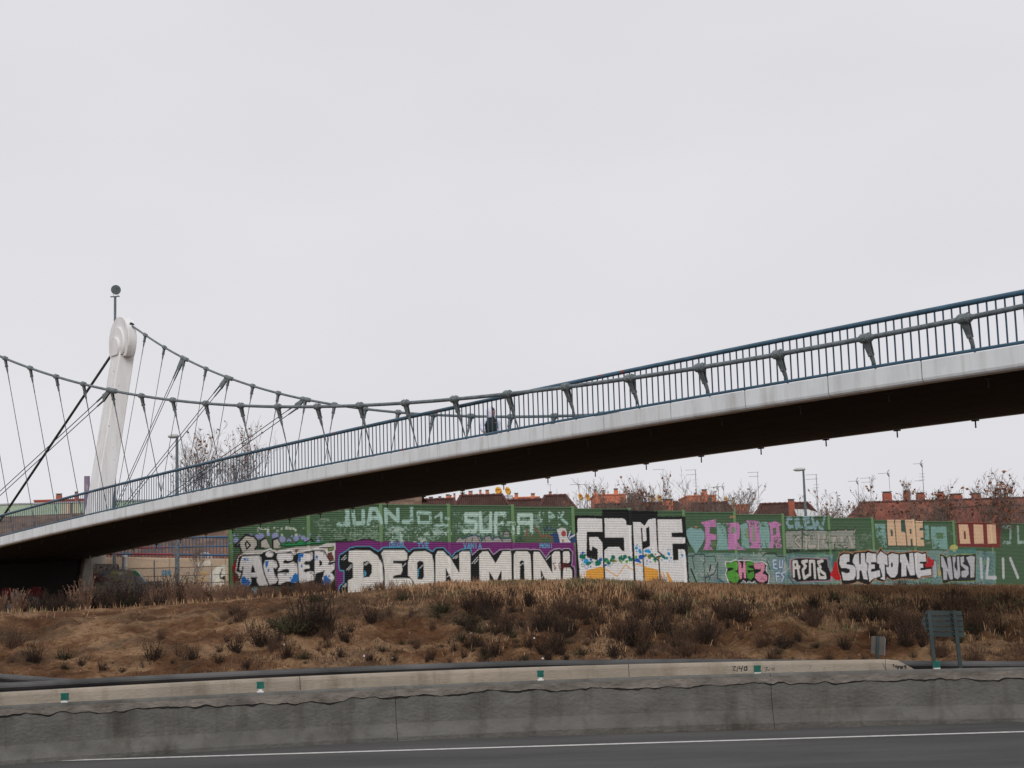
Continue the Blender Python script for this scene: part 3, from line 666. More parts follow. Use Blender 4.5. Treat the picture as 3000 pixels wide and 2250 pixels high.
# ------------------------------------------------------------------ painted surfaces: paint is rasterised on the wall plane and stored per vertex
KP = 1.30
class Canvas:
    def __init__(self, p0, d, length, z0, z1, res, base, seed=1):
        self.p0 = np.array(p0, float); self.d = np.array(d, float); self.z0, self.res = z0, res
        self.w = int(length / res) + 1; self.h = int((z1 - z0) / res) + 1
        self.img = np.zeros((self.h, self.w, 3)) + np.array(base); self.msk = np.zeros((self.h, self.w))
        yy, xx = np.mgrid[0:self.h, 0:self.w]; self.xx, self.yy = xx * 1.0, yy * 1.0
        self.nz = fbm(xx * res * 9, yy * res * 16, seed, 4) * .6 + fbm(xx * res * 1.3, yy * res * 1.1, seed + 5, 3) * .4
    def px(self, u, v):
        r = ray(u, v); n = np.array([self.d[1], -self.d[0]]); k = np.dot(self.p0, n) / np.dot(r[:2], n); P = r * k
        return (np.dot(P[:2] - self.p0, self.d) / self.res, (P[2] + CAMH - self.z0) / self.res)
    def put(self, mask, x0, y0, col, a, wear):
        h, w = mask.shape; sl = (slice(y0, y0 + h), slice(x0, x0 + w)); k = mask * a
        if wear > 0:
            nz = self.nz[sl]; k = k * np.clip((nz - (.5 + (wear - .5) * .30)) / .06 + .5, 0, 1)
        c = np.array(lin(col)) * KP
        self.img[sl] = self.img[sl] * (1 - k[..., None]) + np.clip(c, 0, .82) * k[..., None]; self.msk[sl] = np.maximum(self.msk[sl], k)
    def bb(self, P, m=0):
        x0 = max(int(P[:, 0].min() - m), 0); x1 = min(int(P[:, 0].max() + m) + 2, self.w); y0 = max(int(P[:, 1].min() - m), 0); y1 = min(int(P[:, 1].max() + m) + 2, self.h)
        return (x0, x1, y0, y1) if x1 > x0 and y1 > y0 else None
    def poly(self, pts, col, a=1.0, wear=0, z=None, jit=0):
        P = np.array([self.px(*(z(*p) if z else p)) for p in pts]); b = self.bb(P)
        if not b: return
        x0, x1, y0, y1 = b; X = self.xx[y0:y1, x0:x1]; Y = self.yy[y0:y1, x0:x1] ; ins = np.zeros(X.shape, bool)
        if jit: 
            X = X + (vnoise(X * .11, Y * .35, 3) - .5) * jit; Y = Y + (vnoise(X * .3, Y * .11, 8) - .5) * jit
        for (ax, ay), (bx, by) in zip(P, np.roll(P, -1, 0)):
            if ay == by: continue
            c = ((ay > Y) != (by > Y)) & (X < (bx - ax) * (Y - ay) / (by - ay) + ax); ins ^= c
        self.put(ins * 1.0, x0, y0, col, a, wear)
    def stroke(self, pts, wpx, col, a=1.0, wear=0, z=None, zs=1.0):
        P = np.array([self.px(*(z(*p) if z else p)) for p in pts])
        q = z(*pts[0]) if z else pts[0]; e = self.px(q[0], q[1] + wpx / zs); r = abs(e[1] - self.px(*q)[1]) / 2
        b = self.bb(P, r + 1)
        if not b: return
        x0, x1, y0, y1 = b; X = self.xx[y0:y1, x0:x1]; Y = self.yy[y0:y1, x0:x1]; D = np.full(X.shape, 1e9)
        if len(P) == 1: P = np.vstack([P, P])
        for (ax, ay), (bx, by) in zip(P[:-1], P[1:]):
            dx, dy = bx - ax, by - ay; L = dx * dx + dy * dy + 1e-9; t = np.clip(((X - ax) * dx + (Y - ay) * dy) / L, 0, 1)
            D = np.minimum(D, np.hypot(X - ax - t * dx, Y - ay - t * dy))
        self.put(np.clip(r - D + .5, 0, 1), x0, y0, col, a, wear)
    def sample(self, A, Z):
        """A, Z arrays in metres -> colours, painted mask (box filtered)"""
        out = 0; mk = 0
        for ox in (-.5, .5):
            for oy in (-.4, .4):
                i = np.clip((A / self.res + ox).round().astype(int), 0, self.w - 1); j = np.clip(((Z - self.z0) / self.res + oy).round().astype(int), 0, self.h - 1)
                out = out + self.img[j, i]; mk = mk + self.msk[j, i]
        return out / 4, mk / 4
GREEN = np.array(lin((72, 99, 72))) * 1.2; POSTG = np.array(lin((98, 130, 88))) * 1.25
CV = Canvas(WALL_S, WALL_D, BAY * NBAY, -.6, 7.3, .018, GREEN)
BLK = (22, 24, 25); WHT = (205, 203, 201); PAL = (156, 186, 176)
class Zm:
    def __init__(s, ox, oy, sc): s.o = (ox, oy, sc)
    def __call__(s, x, y): return (s.o[0] + x / s.o[2], s.o[1] + y / s.o[2])
R1, R2, R3, R4, R5, R6, R7 = Zm(650, 1530, 7.373), Zm(920, 1480, 5.267), Zm(1300, 1480, 5.267), Zm(1660, 1480, 5.821), Zm(1980, 1490, 6.144), Zm(2280, 1500, 6.913), Zm(2540, 1500, 6.913)
cur = [R1]
def PL(pts, col, a=1., wear=0, jit=1.5): CV.poly(pts, col, a, wear, cur[0], jit)
def ST(w, col, *lines, a=1., wear=0):
    for l in lines: CV.stroke(l, w, col, a, wear, cur[0], cur[0].o[2])
def LT(pts, col, w=24):
    ST(w, BLK, pts + pts[:1]); CV.poly(pts, col, 1., 0, cur[0], 1.0); ST(w * .42, BLK, pts + pts[:1])
def EL(cx, cy, rx, ry, col, a=1., wear=0): CV.poly([(cx + rx * math.cos(t), cy + ry * math.sin(t)) for t in np.linspace(0, 2 * math.pi, 20)[:-1]], col, a, wear, cur[0])
FONT = {'D': [[(0, 1), (0, 0), (.6, .1), (.8, .5), (.6, .9), (0, 1)]], 'E': [[(.8, 0), (0, 0), (0, 1), (.8, 1)], [(0, .5), (.6, .5)]], 'O': [[(.4, 0), (0, .4), (.1, .9), (.5, 1), (.8, .6), (.7, .1), (.4, 0)]], 'N': [[(0, 1), (0, 0), (.75, 1), (.75, 0)]],
        'T': [[(0, 0), (.9, 0)], [(.45, 0), (.45, 1)]], 'V': [[(0, 0), (.4, 1), (.8, 0)]], 'A': [[(0, 1), (.4, 0), (.8, 1)], [(.15, .65), (.65, .65)]], 'I': [[(.3, .25), (.3, 1)], [(.3, 0), (.3, .06)]], 'M': [[(0, 1), (.1, 0), (.45, .7), (.8, 0), (.9, 1)]],
        'B': [[(0, 1), (0, 0), (.6, .15), (.1, .5), (.7, .75), (0, 1)]], 'U': [[(0, 0), (.05, .8), (.4, 1), (.75, .8), (.8, 0)]], 'Z': [[(0, 0), (.8, 0), (0, 1), (.8, 1)]], 'K': [[(0, 0), (0, 1)], [(.75, 0), (0, .5), (.8, 1)]]}
def TX(s, x0, y0, x1, y1, w, col, a=1., cv=None):
    n = len(s); cw = (x1 - x0) / n
    for i, ch in enumerate(s):
        for l in FONT.get(ch, []): (cv or CV).stroke([(x0 + cw * (i + .86 * p[0]), y0 + (y1 - y0) * p[1]) for p in l], w, col, a, 0, cur[0], cur[0].o[2])
# --- washes and worn older paint
cur[0] = R3
for (x0, x1, y0, y1, we, al) in ((140, 1080, 110, 480, .66, .5), (1120, 1500, 140, 480, .72, .45)): PL([(x0, y0), (x1, y0), (x1, y1), (x0, y1)], PAL, al, we)
cur[0] = R2; PL([(60, 200), (1040, 240), (1040, 560), (60, 520)], (140, 160, 142), .6, .72); PL([(1090, 330), (2100, 300), (2100, 560), (1100, 565)], PAL, .55, .60)
cur[0] = R5; PL([(200, 800), (1090, 800), (2212, 850), (2212, 1500), (200, 1500)], (116, 142, 134), .95); PL([(200, 820), (2212, 860), (2212, 1500), (200, 1500)], (146, 146, 140), .7, .55); PL([(200, 800), (2212, 780), (2212, 1500), (200, 1500)], (62, 106, 106), .6, .68)
cur[0] = R6; PL([(150, 860), (1100, 860), (1100, 1620), (160, 1620)], (112, 136, 132), .9); PL([(150, 850), (2074, 780), (2074, 1640), (150, 1640)], (70, 112, 112), .7, .62); PL([(1100, 1300), (2074, 1300), (2074, 1640), (1100, 1640)], (124, 142, 138), .85)
PL([(1580, 430), (1930, 430), (1940, 760), (1560, 760)], (110, 128, 112), .7, .58)
cur[0] = R7; PL([(0, 760), (2600, 800), (2600, 1640), (0, 1640)], (118, 142, 138), .85); PL([(0, 760), (2600, 800), (2600, 1640), (0, 1640)], (62, 104, 104), .7, .64); PL([(0, 560), (2100, 640), (2100, 800), (0, 760)], (74, 104, 78), .7, .6)
tr_ = np.random.default_rng(5)
for _ in range(150):
    u = tr_.uniform(2012, 2900); v = tr_.uniform(1622, 1728); c = [(34, 60, 66), (40, 44, 46), (176, 186, 182), (60, 120, 128), (44, 92, 128), (150, 112, 130), (96, 128, 84)][tr_.integers(7)]; pts = [(u, v)]
    for k in range(tr_.integers(3, 7)): pts.append((pts[-1][0] + tr_.normal(0, 7), pts[-1][1] + tr_.normal(0, 8)))
    CV.stroke(pts, tr_.uniform(1.2, 3.6), c, tr_.uniform(.35, .8), .15)
for _ in range(46):
    u = tr_.uniform(2012, 2900); v = tr_.uniform(1615, 1725); w, h = tr_.uniform(6, 26), tr_.uniform(6, 20); CV.poly([(u + w * math.cos(t) * tr_.uniform(.7, 1.2), v + h * math.sin(t) * tr_.uniform(.7, 1.2)) for t in np.linspace(0, 6.28, 9)[:-1]], [(74, 132, 138), (150, 158, 152), (60, 100, 96), (112, 150, 120), (170, 172, 166)][tr_.integers(5)], .55, .45)
for _ in range(60):
    u = tr_.uniform(2300, 2830); v = tr_.uniform(1545, 1625); CV.stroke([(u, v), (u + tr_.normal(0, 9), v + tr_.normal(0, 5)), (u + tr_.normal(0, 12), v + tr_.uniform(3, 12))], tr_.uniform(1.5, 4), [(128, 166, 158), (60, 84, 70), (150, 150, 140)][tr_.integers(3)], .6, .35)
for _ in range(170):
    u = tr_.uniform(985, 1660); v = tr_.uniform(1530, 1562); CV.stroke([(u, v), (u + .2, v + tr_.uniform(4, 22))], 1.3, (150, 180, 170), .5, .1)
for _ in range(90):
    u = tr_.uniform(905, 1670); v = tr_.uniform(1495, 1583); CV.stroke([(u, v), (u + tr_.uniform(6, 26), v + tr_.normal(0, 2))], tr_.uniform(2, 5), (140, 164, 148), .45, .5)
# --- AISER and the letters above it
cur[0] = R1
ST(62, (182, 190, 174), [(790, 280), (790, 140), (930, 140)], [(990, 290), (990, 130), (1200, 130), (1200, 290)], [(1300, 270), (1300, 130), (1430, 120)], [(1480, 140), (1600, 140), (1600, 280)], [(1680, 260), (1780, 130)], wear=.42)
for x, y, r in ((300, 390, 62), (262, 280, 24), (340, 270, 14), (760, 320, 58), (1150, 300, 72), (850, 300, 60), (1000, 262, 40), (620, 300, 50), (1300, 370, 70), (1450, 400, 50), (1600, 350, 60), (1750, 330, 50), (1830, 385, 60), (1900, 262, 26), (2060, 330, 25), (2080, 412, 40), (2160, 380, 16), (1510, 300, 25), (1670, 290, 20), (222, 632, 24), (330, 480, 40), (185, 460, 14)): EL(x, y, r, r, (140, 144, 184), .9)
PL([(330, 470), (520, 280), (700, 310), (770, 400), (770, 520), (720, 590), (560, 600), (440, 650), (380, 500)], (170, 166, 156)); PL([(850, 550), (840, 410), (920, 350), (980, 370), (1060, 550)], (170, 166, 156)); PL([(1090, 560), (1090, 380), (1190, 340), (1280, 480), (1240, 560)], (170, 166, 156)); PL([(460, 660), (560, 600), (1300, 590), (1600, 540), (2300, 500), (2420, 560), (2438, 640), (400, 720)], (176, 172, 164)); PL([(1300, 470), (1450, 400), (1500, 470)], (28, 128, 74)); PL([(1640, 410), (1720, 390), (1750, 460), (1600, 470)], (28, 128, 74))
ST(44, BLK, [(275, 510), (512, 272), (690, 312), (760, 392), (772, 500), (712, 582)], [(370, 490), (420, 650)], [(275, 512), (332, 530), (380, 470)], [(828, 550), (822, 410), (912, 345)], [(1092, 560), (1092, 380), (1200, 340)]); ST(36, BLK, [(512, 452), (536, 412), (610, 500), (532, 580), (502, 462)], [(770, 552), (900, 562)], [(1780, 452), (1920, 362), (1992, 430)]); ST(22, BLK, [(912, 345), (972, 370), (1052, 550)], [(1200, 332), (1272, 490), (1232, 520)], [(1360, 472), (1452, 420), (1500, 470)], [(1590, 452), (1650, 410)])
ST(34, (34, 128, 76), [(1290, 500), (1500, 486), (1900, 456), (2300, 430)]); ST(24, BLK, [(1270, 506), (1400, 518), (1700, 500), (2000, 470), (2300, 440), (2460, 410), (2700, 380)])
PL([(330, 700), (430, 650), (400, 730), (340, 760), (300, 1000), (340, 1150), (360, 1300), (225, 1310), (200, 1000), (290, 800)], (98, 56, 46)); PL([(205, 960), (300, 870), (290, 1090)], (158, 24, 28)); PL([(232, 1190), (300, 1140), (250, 1300)], (150, 26, 30))
PL([(285, 1080), (330, 800), (360, 735), (450, 680), (650, 660), (820, 680), (950, 590), (1050, 562), (1150, 640), (1330, 590), (1500, 572), (1570, 690), (1640, 640), (1900, 580), (2000, 560), (2200, 480), (2430, 470), (2438, 1390), (360, 1395), (370, 1150)], (206, 204, 200)); PL([(1160, 575), (1240, 590), (1190, 630)], (98, 56, 46)); PL([(1560, 590), (1660, 570), (1600, 680)], (98, 56, 46)); PL([(2270, 680), (2370, 640), (2425, 830), (2320, 850)], (98, 56, 46))
PL([(310, 1060), (360, 760), (440, 700), (820, 690), (900, 650), (1030, 598), (1140, 650), (1200, 665), (1380, 648), (1490, 625), (1560, 710), (1650, 655), (1830, 635), (1960, 600), (2050, 605), (2180, 600), (2230, 640), (2300, 760), (2340, 860), (2438, 850), (2440, 1400), (380, 1400), (350, 1260), (420, 1100)], BLK)
LT([(430, 730), (800, 715), (850, 760), (870, 950), (900, 1100), (1000, 1370), (800, 1375), (745, 1290), (735, 1220), (765, 1190), (612, 1190), (640, 1240), (630, 1330), (560, 1392), (400, 1355), (388, 1260), (440, 1120), (456, 970), (432, 962), (440, 1040), (390, 1060), (363, 1010), (390, 850)], WHT, 26); PL([(665, 910), (722, 1085), (620, 1090)], BLK)
LT([(920, 820), (1100, 810), (1180, 850), (1200, 950), (1170, 1010), (1110, 990), (1120, 1060), (1170, 1170), (1212, 1240), (1160, 1330), (1020, 1352), (920, 1110), (888, 950)], WHT, 26); EL(1025, 690, 88, 65, WHT)
LT([(1200, 670), (1390, 660), (1500, 650), (1545, 720), (1530, 820), (1430, 840), (1340, 830), (1330, 880), (1420, 890), (1540, 840), (1620, 900), (1640, 1000), (1640, 1280), (1580, 1320), (1470, 1290), (1380, 1290), (1260, 1350), (1212, 1340), (1222, 1240), (1190, 1170), (1200, 1100), (1330, 1080), (1440, 1090), (1450, 1040), (1390, 1010), (1200, 1070), (1200, 1030), (1240, 960), (1230, 880), (1180, 790), (1180, 720)], WHT, 26); EL(1390, 1055, 66, 42, BLK); EL(1378, 855, 56, 34, BLK)
LT([(1650, 680), (1880, 650), (1950, 640), (1970, 700), (1960, 800), (1900, 840), (1800, 850), (1770, 890), (1810, 920), (1870, 915), (1890, 1000), (1790, 1020), (1760, 1050), (1800, 1080), (1900, 1050), (1980, 1060), (2010, 1130), (2020, 1260), (1900, 1270), (1800, 1290), (1740, 1340), (1660, 1310), (1650, 1100), (1632, 850)], WHT, 26)
cur[0] = R2
LT([(4, 705), (150, 700), (180, 760), (240, 870), (212, 920), (320, 885), (318, 990), (260, 1040), (292, 1062), (318, 1120), (290, 1190), (250, 1232), (150, 1232), (118, 1130), (142, 1070), (110, 1030), (24, 1062), (14, 1160), (2, 1160)], WHT, 26); PL([(80, 840), (125, 880), (120, 920), (75, 942)], BLK); PL([(110, 1030), (165, 1000), (140, 1075)], BLK); PL([(90, 640), (180, 585), (332, 585), (332, 690), (170, 690)], (188, 186, 180)); PL([(215, 660), (302, 640), (290, 690), (220, 712)], (118, 144, 70)); ST(14, BLK, [(215, 660), (302, 640), (290, 690), (220, 712), (215, 660)], [(80, 660), (210, 655)]); ST(10, BLK, [(100, 715), (150, 725), (150, 780)], [(240, 930), (280, 900), (300, 930)], [(260, 1040), (310, 1000)])
BLU = (26, 104, 172)
for x, y, r in ((38, 800, 22), (18, 840, 10), (52, 838, 8), (228, 1095, 15)): EL(x, y, r, r, BLU)
PL([(150, 1090), (190, 1070), (210, 1120), (256, 1150), (250, 1210), (190, 1232), (138, 1200)], BLU)
cur[0] = R1
for x, y, r in ((490, 805, 27), (548, 815, 20), (530, 770, 12), (505, 855, 10), (565, 1220, 15), (1480, 1205, 20)): EL(x, y, r, r, BLU)
for q in ([(920, 835), (1015, 835), (1000, 870), (985, 940), (960, 980), (935, 960), (935, 870)], [(1000, 980), (1020, 1040), (1000, 1090), (980, 1050)], [(1630, 685), (1770, 680), (1750, 760), (1720, 770), (1700, 740), (1705, 830), (1675, 860), (1645, 840), (1650, 740)], [(1720, 890), (1740, 950), (1720, 990), (1700, 950)], [(420, 1190), (490, 1170), (520, 1230), (600, 1260), (620, 1320), (560, 1380), (450, 1370), (410, 1280)], [(1530, 1150), (1590, 1100), (1640, 1120), (1640, 1280), (1580, 1310), (1500, 1300), (1470, 1260), (1520, 1200)]): PL(q, BLU)
ST(10, BLK, [(790, 740), (830, 790), (845, 870)], [(1040, 835), (1120, 840), (1160, 900)], [(1400, 680), (1470, 660), (1520, 730)], [(1030, 650), (1080, 650), (1105, 700)], [(1490, 870), (1560, 870), (1605, 950)], [(1830, 680), (1910, 670), (1955, 720)], [(1120, 1090), (1160, 1190), (1165, 1240)], [(1290, 1100), (1400, 1110)], [(1310, 1130), (1380, 1140)], [(1870, 1090), (1950, 1100), (1990, 1180)]); PL([(1500, 1340), (1900, 1290), (2000, 1330), (1980, 1420), (1500, 1480)], (60, 64, 64), .9, .4)
PL([(200, 1392), (2438, 1392), (2438, 1700), (200, 1700)], (58, 62, 64), .95, .25); PL([(700, 1400), (760, 1420), (740, 1560), (620, 1560), (640, 1440)], (150, 168, 172), .9, .2); PL([(1560, 1420), (1700, 1440), (1680, 1560), (1520, 1540)], (150, 168, 172), .9, .3)
# --- DEON MONI on purple
PUR = (108, 44, 104); cur[0] = R2
PL([(330, 575), (700, 545), (830, 520), (960, 560), (2030, 570), (2130, 572), (2600, 574), (4000, 580), (4020, 700), (4052, 1400), (330, 1400)], PUR, jit=1)
ST(16, BLK, [(330, 572), (560, 565), (760, 530), (850, 525), (960, 562)])
base = [(385, 1330), (402, 1260), (472, 1200), (472, 1000), (402, 990), (390, 900), (400, 780), (490, 730), (560, 672), (640, 655), (860, 655), (990, 732), (1050, 672), (1100, 665), (1390, 660), (1460, 735), (1530, 682), (1720, 675), (1830, 735), (1880, 678), (1990, 670), (2128, 825)]
b2 = [(x + 2001.5, y) for x, y in ((180, 742), (280, 692), (400, 682), (432, 790), (540, 692), (690, 682), (760, 780), (870, 697), (1000, 692), (1050, 705), (1100, 688), (1290, 686), (1340, 705), (1372, 692), (1480, 702), (1572, 832), (1640, 732), (1700, 692), (1790, 682), (1822, 705), (1850, 684), (1930, 682), (1970, 722), (1970, 880), (1957, 930), (1992, 962), (2003, 1010), (2008, 1230), (2008, 1340))]
ST(46, (74, 156, 184), base + b2[:4]); ST(40, (172, 160, 182), b2[3:]); PL(base + b2 + [(2001 + 2008, 1420), (385, 1420)], BLK)
ST(16, BLK, base + b2)
DW = (206, 204, 198)
for q in ([(530, 700), (640, 690), (860, 695), (980, 780), (1040, 900), (1060, 1000), (1060, 1140), (1020, 1400), (520, 1400), (515, 1160), (597, 1120), (592, 890), (525, 870)], [(1022, 745), (1062, 692), (1390, 690), (1438, 740), (1438, 838), (1400, 858), (1220, 860), (1220, 895), (1350, 900), (1366, 1000), (1340, 1070), (1220, 1095), (1220, 1125), (1400, 1120), (1500, 1130), (1520, 1200), (1500, 1400), (1090, 1400), (1085, 1000), (1060, 880)],
          [(1460, 792), (1540, 712), (1720, 702), (1820, 762), (1848, 900), (1858, 1150), (1838, 1400), (1535, 1400), (1530, 1180), (1470, 1105), (1442, 1090), (1442, 880)], [(1868, 772), (1902, 702), (1990, 702), (2120, 840), (2238, 1040), (2232, 740), (2280, 707), (2400, 707), (2415, 760), (2417, 1400), (2200, 1400), (2030, 965), (2036, 1400), (1866, 1400)]): LT(q, DW, 17)
for q in ([(755, 870), (830, 865), (885, 920), (890, 1040), (850, 1110), (760, 1122)], [(1590, 880), (1630, 855), (1690, 880), (1695, 1100), (1670, 1150), (1590, 1142)]): PL(q, BLK)
PL([(775, 1000), (806, 1040), (800, 1090), (775, 1102)], (74, 156, 184)); PL([(1600, 975), (1617, 985), (1610, 1110), (1597, 1105)], (74, 156, 184))
ST(22, BLK, [(985, 745), (1050, 900), (1066, 1140), (1060, 1200)], [(1848, 770), (1860, 1100), (1850, 1400)], [(1445, 740), (1450, 840), (1430, 880)])
ST(13, (190, 190, 188), [(420, 840), (490, 772)], [(452, 850), (496, 806)], [(500, 1000), (570, 922)], [(530, 1000), (576, 950)], [(440, 1262), (490, 1210)], [(468, 1268), (500, 1232)], [(770, 920), (820, 880)], [(790, 930), (832, 892)], [(1630, 970), (1685, 920)], [(1370, 942), (1412, 900)], [(2045, 1112), (2090, 1070)])
cur[0] = R3
for q in ([(540, 762), (590, 712), (680, 707), (795, 890), (900, 712), (1030, 707), (1042, 760), (1052, 1400), (895, 1400), (885, 1010), (800, 1200), (700, 1030), (712, 1400), (550, 1400)], [(1068, 762), (1100, 707), (1290, 707), (1335, 760), (1358, 1000), (1358, 1400), (1072, 1400)], [(1372, 772), (1385, 712), (1470, 717), (1560, 850), (1670, 1040), (1660, 762), (1710, 707), (1785, 707), (1797, 770), (1810, 1400), (1680, 1400), (1495, 1000), (1502, 1400), (1384, 1400)], [(1832, 742), (1850, 707), (1930, 707), (1948, 760), (1948, 870), (1920, 898), (1837, 890)], [(1834, 982), (1860, 962), (1950, 962), (1982, 1010), (1988, 1400), (1834, 1400)]): LT(q, DW, 17)
PL([(1170, 870), (1200, 850), (1235, 865), (1246, 1160), (1176, 1160)], BLK); ST(22, BLK, [(1052, 712), (1060, 1400)], [(1348, 712), (1368, 1400)], [(1812, 712), (1822, 1400)])
ST(13, (190, 190, 188), [(142, 822), (210, 770)], [(175, 822), (212, 795)], [(430, 900), (520, 800)], [(470, 900), (524, 840)], [(1580, 842), (1640, 780)], [(1175, 932), (1225, 890)], [(1505, 1122), (1552, 1070)])
ST(13, (104, 36, 36), [(1722, 890), (1682, 900), (1700, 930), (1732, 970), (1710, 995), (1700, 960)], [(1800, 870), (1770, 920), (1790, 990), (1822, 960)], [(1832, 850), (1842, 1000)], [(1882, 850), (1892, 1012)], [(1790, 942), (1962, 930)], [(1850, 900), (1850, 960)])
cur[0] = R2; TX('DEON', 1165, 575, 1395, 640, 13, (74, 150, 184)); TX('TVE', 1595, 585, 1785, 650, 14, (74, 150, 184)); cur[0] = R3; TX('VANIA', 305, 592, 595, 662, 14, (80, 158, 190)); TX('MONI', 1480, 595, 1700, 662, 14, (80, 158, 190))
# --- names above
cur[0] = R2; W_ = .10
PL([(470, 75), (545, 75), (556, 330), (350, 332), (345, 272), (470, 260)], PAL, .95, W_); ST(64, PAL, [(600, 100), (622, 280), (760, 280), (755, 90)], [(835, 290), (872, 62), (960, 62), (1036, 272)], [(880, 195), (990, 195)], [(1110, 262), (1100, 70), (1290, 245), (1290, 70)], [(1500, 95), (1505, 258), (1375, 258)], a=.95, wear=W_); PL([(1470, 30), (1530, 30), (1530, 62), (1470, 62)], PAL, .9, W_); ST(52, PAL, [(1600, 112), (1790, 122), (1795, 270), (1612, 270), (1600, 112)], a=.95, wear=W_); ST(42, PAL, [(1872, 190), (1960, 122), (1962, 300)], [(1872, 310), (2050, 310)], [(2030, 200), (2065, 212)], a=.95, wear=W_)
ST(66, (166, 186, 176), [(1190, 555), (1190, 375), (1290, 375)], [(1350, 555), (1350, 385)], [(1560, 555), (1560, 410), (1660, 550)], [(1720, 550), (1690, 445), (1900, 425), (2100, 445)], a=.8, wear=.46)
cur[0] = R3
ST(62, (172, 198, 188), [(510, 142), (340, 142), (340, 250), (480, 256), (500, 300), (480, 402), (312, 402)], [(560, 122), (572, 402), (720, 402), (720, 132)], [(800, 420), (800, 132), (940, 132), (940, 270), (800, 280)], [(900, 282), (1080, 282), (1060, 425)], [(1150, 425), (1150, 152), (1352, 152), (1352, 425)], [(1150, 272), (1352, 272)], a=.95, wear=W_)
ST(46, PAL, [(1480, 122), (1502, 240), (1532, 130)], [(1630, 240), (1622, 112), (1702, 170), (1630, 202)], [(1780, 290), (1772, 122)], [(1842, 112), (1802, 200), (1900, 285)], a=.95, wear=.3)
pk = [(170, 570), (245, 485), (290, 530), (350, 490), (480, 460), (560, 490), (580, 560), (640, 480), (710, 470), (750, 540), (780, 500), (830, 490), (900, 520), (1040, 510), (1050, 570)]
PL(pk, (146, 144, 140)); ST(20, (74, 130, 160), pk[1:-1], a=.8); ST(12, BLK, pk, [(350, 490), (330, 570)], [(440, 500), (430, 560)], [(520, 480), (560, 570)], [(830, 420), (860, 500), (910, 560)], [(640, 560), (620, 500)]); EL(965, 450, 52, 42, (142, 140, 136)); ST(12, BLK, [(915, 470), (920, 410), (990, 400), (1020, 460), (930, 455)])
ST(44, (128, 76, 62), [(1280, 350), (1286, 545)], [(1262, 480), (1392, 482), (1392, 555)], [(1472, 470), (1482, 548)], [(1452, 482), (1660, 472), (1662, 555)], [(1400, 342), (1460, 428)], a=.8, wear=.4)
PL([(1690, 560), (1680, 480), (1620, 460), (1740, 420), (2010, 440), (2022, 578), (1702, 578)], (42, 66, 106)); ST(16, (36, 56, 92), [(1540, 342), (1560, 400), (1592, 322), (1620, 400), (1660, 332)], [(1680, 382), (1722, 370), (1742, 420)]); PL([(1740, 380), (1810, 345), (1880, 360), (1900, 440), (1890, 480), (1962, 575), (1790, 575), (1770, 470)], (192, 192, 190)); EL(1848, 440, 38, 48, (156, 70, 66)); EL(1836, 548, 15, 18, (156, 70, 66)); ST(22, (196, 196, 194), [(1920, 492), (1950, 402)], [(1942, 506), (2008, 456)]); ST(10, BLK, [(1150, 510), (1190, 500), (1170, 550), (1240, 550)], [(1100, 545), (1150, 560)])
# --- GAME
cur[0] = R4; GW = (208, 208, 207)
PL([(125, 190), (160, 172), (600, 184), (602, 68), (1080, 80), (1550, 95), (1552, 192), (2015, 190), (2045, 500), (2062, 800), (2092, 1480), (190, 1480), (160, 1250), (150, 900)], BLK, jit=4)
PL([(180, 240), (200, 220), (600, 230), (612, 455), (340, 455), (335, 850), (345, 890), (530, 945), (525, 750), (430, 700), (425, 770), (395, 770), (380, 545), (530, 545), (605, 640), (612, 900), (632, 1480), (232, 1480), (215, 1100), (165, 480), (185, 460)], GW); PL([(640, 225), (965, 225), (1010, 270), (1015, 340), (1090, 350), (1095, 650), (1142, 1480), (668, 1480), (640, 930), (640, 770), (700, 715), (890, 710), (945, 780), (985, 785), (975, 550), (650, 550)], GW)
PL([(1125, 290), (1255, 290), (1325, 355), (1395, 245), (1515, 225), (1530, 600), (1550, 790), (1620, 850), (1500, 895), (1560, 945), (1594, 1480), (1340, 1480), (1305, 750), (1420, 695), (1405, 365), (1350, 390), (1360, 610), (1300, 615), (1285, 390), (1262, 380), (1285, 760), (1314, 1480), (1184, 1480), (1145, 640)], GW); PL([(1545, 245), (1955, 240), (1975, 465), (1785, 470), (1790, 545), (2005, 550), (2010, 655), (1800, 655), (1815, 940), (1905, 935), (1900, 755), (1995, 755), (2020, 880), (2054, 1480), (1614, 1480), (1580, 945), (1520, 905), (1640, 860), (1560, 785)], GW)
YEL = (208, 152, 66)
for q in ([(320, 1115), (580, 1050), (630, 1060), (640, 1480), (352, 1480)], [(1320, 1045), (1560, 1100), (1592, 1480), (1342, 1480)], [(1690, 1135), (1730, 1150), (1900, 1480), (1790, 1480)]): PL(q, YEL)
ST(18, YEL, [(250, 1180), (272, 1400)], [(295, 1160), (322, 1400)], [(640, 1080), (860, 1215), (1000, 1015), (1115, 1105)], [(1170, 1020), (1200, 1005), (1290, 1030), (1330, 1050)], [(1640, 1140), (1690, 1440)], [(1600, 1140), (1624, 1440)])
ST(26, BLK, [(620, 220), (625, 900), (652, 1480)], [(1295, 720), (1328, 1480)], [(1530, 230), (1555, 790), (1635, 855), (1500, 900), (1572, 950), (1604, 1480)]); ST(40, BLK, [(1110, 340), (1130, 900), (1166, 1480)])
rr = np.random.default_rng(3); TEAL, BL2, SKY, OLV, GRN = (10, 104, 84), (22, 84, 160), (34, 142, 196), (116, 114, 36), (78, 156, 46)
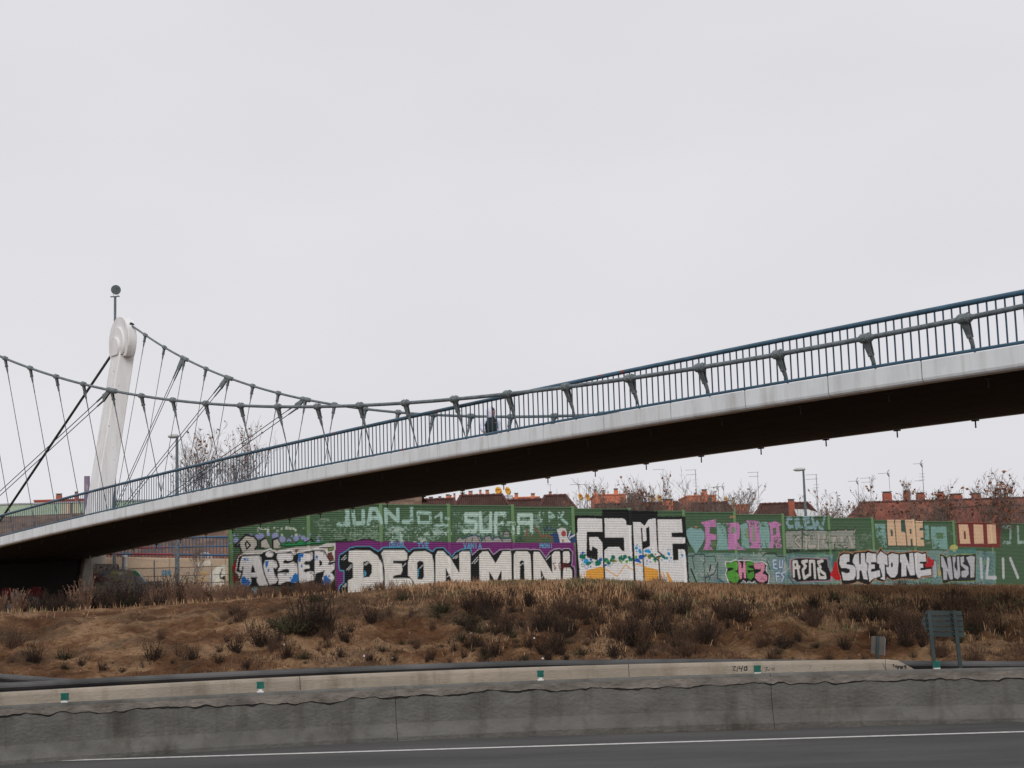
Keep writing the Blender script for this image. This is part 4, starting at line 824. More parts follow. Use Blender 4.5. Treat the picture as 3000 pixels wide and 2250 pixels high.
for x, y, r, c in ((255, 875, 36, TEAL), (310, 855, 18, TEAL), (290, 900, 24, TEAL), (272, 812, 18, BL2), (305, 810, 8, BL2), (235, 820, 8, BL2), (330, 960, 38, SKY), (395, 985, 22, TEAL), (410, 930, 16, BL2), (430, 965, 12, TEAL), (360, 1000, 26, TEAL), (265, 940, 12, BL2), (530, 985, 40, TEAL), (575, 930, 26, BL2), (560, 990, 22, TEAL), (500, 1025, 14, TEAL), (590, 915, 14, BL2), (408, 1048, 12, BL2), (668, 940, 34, TEAL), (695, 960, 24, GRN), (712, 985, 28, TEAL), (790, 890, 30, TEAL), (765, 940, 26, TEAL), (800, 945, 24, OLV), (840, 962, 12, OLV), (665, 1022, 16, BL2), (705, 1040, 8, BL2), (735, 1036, 6, BL2), (915, 905, 32, TEAL), (958, 925, 22, TEAL), (990, 880, 30, TEAL), (935, 865, 10, TEAL), (930, 968, 16, GRN), (905, 945, 16, OLV), (1020, 965, 20, GRN), (1035, 945, 10, GRN), (1060, 890, 22, TEAL), (1085, 930, 26, TEAL), (1105, 925, 20, TEAL), (1180, 885, 18, GRN), (1198, 680, 12, SKY), (1186, 732, 22, SKY), (1240, 708, 8, SKY), (1242, 770, 20, SKY), (1252, 800, 22, SKY), (1193, 790, 12, SKY), (1190, 935, 26, BL2), (1215, 945, 26, BL2), (1250, 975, 16, BL2), (1262, 885, 34, BL2), (1320, 870, 18, BL2), (1352, 782, 24, SKY), (1385, 782, 26, SKY), (1412, 798, 20, SKY), (1440, 756, 9, SKY), (1345, 855, 20, OLV), (1405, 868, 26, OLV), (1412, 895, 22, OLV), (1448, 855, 28, TEAL), (1485, 880, 16, TEAL), (1510, 840, 12, OLV), (1565, 905, 20, OLV), (1500, 925, 22, TEAL), (1510, 960, 16, GRN), (1422, 970, 10, BL2), (1365, 950, 10, BL2), (1640, 875, 24, TEAL), (1670, 900, 20, TEAL), (1705, 905, 20, TEAL), (1735, 822, 20, SKY), (1745, 845, 16, SKY), (1690, 910, 12, SKY), (1775, 900, 14, SKY), (1620, 935, 10, SKY), (1750, 950, 10, SKY), (1790, 955, 8, SKY), (1765, 765, 8, TEAL), (1960, 845, 12, BL2), (1972, 862, 14, SKY), (1935, 895, 5, SKY), (1968, 900, 5, SKY), (1835, 970, 7, SKY)): EL(x, y, r * 1.22, r * 1.22, c, 1.)
for _ in range(70): EL(rr.uniform(220, 1120), rr.normal(955, 45), rr.uniform(4, 9), 6, (TEAL, BL2, SKY, OLV, GRN)[rr.integers(5)], .85)
for x, y, r, c in ((272, 1022, 26, TEAL), (336, 1052, 32, BL2), (765, 985, 26, TEAL), (465, 985, 22, TEAL), (1365, 998, 14, SKY), (1728, 755, 14, SKY)): ST(9, c, [(x + r * math.cos(t), y + r * math.sin(t)) for t in np.linspace(0, 2 * math.pi, 14)])
# --- heart, FAROA, CREW
cur[0] = R5; HT = (124, 160, 160); PNK = (184, 122, 170)
PL([(185, 390), (270, 335), (365, 375), (440, 355), (510, 430), (515, 540), (470, 640), (390, 760), (360, 810), (320, 740), (230, 600), (190, 480)], HT, .95); ST(30, BLK, [(190, 520), (240, 680)])
TL = (126, 164, 158)
for q in ([(730, 260), (890, 260), (912, 500), (942, 740), (718, 745), (742, 600)], [(1150, 300), (1260, 250), (1300, 330), (1322, 720), (1180, 720), (1170, 400)], [(1490, 240), (1640, 240), (1682, 400), (1692, 715), (1540, 715), (1500, 400)]): PL(q, TL, .92, .12)
for q in ([(440, 250), (720, 188), (725, 340), (690, 330), (612, 330), (600, 450), (720, 470), (720, 560), (620, 560), (640, 680), (662, 745), (490, 740), (532, 620), (520, 330)], [(895, 265), (1120, 250), (1152, 330), (1140, 540), (1090, 570), (1170, 700), (1252, 742), (1080, 745), (1060, 620), (1060, 740), (940, 740), (932, 500), (932, 330)], [(1260, 215), (1490, 225), (1490, 300), (1532, 720), (1330, 715), (1310, 320)], [(1650, 260), (1780, 230), (1892, 270), (1890, 300), (1850, 310), (1870, 470), (1892, 560), (1870, 580), (1922, 715), (1800, 715), (1790, 640), (1752, 640), (1750, 715), (1670, 715), (1702, 580), (1690, 320)]): PL(q, PNK, .95, .06)
for q, c in (([(1370, 320), (1412, 320), (1440, 600), (1380, 610)], (126, 142, 116)), ([(1735, 345), (1800, 345), (1806, 470), (1745, 480)], (78, 106, 72)), ([(1755, 570), (1830, 570), (1810, 622), (1770, 632)], (78, 106, 72)), ([(1000, 340), (1062, 340), (1062, 440), (1010, 450)], (110, 136, 110)), ([(620, 600), (700, 590), (730, 660), (660, 690)], (96, 120, 84)), ([(1250, 350), (1300, 345), (1310, 540), (1260, 550)], (128, 136, 104)), ([(970, 130), (1060, 130), (1060, 170), (970, 165)], (166, 124, 92)), ([(320, 315), (390, 320), (360, 370)], (160, 120, 92))): PL(q, c, .9)
ST(20, BLK, [(220, 860), (290, 850), (332, 1090)], [(310, 862), (342, 822), (510, 832), (522, 960), (496, 982), (536, 1390)], [(540, 862), (690, 852), (722, 960)], [(570, 1160), (582, 1230), (622, 1202), (690, 1170), (752, 960), (742, 1250), (870, 1340)], [(602, 1280), (620, 1212)], a=.85); ST(32, BLK, [(270, 1090), (392, 1390)], [(622, 1020), (604, 1120)]); ST(20, BLK, [(1560, 862), (1622, 802), (1790, 802), (1822, 860), (1960, 862), (1972, 990)], [(1690, 1100), (1640, 950)], a=.85); ST(14, (34, 74, 84), [(330, 1400), (480, 1330), (560, 1400), (700, 1340)], a=.7)
halo = [(885, 950), (960, 960), (1060, 912), (1110, 942), (1160, 922), (1240, 937), (1320, 922), (1400, 960), (1480, 962), (1560, 950), (1640, 1000), (1622, 1110), (1682, 1200), (1672, 1350), (1600, 1412), (1480, 1392), (1420, 1312), (1370, 1342), (1300, 1312), (1270, 1352), (1210, 1292), (1130, 1392), (1040, 1407), (950, 1362), (920, 1280), (885, 1180), (910, 1100), (880, 1020)]
PL(halo, (212, 212, 210)); PL([(1280 + (x - 1280) * .965, 1150 + (y - 1150) * .93) for x, y in halo], BLK)
PL([(900, 980), (960, 985), (1060, 940), (1105, 990), (1100, 1090), (1060, 1130), (1130, 1190), (1135, 1260), (1090, 1330), (1030, 1340), (950, 1290), (910, 1200), (930, 1130), (1000, 1110), (1040, 1090), (1010, 1060), (920, 1070), (895, 1030)], (82, 146, 58)); PL([(1110, 970), (1140, 950), (1170, 990), (1180, 1080), (1205, 1060), (1210, 960), (1240, 955), (1255, 1050), (1260, 1260), (1220, 1250), (1215, 1150), (1190, 1150), (1185, 1260), (1150, 1270), (1120, 1150)], (196, 132, 156)); PL([(1260, 970), (1320, 935), (1390, 960), (1395, 1020), (1300, 1020), (1300, 1060), (1390, 1080), (1390, 1110), (1290, 1110), (1290, 1160), (1400, 1130), (1410, 1220), (1350, 1280), (1280, 1250), (1260, 1100)], (70, 136, 50)); PL([(1400, 980), (1480, 985), (1570, 970), (1600, 1020), (1590, 1120), (1550, 1160), (1640, 1210), (1640, 1290), (1570, 1330), (1480, 1310), (1420, 1250), (1430, 1180), (1520, 1130), (1530, 1090), (1420, 1090), (1400, 1040)], (190, 128, 150)); ST(9, BLK, [(1040, 1250), (1100, 1245)], [(1060, 1280), (1110, 1300)], [(1520, 1270), (1560, 1250), (1600, 1290)])
for w, c in ((58, (38, 96, 146)), (32, (178, 184, 188))): ST(w, c, [(1800, 930), (1742, 932), (1762, 1070), (1820, 1080)], [(1752, 1002), (1800, 1000)], [(1868, 930), (1862, 1060), (1905, 1060), (1920, 930)], [(1860, 1150), (1800, 1160), (1812, 1300)], [(1808, 1220), (1850, 1220)], [(1950, 1140), (1890, 1170), (1940, 1230), (1900, 1310)])
cur[0] = R6; CRW = (128, 158, 164)
ST(70, CRW, [(270, 150), (192, 122), (172, 220), (222, 310), (290, 290)], [(370, 330), (332, 122), (400, 132), (412, 220), (352, 240), (480, 318)], [(610, 112), (512, 112), (560, 330), (680, 312)], [(540, 210), (612, 200)], [(680, 112), (742, 340), (782, 200), (862, 360), (930, 112)], a=.95, wear=.05); PL([(850, 340), (922, 340), (890, 425)], CRW)
gp = [(140, 412), (160, 385), (450, 370), (470, 335), (490, 370), (830, 370), (1030, 375), (1190, 375), (1200, 330), (1222, 370), (1340, 365), (1370, 320), (1390, 370), (1530, 360), (1556, 310), (1562, 745), (160, 750)]
PL(gp, (144, 147, 140), .9, .14); ST(16, BLK, gp[:15])
ST(58, (172, 166, 156), [(420, 480), (340, 560), (430, 700)], [(560, 500), (560, 740)], [(640, 500), (620, 700), (740, 700)], [(810, 480), (820, 740)], [(930, 500), (900, 580), (980, 700)], [(1080, 520), (1180, 520)], [(1120, 560), (1110, 720)], [(1280, 520), (1280, 700), (1380, 700)], [(1440, 520), (1500, 700)], a=.85, wear=.12)
ST(13, BLK, [(430, 722), (312, 600), (342, 500), (440, 462)], [(395, 540), (360, 580), (395, 625), (430, 590), (395, 540)], [(500, 472), (640, 472), (660, 560), (602, 640), (582, 720), (640, 790), (720, 780), (782, 700), (760, 650)], [(782, 462), (790, 640)], [(832, 560), (832, 770)], [(850, 562), (970, 560), (972, 450)], [(930, 582), (1010, 660), (1022, 780)], [(1040, 492), (1180, 492), (1192, 600)], [(1000, 622), (1380, 620)], [(1222, 682), (1400, 680)], [(1332, 600), (1400, 482), (1422, 600)], [(1560, 400), (1562, 740)], a=.85); ST(26, BLK, [(480, 345), (482, 780)], [(1130, 652), (1132, 740)], a=.9); PL([(165, 760), (440, 765), (430, 790), (1560, 750), (1572, 792), (1000, 802), (500, 802), (160, 832)], BLK, .85, .2)
PL([(220, 962), (430, 922), (990, 932), (1012, 1080), (1072, 1250), (1072, 1402), (450, 1422), (300, 1392), (230, 1150)], (158, 122, 138), .9); PL([(260, 982), (360, 942), (560, 940), (980, 962), (1002, 1100), (1062, 1260), (1040, 1382), (780, 1392), (540, 1402), (380, 1412), (270, 1332)], BLK)
ST(66, (192, 190, 186), [(310, 1300), (302, 1012), (372, 1010), (425, 1330)], [(310, 1132), (420, 1112)], [(575, 992), (482, 1012), (552, 1100), (492, 1180), (522, 1340), (610, 1280)], [(640, 1270), (632, 1002), (720, 1002), (742, 1330)], [(890, 992), (802, 1012), (850, 1120)], [(830, 1332), (802, 1150), (940, 1260), (950, 1332), (830, 1332)]); ST(14, BLK, [(345, 1040), (350, 1110)], [(455, 1010), (440, 1200), (480, 1380)], [(610, 960), (612, 1250)], [(765, 980), (770, 1380)], [(820, 1060), (870, 1060)], [(850, 1250), (930, 1290)])
ST(30, (150, 150, 150), [(350, 1540), (280, 1440)], a=.0); ST(22, BLK, [(200, 1290), (330, 1480), (370, 1600)], [(800, 1450), (810, 1590)], [(640, 1470), (660, 1560)], a=.8)
PL([(1130, 1010), (1182, 1000), (1222, 1180), (1262, 1250), (1252, 1392), (1160, 1382), (1090, 1322), (1040, 1290), (1060, 1210), (1100, 1180)], (172, 28, 34))
sh = [(1190, 1010), (1230, 870), (1320, 812), (1440, 822), (1500, 860), (1540, 812), (1760, 802), (1812, 772), (1900, 812), (1982, 812)] + [(x + 1797, y) for x, y in ((190, 880), (265, 732), (330, 812), (410, 852), (480, 802), (640, 837), (800, 822), (940, 797), (1010, 797), (1120, 827), (1192, 802), (1212, 900), (1212, 1040), (1302, 1100), (1312, 1292), (1100, 1312), (1010, 1362), (860, 1352), (700, 1342), (600, 1362), (500, 1382), (400, 1310), (362, 1412), (240, 1392), (160, 1342), (30, 1482))] + [(1700, 1440), (1600, 1400), (1530, 1440), (1300, 1492), (1260, 1300), (1222, 1200)]
ST(30, (176, 120, 78), sh + sh[:1]); PL(sh, BLK); SW = (196, 196, 198)
for q in ([(1440, 850), (1320, 850), (1240, 900), (1230, 1050), (1270, 1140), (1370, 1140), (1440, 1160), (1440, 1220), (1380, 1240), (1270, 1200), (1310, 1390), (1430, 1390), (1530, 1370), (1568, 1290), (1568, 1140), (1520, 1080), (1400, 1060), (1370, 1040), (1400, 1010), (1440, 1010)], [(1500, 980), (1540, 860), (1630, 832), (1640, 1050), (1665, 1050), (1665, 832), (1752, 832), (1765, 1020), (1805, 1060), (1805, 1180), (1785, 1200), (1815, 1380), (1720, 1360), (1680, 1190), (1640, 1190), (1640, 1360), (1585, 1370), (1580, 1200), (1545, 1080), (1500, 1020)], [(1775, 850), (1812, 812), (1900, 842), (1980, 842), (1988, 1020), (1870, 1020), (1880, 1060), (1940, 1060), (1940, 1150), (1880, 1160), (1880, 1210), (2055, 1170), (2066, 1310), (1940, 1340), (1840, 1422), (1805, 1200), (1825, 1040), (1775, 1020)]): LT(q, SW, 18)
cur[0] = R7
for q in ([(202, 880), (270, 790), (408, 880), (418, 1090), (350, 1060), (355, 1100), (365, 1390), (250, 1350), (308, 1310), (268, 1150), (240, 1130), (245, 1060), (197, 1040)], [(424, 870), (500, 832), (638, 862), (638, 1020), (628, 1100), (618, 1250), (560, 1330), (480, 1330), (400, 1240), (375, 1110), (440, 1110)], [(660, 862), (770, 842), (850, 1060), (850, 832), (928, 822), (955, 1060), (970, 1280), (870, 1290), (790, 1080), (800, 1300), (690, 1310), (690, 1030), (662, 1020)], [(950, 832), (1010, 812), (1120, 852), (1180, 832), (1200, 1005), (1070, 1010), (1065, 1040), (1130, 1045), (1140, 1130), (1080, 1140), (1080, 1180), (1290, 1150), (1303, 1280), (1110, 1300), (1050, 1340), (1002, 1320), (978, 1240), (965, 1060)]): LT(q, SW, 18)
EL(500, 1070, 20, 55, BLK); PL([(1215, 900), (1260, 920), (1300, 970), (1350, 960), (1352, 1080), (1300, 1112), (1180, 1122), (1160, 1050), (1222, 1040)], (166, 34, 44)); PL([(1370, 980), (1395, 990), (1422, 1280), (1380, 1362), (1340, 1320), (1330, 1130)], (150, 164, 168)); ST(10, BLK, [(1340, 965), (1395, 990), (1422, 1280), (1380, 1362), (1340, 1320)]); PL([(1400, 1060), (1482, 1060), (1512, 1280), (1440, 1292)], (186, 160, 80), .9, .3)
nb_ = [(1470, 850), (1540, 870), (1610, 912), (1680, 872), (1750, 892), (1850, 862), (1960, 862), (2060, 860), (2200, 850), (2200, 1390), (1900, 1402), (1700, 1402), (1530, 1452), (1480, 1140)]
ST(26, (150, 158, 76), nb_ + nb_[:1], a=.8); PL(nb_, (40, 44, 44)); NS = (170, 172, 176)
for q in ([(1490, 890), (1540, 900), (1640, 1160), (1612, 930), (1680, 890), (1700, 960), (1740, 1360), (1680, 1380), (1612, 1190), (1622, 1370), (1542, 1380), (1530, 1140), (1500, 1110)], [(1722, 900), (1780, 910), (1770, 1100), (1800, 1200), (1822, 1150), (1812, 910), (1860, 890), (1888, 1300), (1830, 1370), (1762, 1330)], [(1882, 910), (1958, 890), (1968, 1000), (1932, 1040), (2050, 1110), (2058, 1260), (2000, 1330), (1912, 1320), (1902, 1200), (1990, 1170), (1892, 1080)], [(2000, 920), (2100, 880), (2180, 900), (2170, 1320), (2090, 1340), (2080, 1100)]): LT(q, NS, 16)
PL([(150, 240), (360, 240), (402, 720), (290, 720), (180, 480)], TL, .85, .22); PL([(1160, 270), (1240, 270), (1260, 560), (1172, 560)], TL, .85, .2); PL([(1290, 290), (1600, 290), (1632, 750), (1322, 742), (1290, 500)], TL, .85, .2); PL([(1390, 420), (1540, 420), (1540, 540), (1412, 540)], (84, 116, 82)); PL([(425, 690), (1010, 690), (1010, 740), (430, 750)], (88, 104, 90), .8, .3)
BG = (202, 172, 142)
for q in ([(395, 142), (540, 142), (585, 690), (425, 690)], [(560, 142), (680, 142), (692, 400), (770, 420), (800, 690), (602, 690)], [(760, 152), (942, 152), (990, 690), (822, 690)], [(970, 157), (1115, 160), (1152, 690), (1012, 690)]): PL(q, BG, .97)
for q in ([(465, 360), (515, 360), (522, 490), (480, 490)], [(690, 150), (750, 150), (762, 390), (698, 390)], [(855, 340), (890, 340), (900, 440), (865, 440)], [(875, 550), (915, 545), (922, 680), (885, 690)], [(1060, 320), (1135, 320), (1135, 370), (1060, 375)], [(1080, 520), (1152, 520), (1152, 560), (1080, 560)]): PL(q, (62, 82, 76))
ST(16, (36, 56, 56), [(382, 145), (402, 520), (422, 690), (990, 690)], [(547, 145), (592, 690)], [(682, 150), (702, 400)], [(765, 240), (802, 690)], [(1130, 165), (1140, 330)])
PL([(1800, 200), (2700, 215), (2700, 720), (1840, 702)], (114, 52, 50)); PL([(1850, 250), (2040, 250), (2092, 640), (1882, 640)], BG); PL([(1950, 390), (1990, 390), (2002, 550), (1960, 550)], (114, 52, 50)); PL([(2150, 250), (2340, 255), (2360, 640), (2170, 640)], BG); PL([(2420, 250), (2600, 255), (2620, 640), (2440, 640)], BG); EL(1755, 730, 82, 70, (168, 166, 102)); PL([(1660, 760), (2200, 740), (2200, 850), (1660, 830)], (72, 120, 112), .9, .2)
ST(66, (150, 176, 168), [(2750, 300), (2900, 300), (2900, 620), (2760, 620)], [(3050, 300), (3060, 620), (3200, 600)], [(3400, 320), (3550, 640)], wear=.3, a=.9); ST(80, (176, 178, 180), [(2300, 950), (2320, 1330)], [(2450, 950), (2420, 1330), (2600, 1330)], [(2750, 960), (2760, 1320)], [(2900, 950), (3050, 1320)])

# --- the wall itself: bays of ribbed green steel between posts, stepping down to the right
M['wallpaint'] = paint_mat('painted_steel')
tops_u = [668, 905, 1120, 1320, 1508, 1681.5, 1848, 2002.6, 2152, 2292.6, 2427.7, 2557, 2682, 2799.5]
tops_v = [1474, 1475, 1478, 1480, 1485, 1490, 1496, 1500, 1507, 1512, 1517, 1523, 1527, 1533]     # top of the bay that starts at this post
def wallpt(a): return WALL_S + WALL_D * a
def z_on_wall(u, v):
    n = np.array([WALL_D[1], -WALL_D[0]]); r = ray(u, v); k = np.dot(WALL_S, n) / np.dot(r[:2], n); return float((r * k)[2] + CAMH)
bay_top = [z_on_wall((tops_u[i] + tops_u[i + 1]) / 2, tops_v[i]) for i in range(13)]; bay_top += [bay_top[-1] - .09 * (i + 1) for i in range(NBAY - 13)]
noise_wall = thing('noise_barrier', (*wallpt(0), gz(*wallpt(0))), 'long green ribbed steel noise barrier covered in graffiti', 'wall')
WN = np.array([WALL_D[1], -WALL_D[0]])                                   # towards the road
prof = [(0.0, -.022), (.012, 0.0), (.048, .004), (.085, .008)]                         # one rib, pitch .1
def paint_mesh(name, A, Z, OFF, postmask=False, cv=None, shade=None):
    """A, Z, OFF: 2-D arrays (rows, cols)"""
    cv = cv or CV; ny, nx = A.shape
    P = cv.p0[None, None] + cv.d[None, None] * A[..., None]; n = np.array([cv.d[1], -cv.d[0]]); P = P + n * OFF[..., None]
    co = np.concatenate([P, Z[..., None]], -1).reshape(-1, 3).astype(np.float32); i = np.arange(nx * ny).reshape(ny, nx)
    q = np.stack([i[:-1, :-1], i[:-1, 1:], i[1:, 1:], i[1:, :-1]], -1).reshape(-1, 4)
    me = bpy.data.meshes.new(name); me.vertices.add(len(co)); me.vertices.foreach_set('co', co.ravel()); me.loops.add(q.size); me.loops.foreach_set('vertex_index', q.ravel().astype(np.int32)); me.polygons.add(len(q)); me.polygons.foreach_set('loop_start', np.arange(0, q.size, 4, dtype=np.int32)); me.polygons.foreach_set('loop_total', np.full(len(q), 4, np.int32)); me.update(calc_edges=True)
    c, mk = cv.sample(A, Z)
    if postmask: c = POSTG * (1 - mk[..., None]) + c * mk[..., None]
    ca = me.color_attributes.new('paint', 'FLOAT_COLOR', 'POINT'); ca.data.foreach_set('color', np.concatenate([c, np.ones(c.shape[:2] + (1,))], -1).reshape(-1).astype(np.float32)); me.materials.append(M['wallpaint']); return me
for i in range(NBAY):
    a0, a1 = i * BAY + .09, (i + 1) * BAY - .09; zt = bay_top[i]; g = min(gz(*wallpt(a0)), gz(*wallpt(a1))) - .25
    cols = np.linspace(a0, a1, 136); rows = []; z = zt - .10; n = int((z - g) / .1)
    for r in range(n):
        zb = z - .1 * (n - r)
        for h, o in prof: rows.append((zb + h, o + .02))
    rows += [(z, -.002), (z + .004, .045), (zt, .045), (zt, -.05)]          # capping rail along the top
    Zr = np.array([r[0] for r in rows]); Or = np.array([r[1] for r in rows])
    A, Z = np.meshgrid(cols, Zr); O = np.repeat(Or[:, None], len(cols), 1)
    link('panel', paint_mesh('panel', A, Z, O), noise_wall)
    mb = MB(); p, q_ = wallpt(a0), wallpt(a1); bk = -WN * .06
    mb.add([(*(p + bk), g), (*(q_ + bk), g), (*(q_ + bk), zt - .002), (*(p + bk), zt - .002)], [(3, 2, 1, 0)]); mb.obj('panel_back', M['steel_dark'], noise_wall)
for i in range(NBAY + 1):
    a = i * BAY; zt = (bay_top[i - 1] if i > 0 else bay_top[0]) + .05; g = gz(*wallpt(a)) - .3
    if i == 0: zt = bay_top[0] + .05
    # H-section post: front flange painted over together with the panels
    zz = np.arange(g, zt, .05); zz = np.append(zz, zt); aa = np.array([a - .10, a - .098, a - .05, 0 + a, a + .05, a + .098, a + .10]); off = np.array([-.06, .075, .078, .078, .078, .075, -.06])
    A, Z = np.meshgrid(aa, zz); O = np.repeat(off[None], len(zz), 0); me = paint_mesh('post', A, Z, O, True); po = link('post', me, noise_wall)
    mb = MB(); c = wallpt(a) + WN * .008; mb.box((c[0], c[1], zt + .004), .20, .14, .008, (np.array([*WALL_D, 0]), np.array([*WN, 0]), np.array([0, 0, 1.]))); mb.obj('post_cap', M['steel_grey'], po)
# ------------------------------------------------------------------ things behind the bridge on the left
# concrete retaining wall built of long panels, with a railing on top
RY = 90.0; CVR = Canvas(np.array([-30., RY]), np.array([1., 0.]), 26, 1.0, 5.2, .03, np.array(lin((188, 166, 142))) * 1.0, 9)
z3 = Zm(240, 1600, 4.809); cur[0] = z3
def rs(w, c, *l, a=.9, wear=0.1):
    for q in l: CVR.stroke(q, w, c, a, wear, z3, 4.809)
TX('BUDE', 1130, 345, 1262, 410, 13, (26, 118, 150), cv=CVR)
rs(11, (78, 112, 82), [(1420, 500), (1440, 440), (1470, 500), (1470, 440)], [(1490, 450), (1510, 480), (1540, 440), (1560, 470), (1575, 450)]); rs(12, (214, 168, 60), [(1640, 400), (1640, 370), (1690, 360)], [(1700, 410), (1750, 360), (1770, 420)], [(1640, 450), (1690, 470), (1640, 500)], [(1740, 430), (1740, 500)]); rs(16, (196, 130, 62), [(1800, 360), (1840, 420), (1850, 500)], [(1630, 380), (1740, 400)])
CVR.poly([(1830, 500), (1800, 400), (1900, 290), (2040, 260), (2040, 540), (1850, 540)], (214, 208, 196), .85, .2, z3); rs(16, (30, 32, 34), [(1975, 325), (1945, 410), (1955, 460), (2010, 420), (2012, 540)], a=1); CVR.poly([(1950, 455), (2012, 420), (2012, 480)], (24, 26, 28), 1, 0, z3)
CVR.poly([(1590, 240), (1800, 190), (1830, 270), (1640, 290)], (206, 198, 186), .8, .2, z3)
ret = thing('retaining_wall', (-20, RY, gz(-20, RY)), 'beige concrete panel retaining wall with sprayed tags under the blue railing', 'wall')
def rtop(x): return float(np.interp(x, [-30, -22.9, -16.6, -4], [4.62, atY(380, 1632, RY)[2], atY(660, 1638, RY)[2], 3.9]))
z = 1.0; rowz = [1.0] + [atY(560, v, RY)[2] for v in (1709, 1686.5, 1662.5, 1637)]
rowz = [.6, rowz[1], rowz[2], rowz[3], 99]
for r in range(4):
    for k in range(8):
        xa, xb = -30 + 3.25 * k + .006, -30 + 3.25 * (k + 1) - .006
        cols = np.linspace(xa, xb, 80); zt = np.array([min(rowz[r + 1] - .007, rtop(c)) for c in cols]); zb = rowz[r] + .007
        if zt.max() < zb + .05: continue
        rows = np.linspace(0, 1, 24 if r else 10); Zg = zb + rows[:, None] * (np.maximum(zt, zb + .01) - zb)[None]; Ag = np.repeat((cols + 30)[None], len(rows), 0); Og = np.zeros_like(Ag)
        Og[0] = -.05; Og[-1] = -.05; Og[:, 0] = -.05; Og[:, -1] = -.05
        link('wall_panel', paint_mesh('wall_panel', Ag, Zg, Og, cv=CVR), ret)
mb = MB(); mb.bbox(-30, -4, RY + .07, RY + .4, .5, 3.9); mb.obj('wall_core', M['concrete_dark'], ret)
# blue and red railing on the retaining wall
rl = thing('railing', (-20, RY + .5, 4.2), 'blue and red metal railing on top of the beige retaining wall', 'railing')
M['blue2'] = mat('old_blue_paint', lin((62, 100, 132)), .5, lin((50, 80, 108)), nscale=.5, chips=(lin((126, 44, 58)), .55, .57))
def rz(x, v0, v1): return float(np.interp(x, [-23, -16.6], [atY(370, v0, RY + .5)[2], atY(660, v1, RY + .5)[2]]))
for (v0, v1, r) in ((1579, 1573, .06), (1606, 1600, .045), (1622, 1628, .06)):
    mb = MB(); mb.tube([(x, RY + .5, rz(x, v0, v1)) for x in np.linspace(-30, -8, 12)], r, 8); mb.obj('rail', M['blue2'], rl)
bme = MB(); bme.box((0, 0, 0), .05, .03, 1); bme = bme.mesh('bar', M['blue2'])
for x in np.arange(-26, -14.6, .2):
    zb, zt = rtop(x) - .1, rz(x, 1579, 1573); link('bar', bme, rl, (x, RY + .5, (zb + zt) / 2), None, (1, 1, zt - zb))
# slope of fallen leaves behind it
mb = MB(); mb.add([(-40, RY + .6, 3.8), (-6, RY + .6, 3.6), (-6, RY + 9, 8.0), (-40, RY + 9, 7.4), (-40, RY + 16, 7.4), (-6, RY + 16, 8.0), (-40, RY + .6, 0), (-6, RY + .6, 0)], [(0, 1, 2, 3), (3, 2, 5, 4), (6, 7, 1, 0)])
M['leafbank'] = mat('leaf_litter_soil', lin((124, 100, 84)), .95, lin((82, 64, 54)), nscale=1.5, bump=.5, bscale=8)
tag(mb.obj('leaf_slope', M['leafbank']), 'slope covered with dead leaves', None, None, 'structure')
mb = MB()
for _ in range(3800):
    x = rng.uniform(-27, -12); k = rng.uniform(0, .62); y = RY + .6 + 8.4 * k; zz_ = 3.7 + 4.1 * k + .04; a = rng.uniform(0, 6.28); r = rng.uniform(.05, .11)
    e1 = np.array([math.cos(a), .3 * math.sin(a), .8 * math.sin(a)]) * r; e2 = np.array([-math.sin(a), .4 * math.cos(a), .9 * math.cos(a)]) * r * .7; c = np.array([x, y, zz_])
    mb.add([c - e1, c + e2, c + e1, c - e2], [(0, 1, 2, 3)])
M['leaf_l'] = mat('fallen_leaf', lin((176, 112, 74)), .85, lin((120, 74, 52)), nscale=1.2)
o = link('fallen_leaves', mb.mesh('fallen_leaves', M['leaf_l'], fix=False)); tag(o, 'orange brown dead leaves lying on the slope', 'leaves', None, 'stuff')

# wing wall with colourful graffiti beside the pylon, its top coming down in a curve
WY = 83.0; CVW = Canvas(np.array([-26., WY]), np.array([1., 0.]), 9, 0.6, 4.6, .03, np.array(lin((186, 166, 150))) * .7, 12)
def wp(pts, c, a=1, wear=0): CVW.poly(pts, c, a, wear, z3, 2)
def ws(w, c, *l, a=1, wear=0):
    for q in l: CVW.stroke(q, w, c, a, wear, z3, 4.809)
wp([(60, 250), (520, 250), (520, 330), (60, 340)], (196, 190, 186), .9, .1); cur[0] = z3
for i, ch in enumerate('UAZAK'): TX(ch, 150 + 90 * i, 278, 235 + 90 * i, 325, 12, (38, 36, 38), cv=CVW)
for x in (110, 205, 300, 405, 500, 600): ws(8, (60, 50, 56), [(x, 255), (x, 335)])
wp([(100, 340), (700, 340), (760, 480), (700, 640), (100, 560)], (150, 140, 112), .9); wp([(160, 380), (560, 380), (560, 520), (130, 500)], (150, 52, 46), .9, .5); wp([(240, 350), (640, 340), (640, 430), (260, 420)], (70, 110, 150), .9, .52); wp([(400, 350), (700, 350), (690, 480), (420, 470)], (196, 190, 96), .9, .5); wp([(500, 360), (650, 370), (640, 470), (520, 460)], (232, 226, 206), .8, .5); wp([(100, 400), (700, 400), (700, 560), (100, 560)], (52, 46, 44), .8, .62)
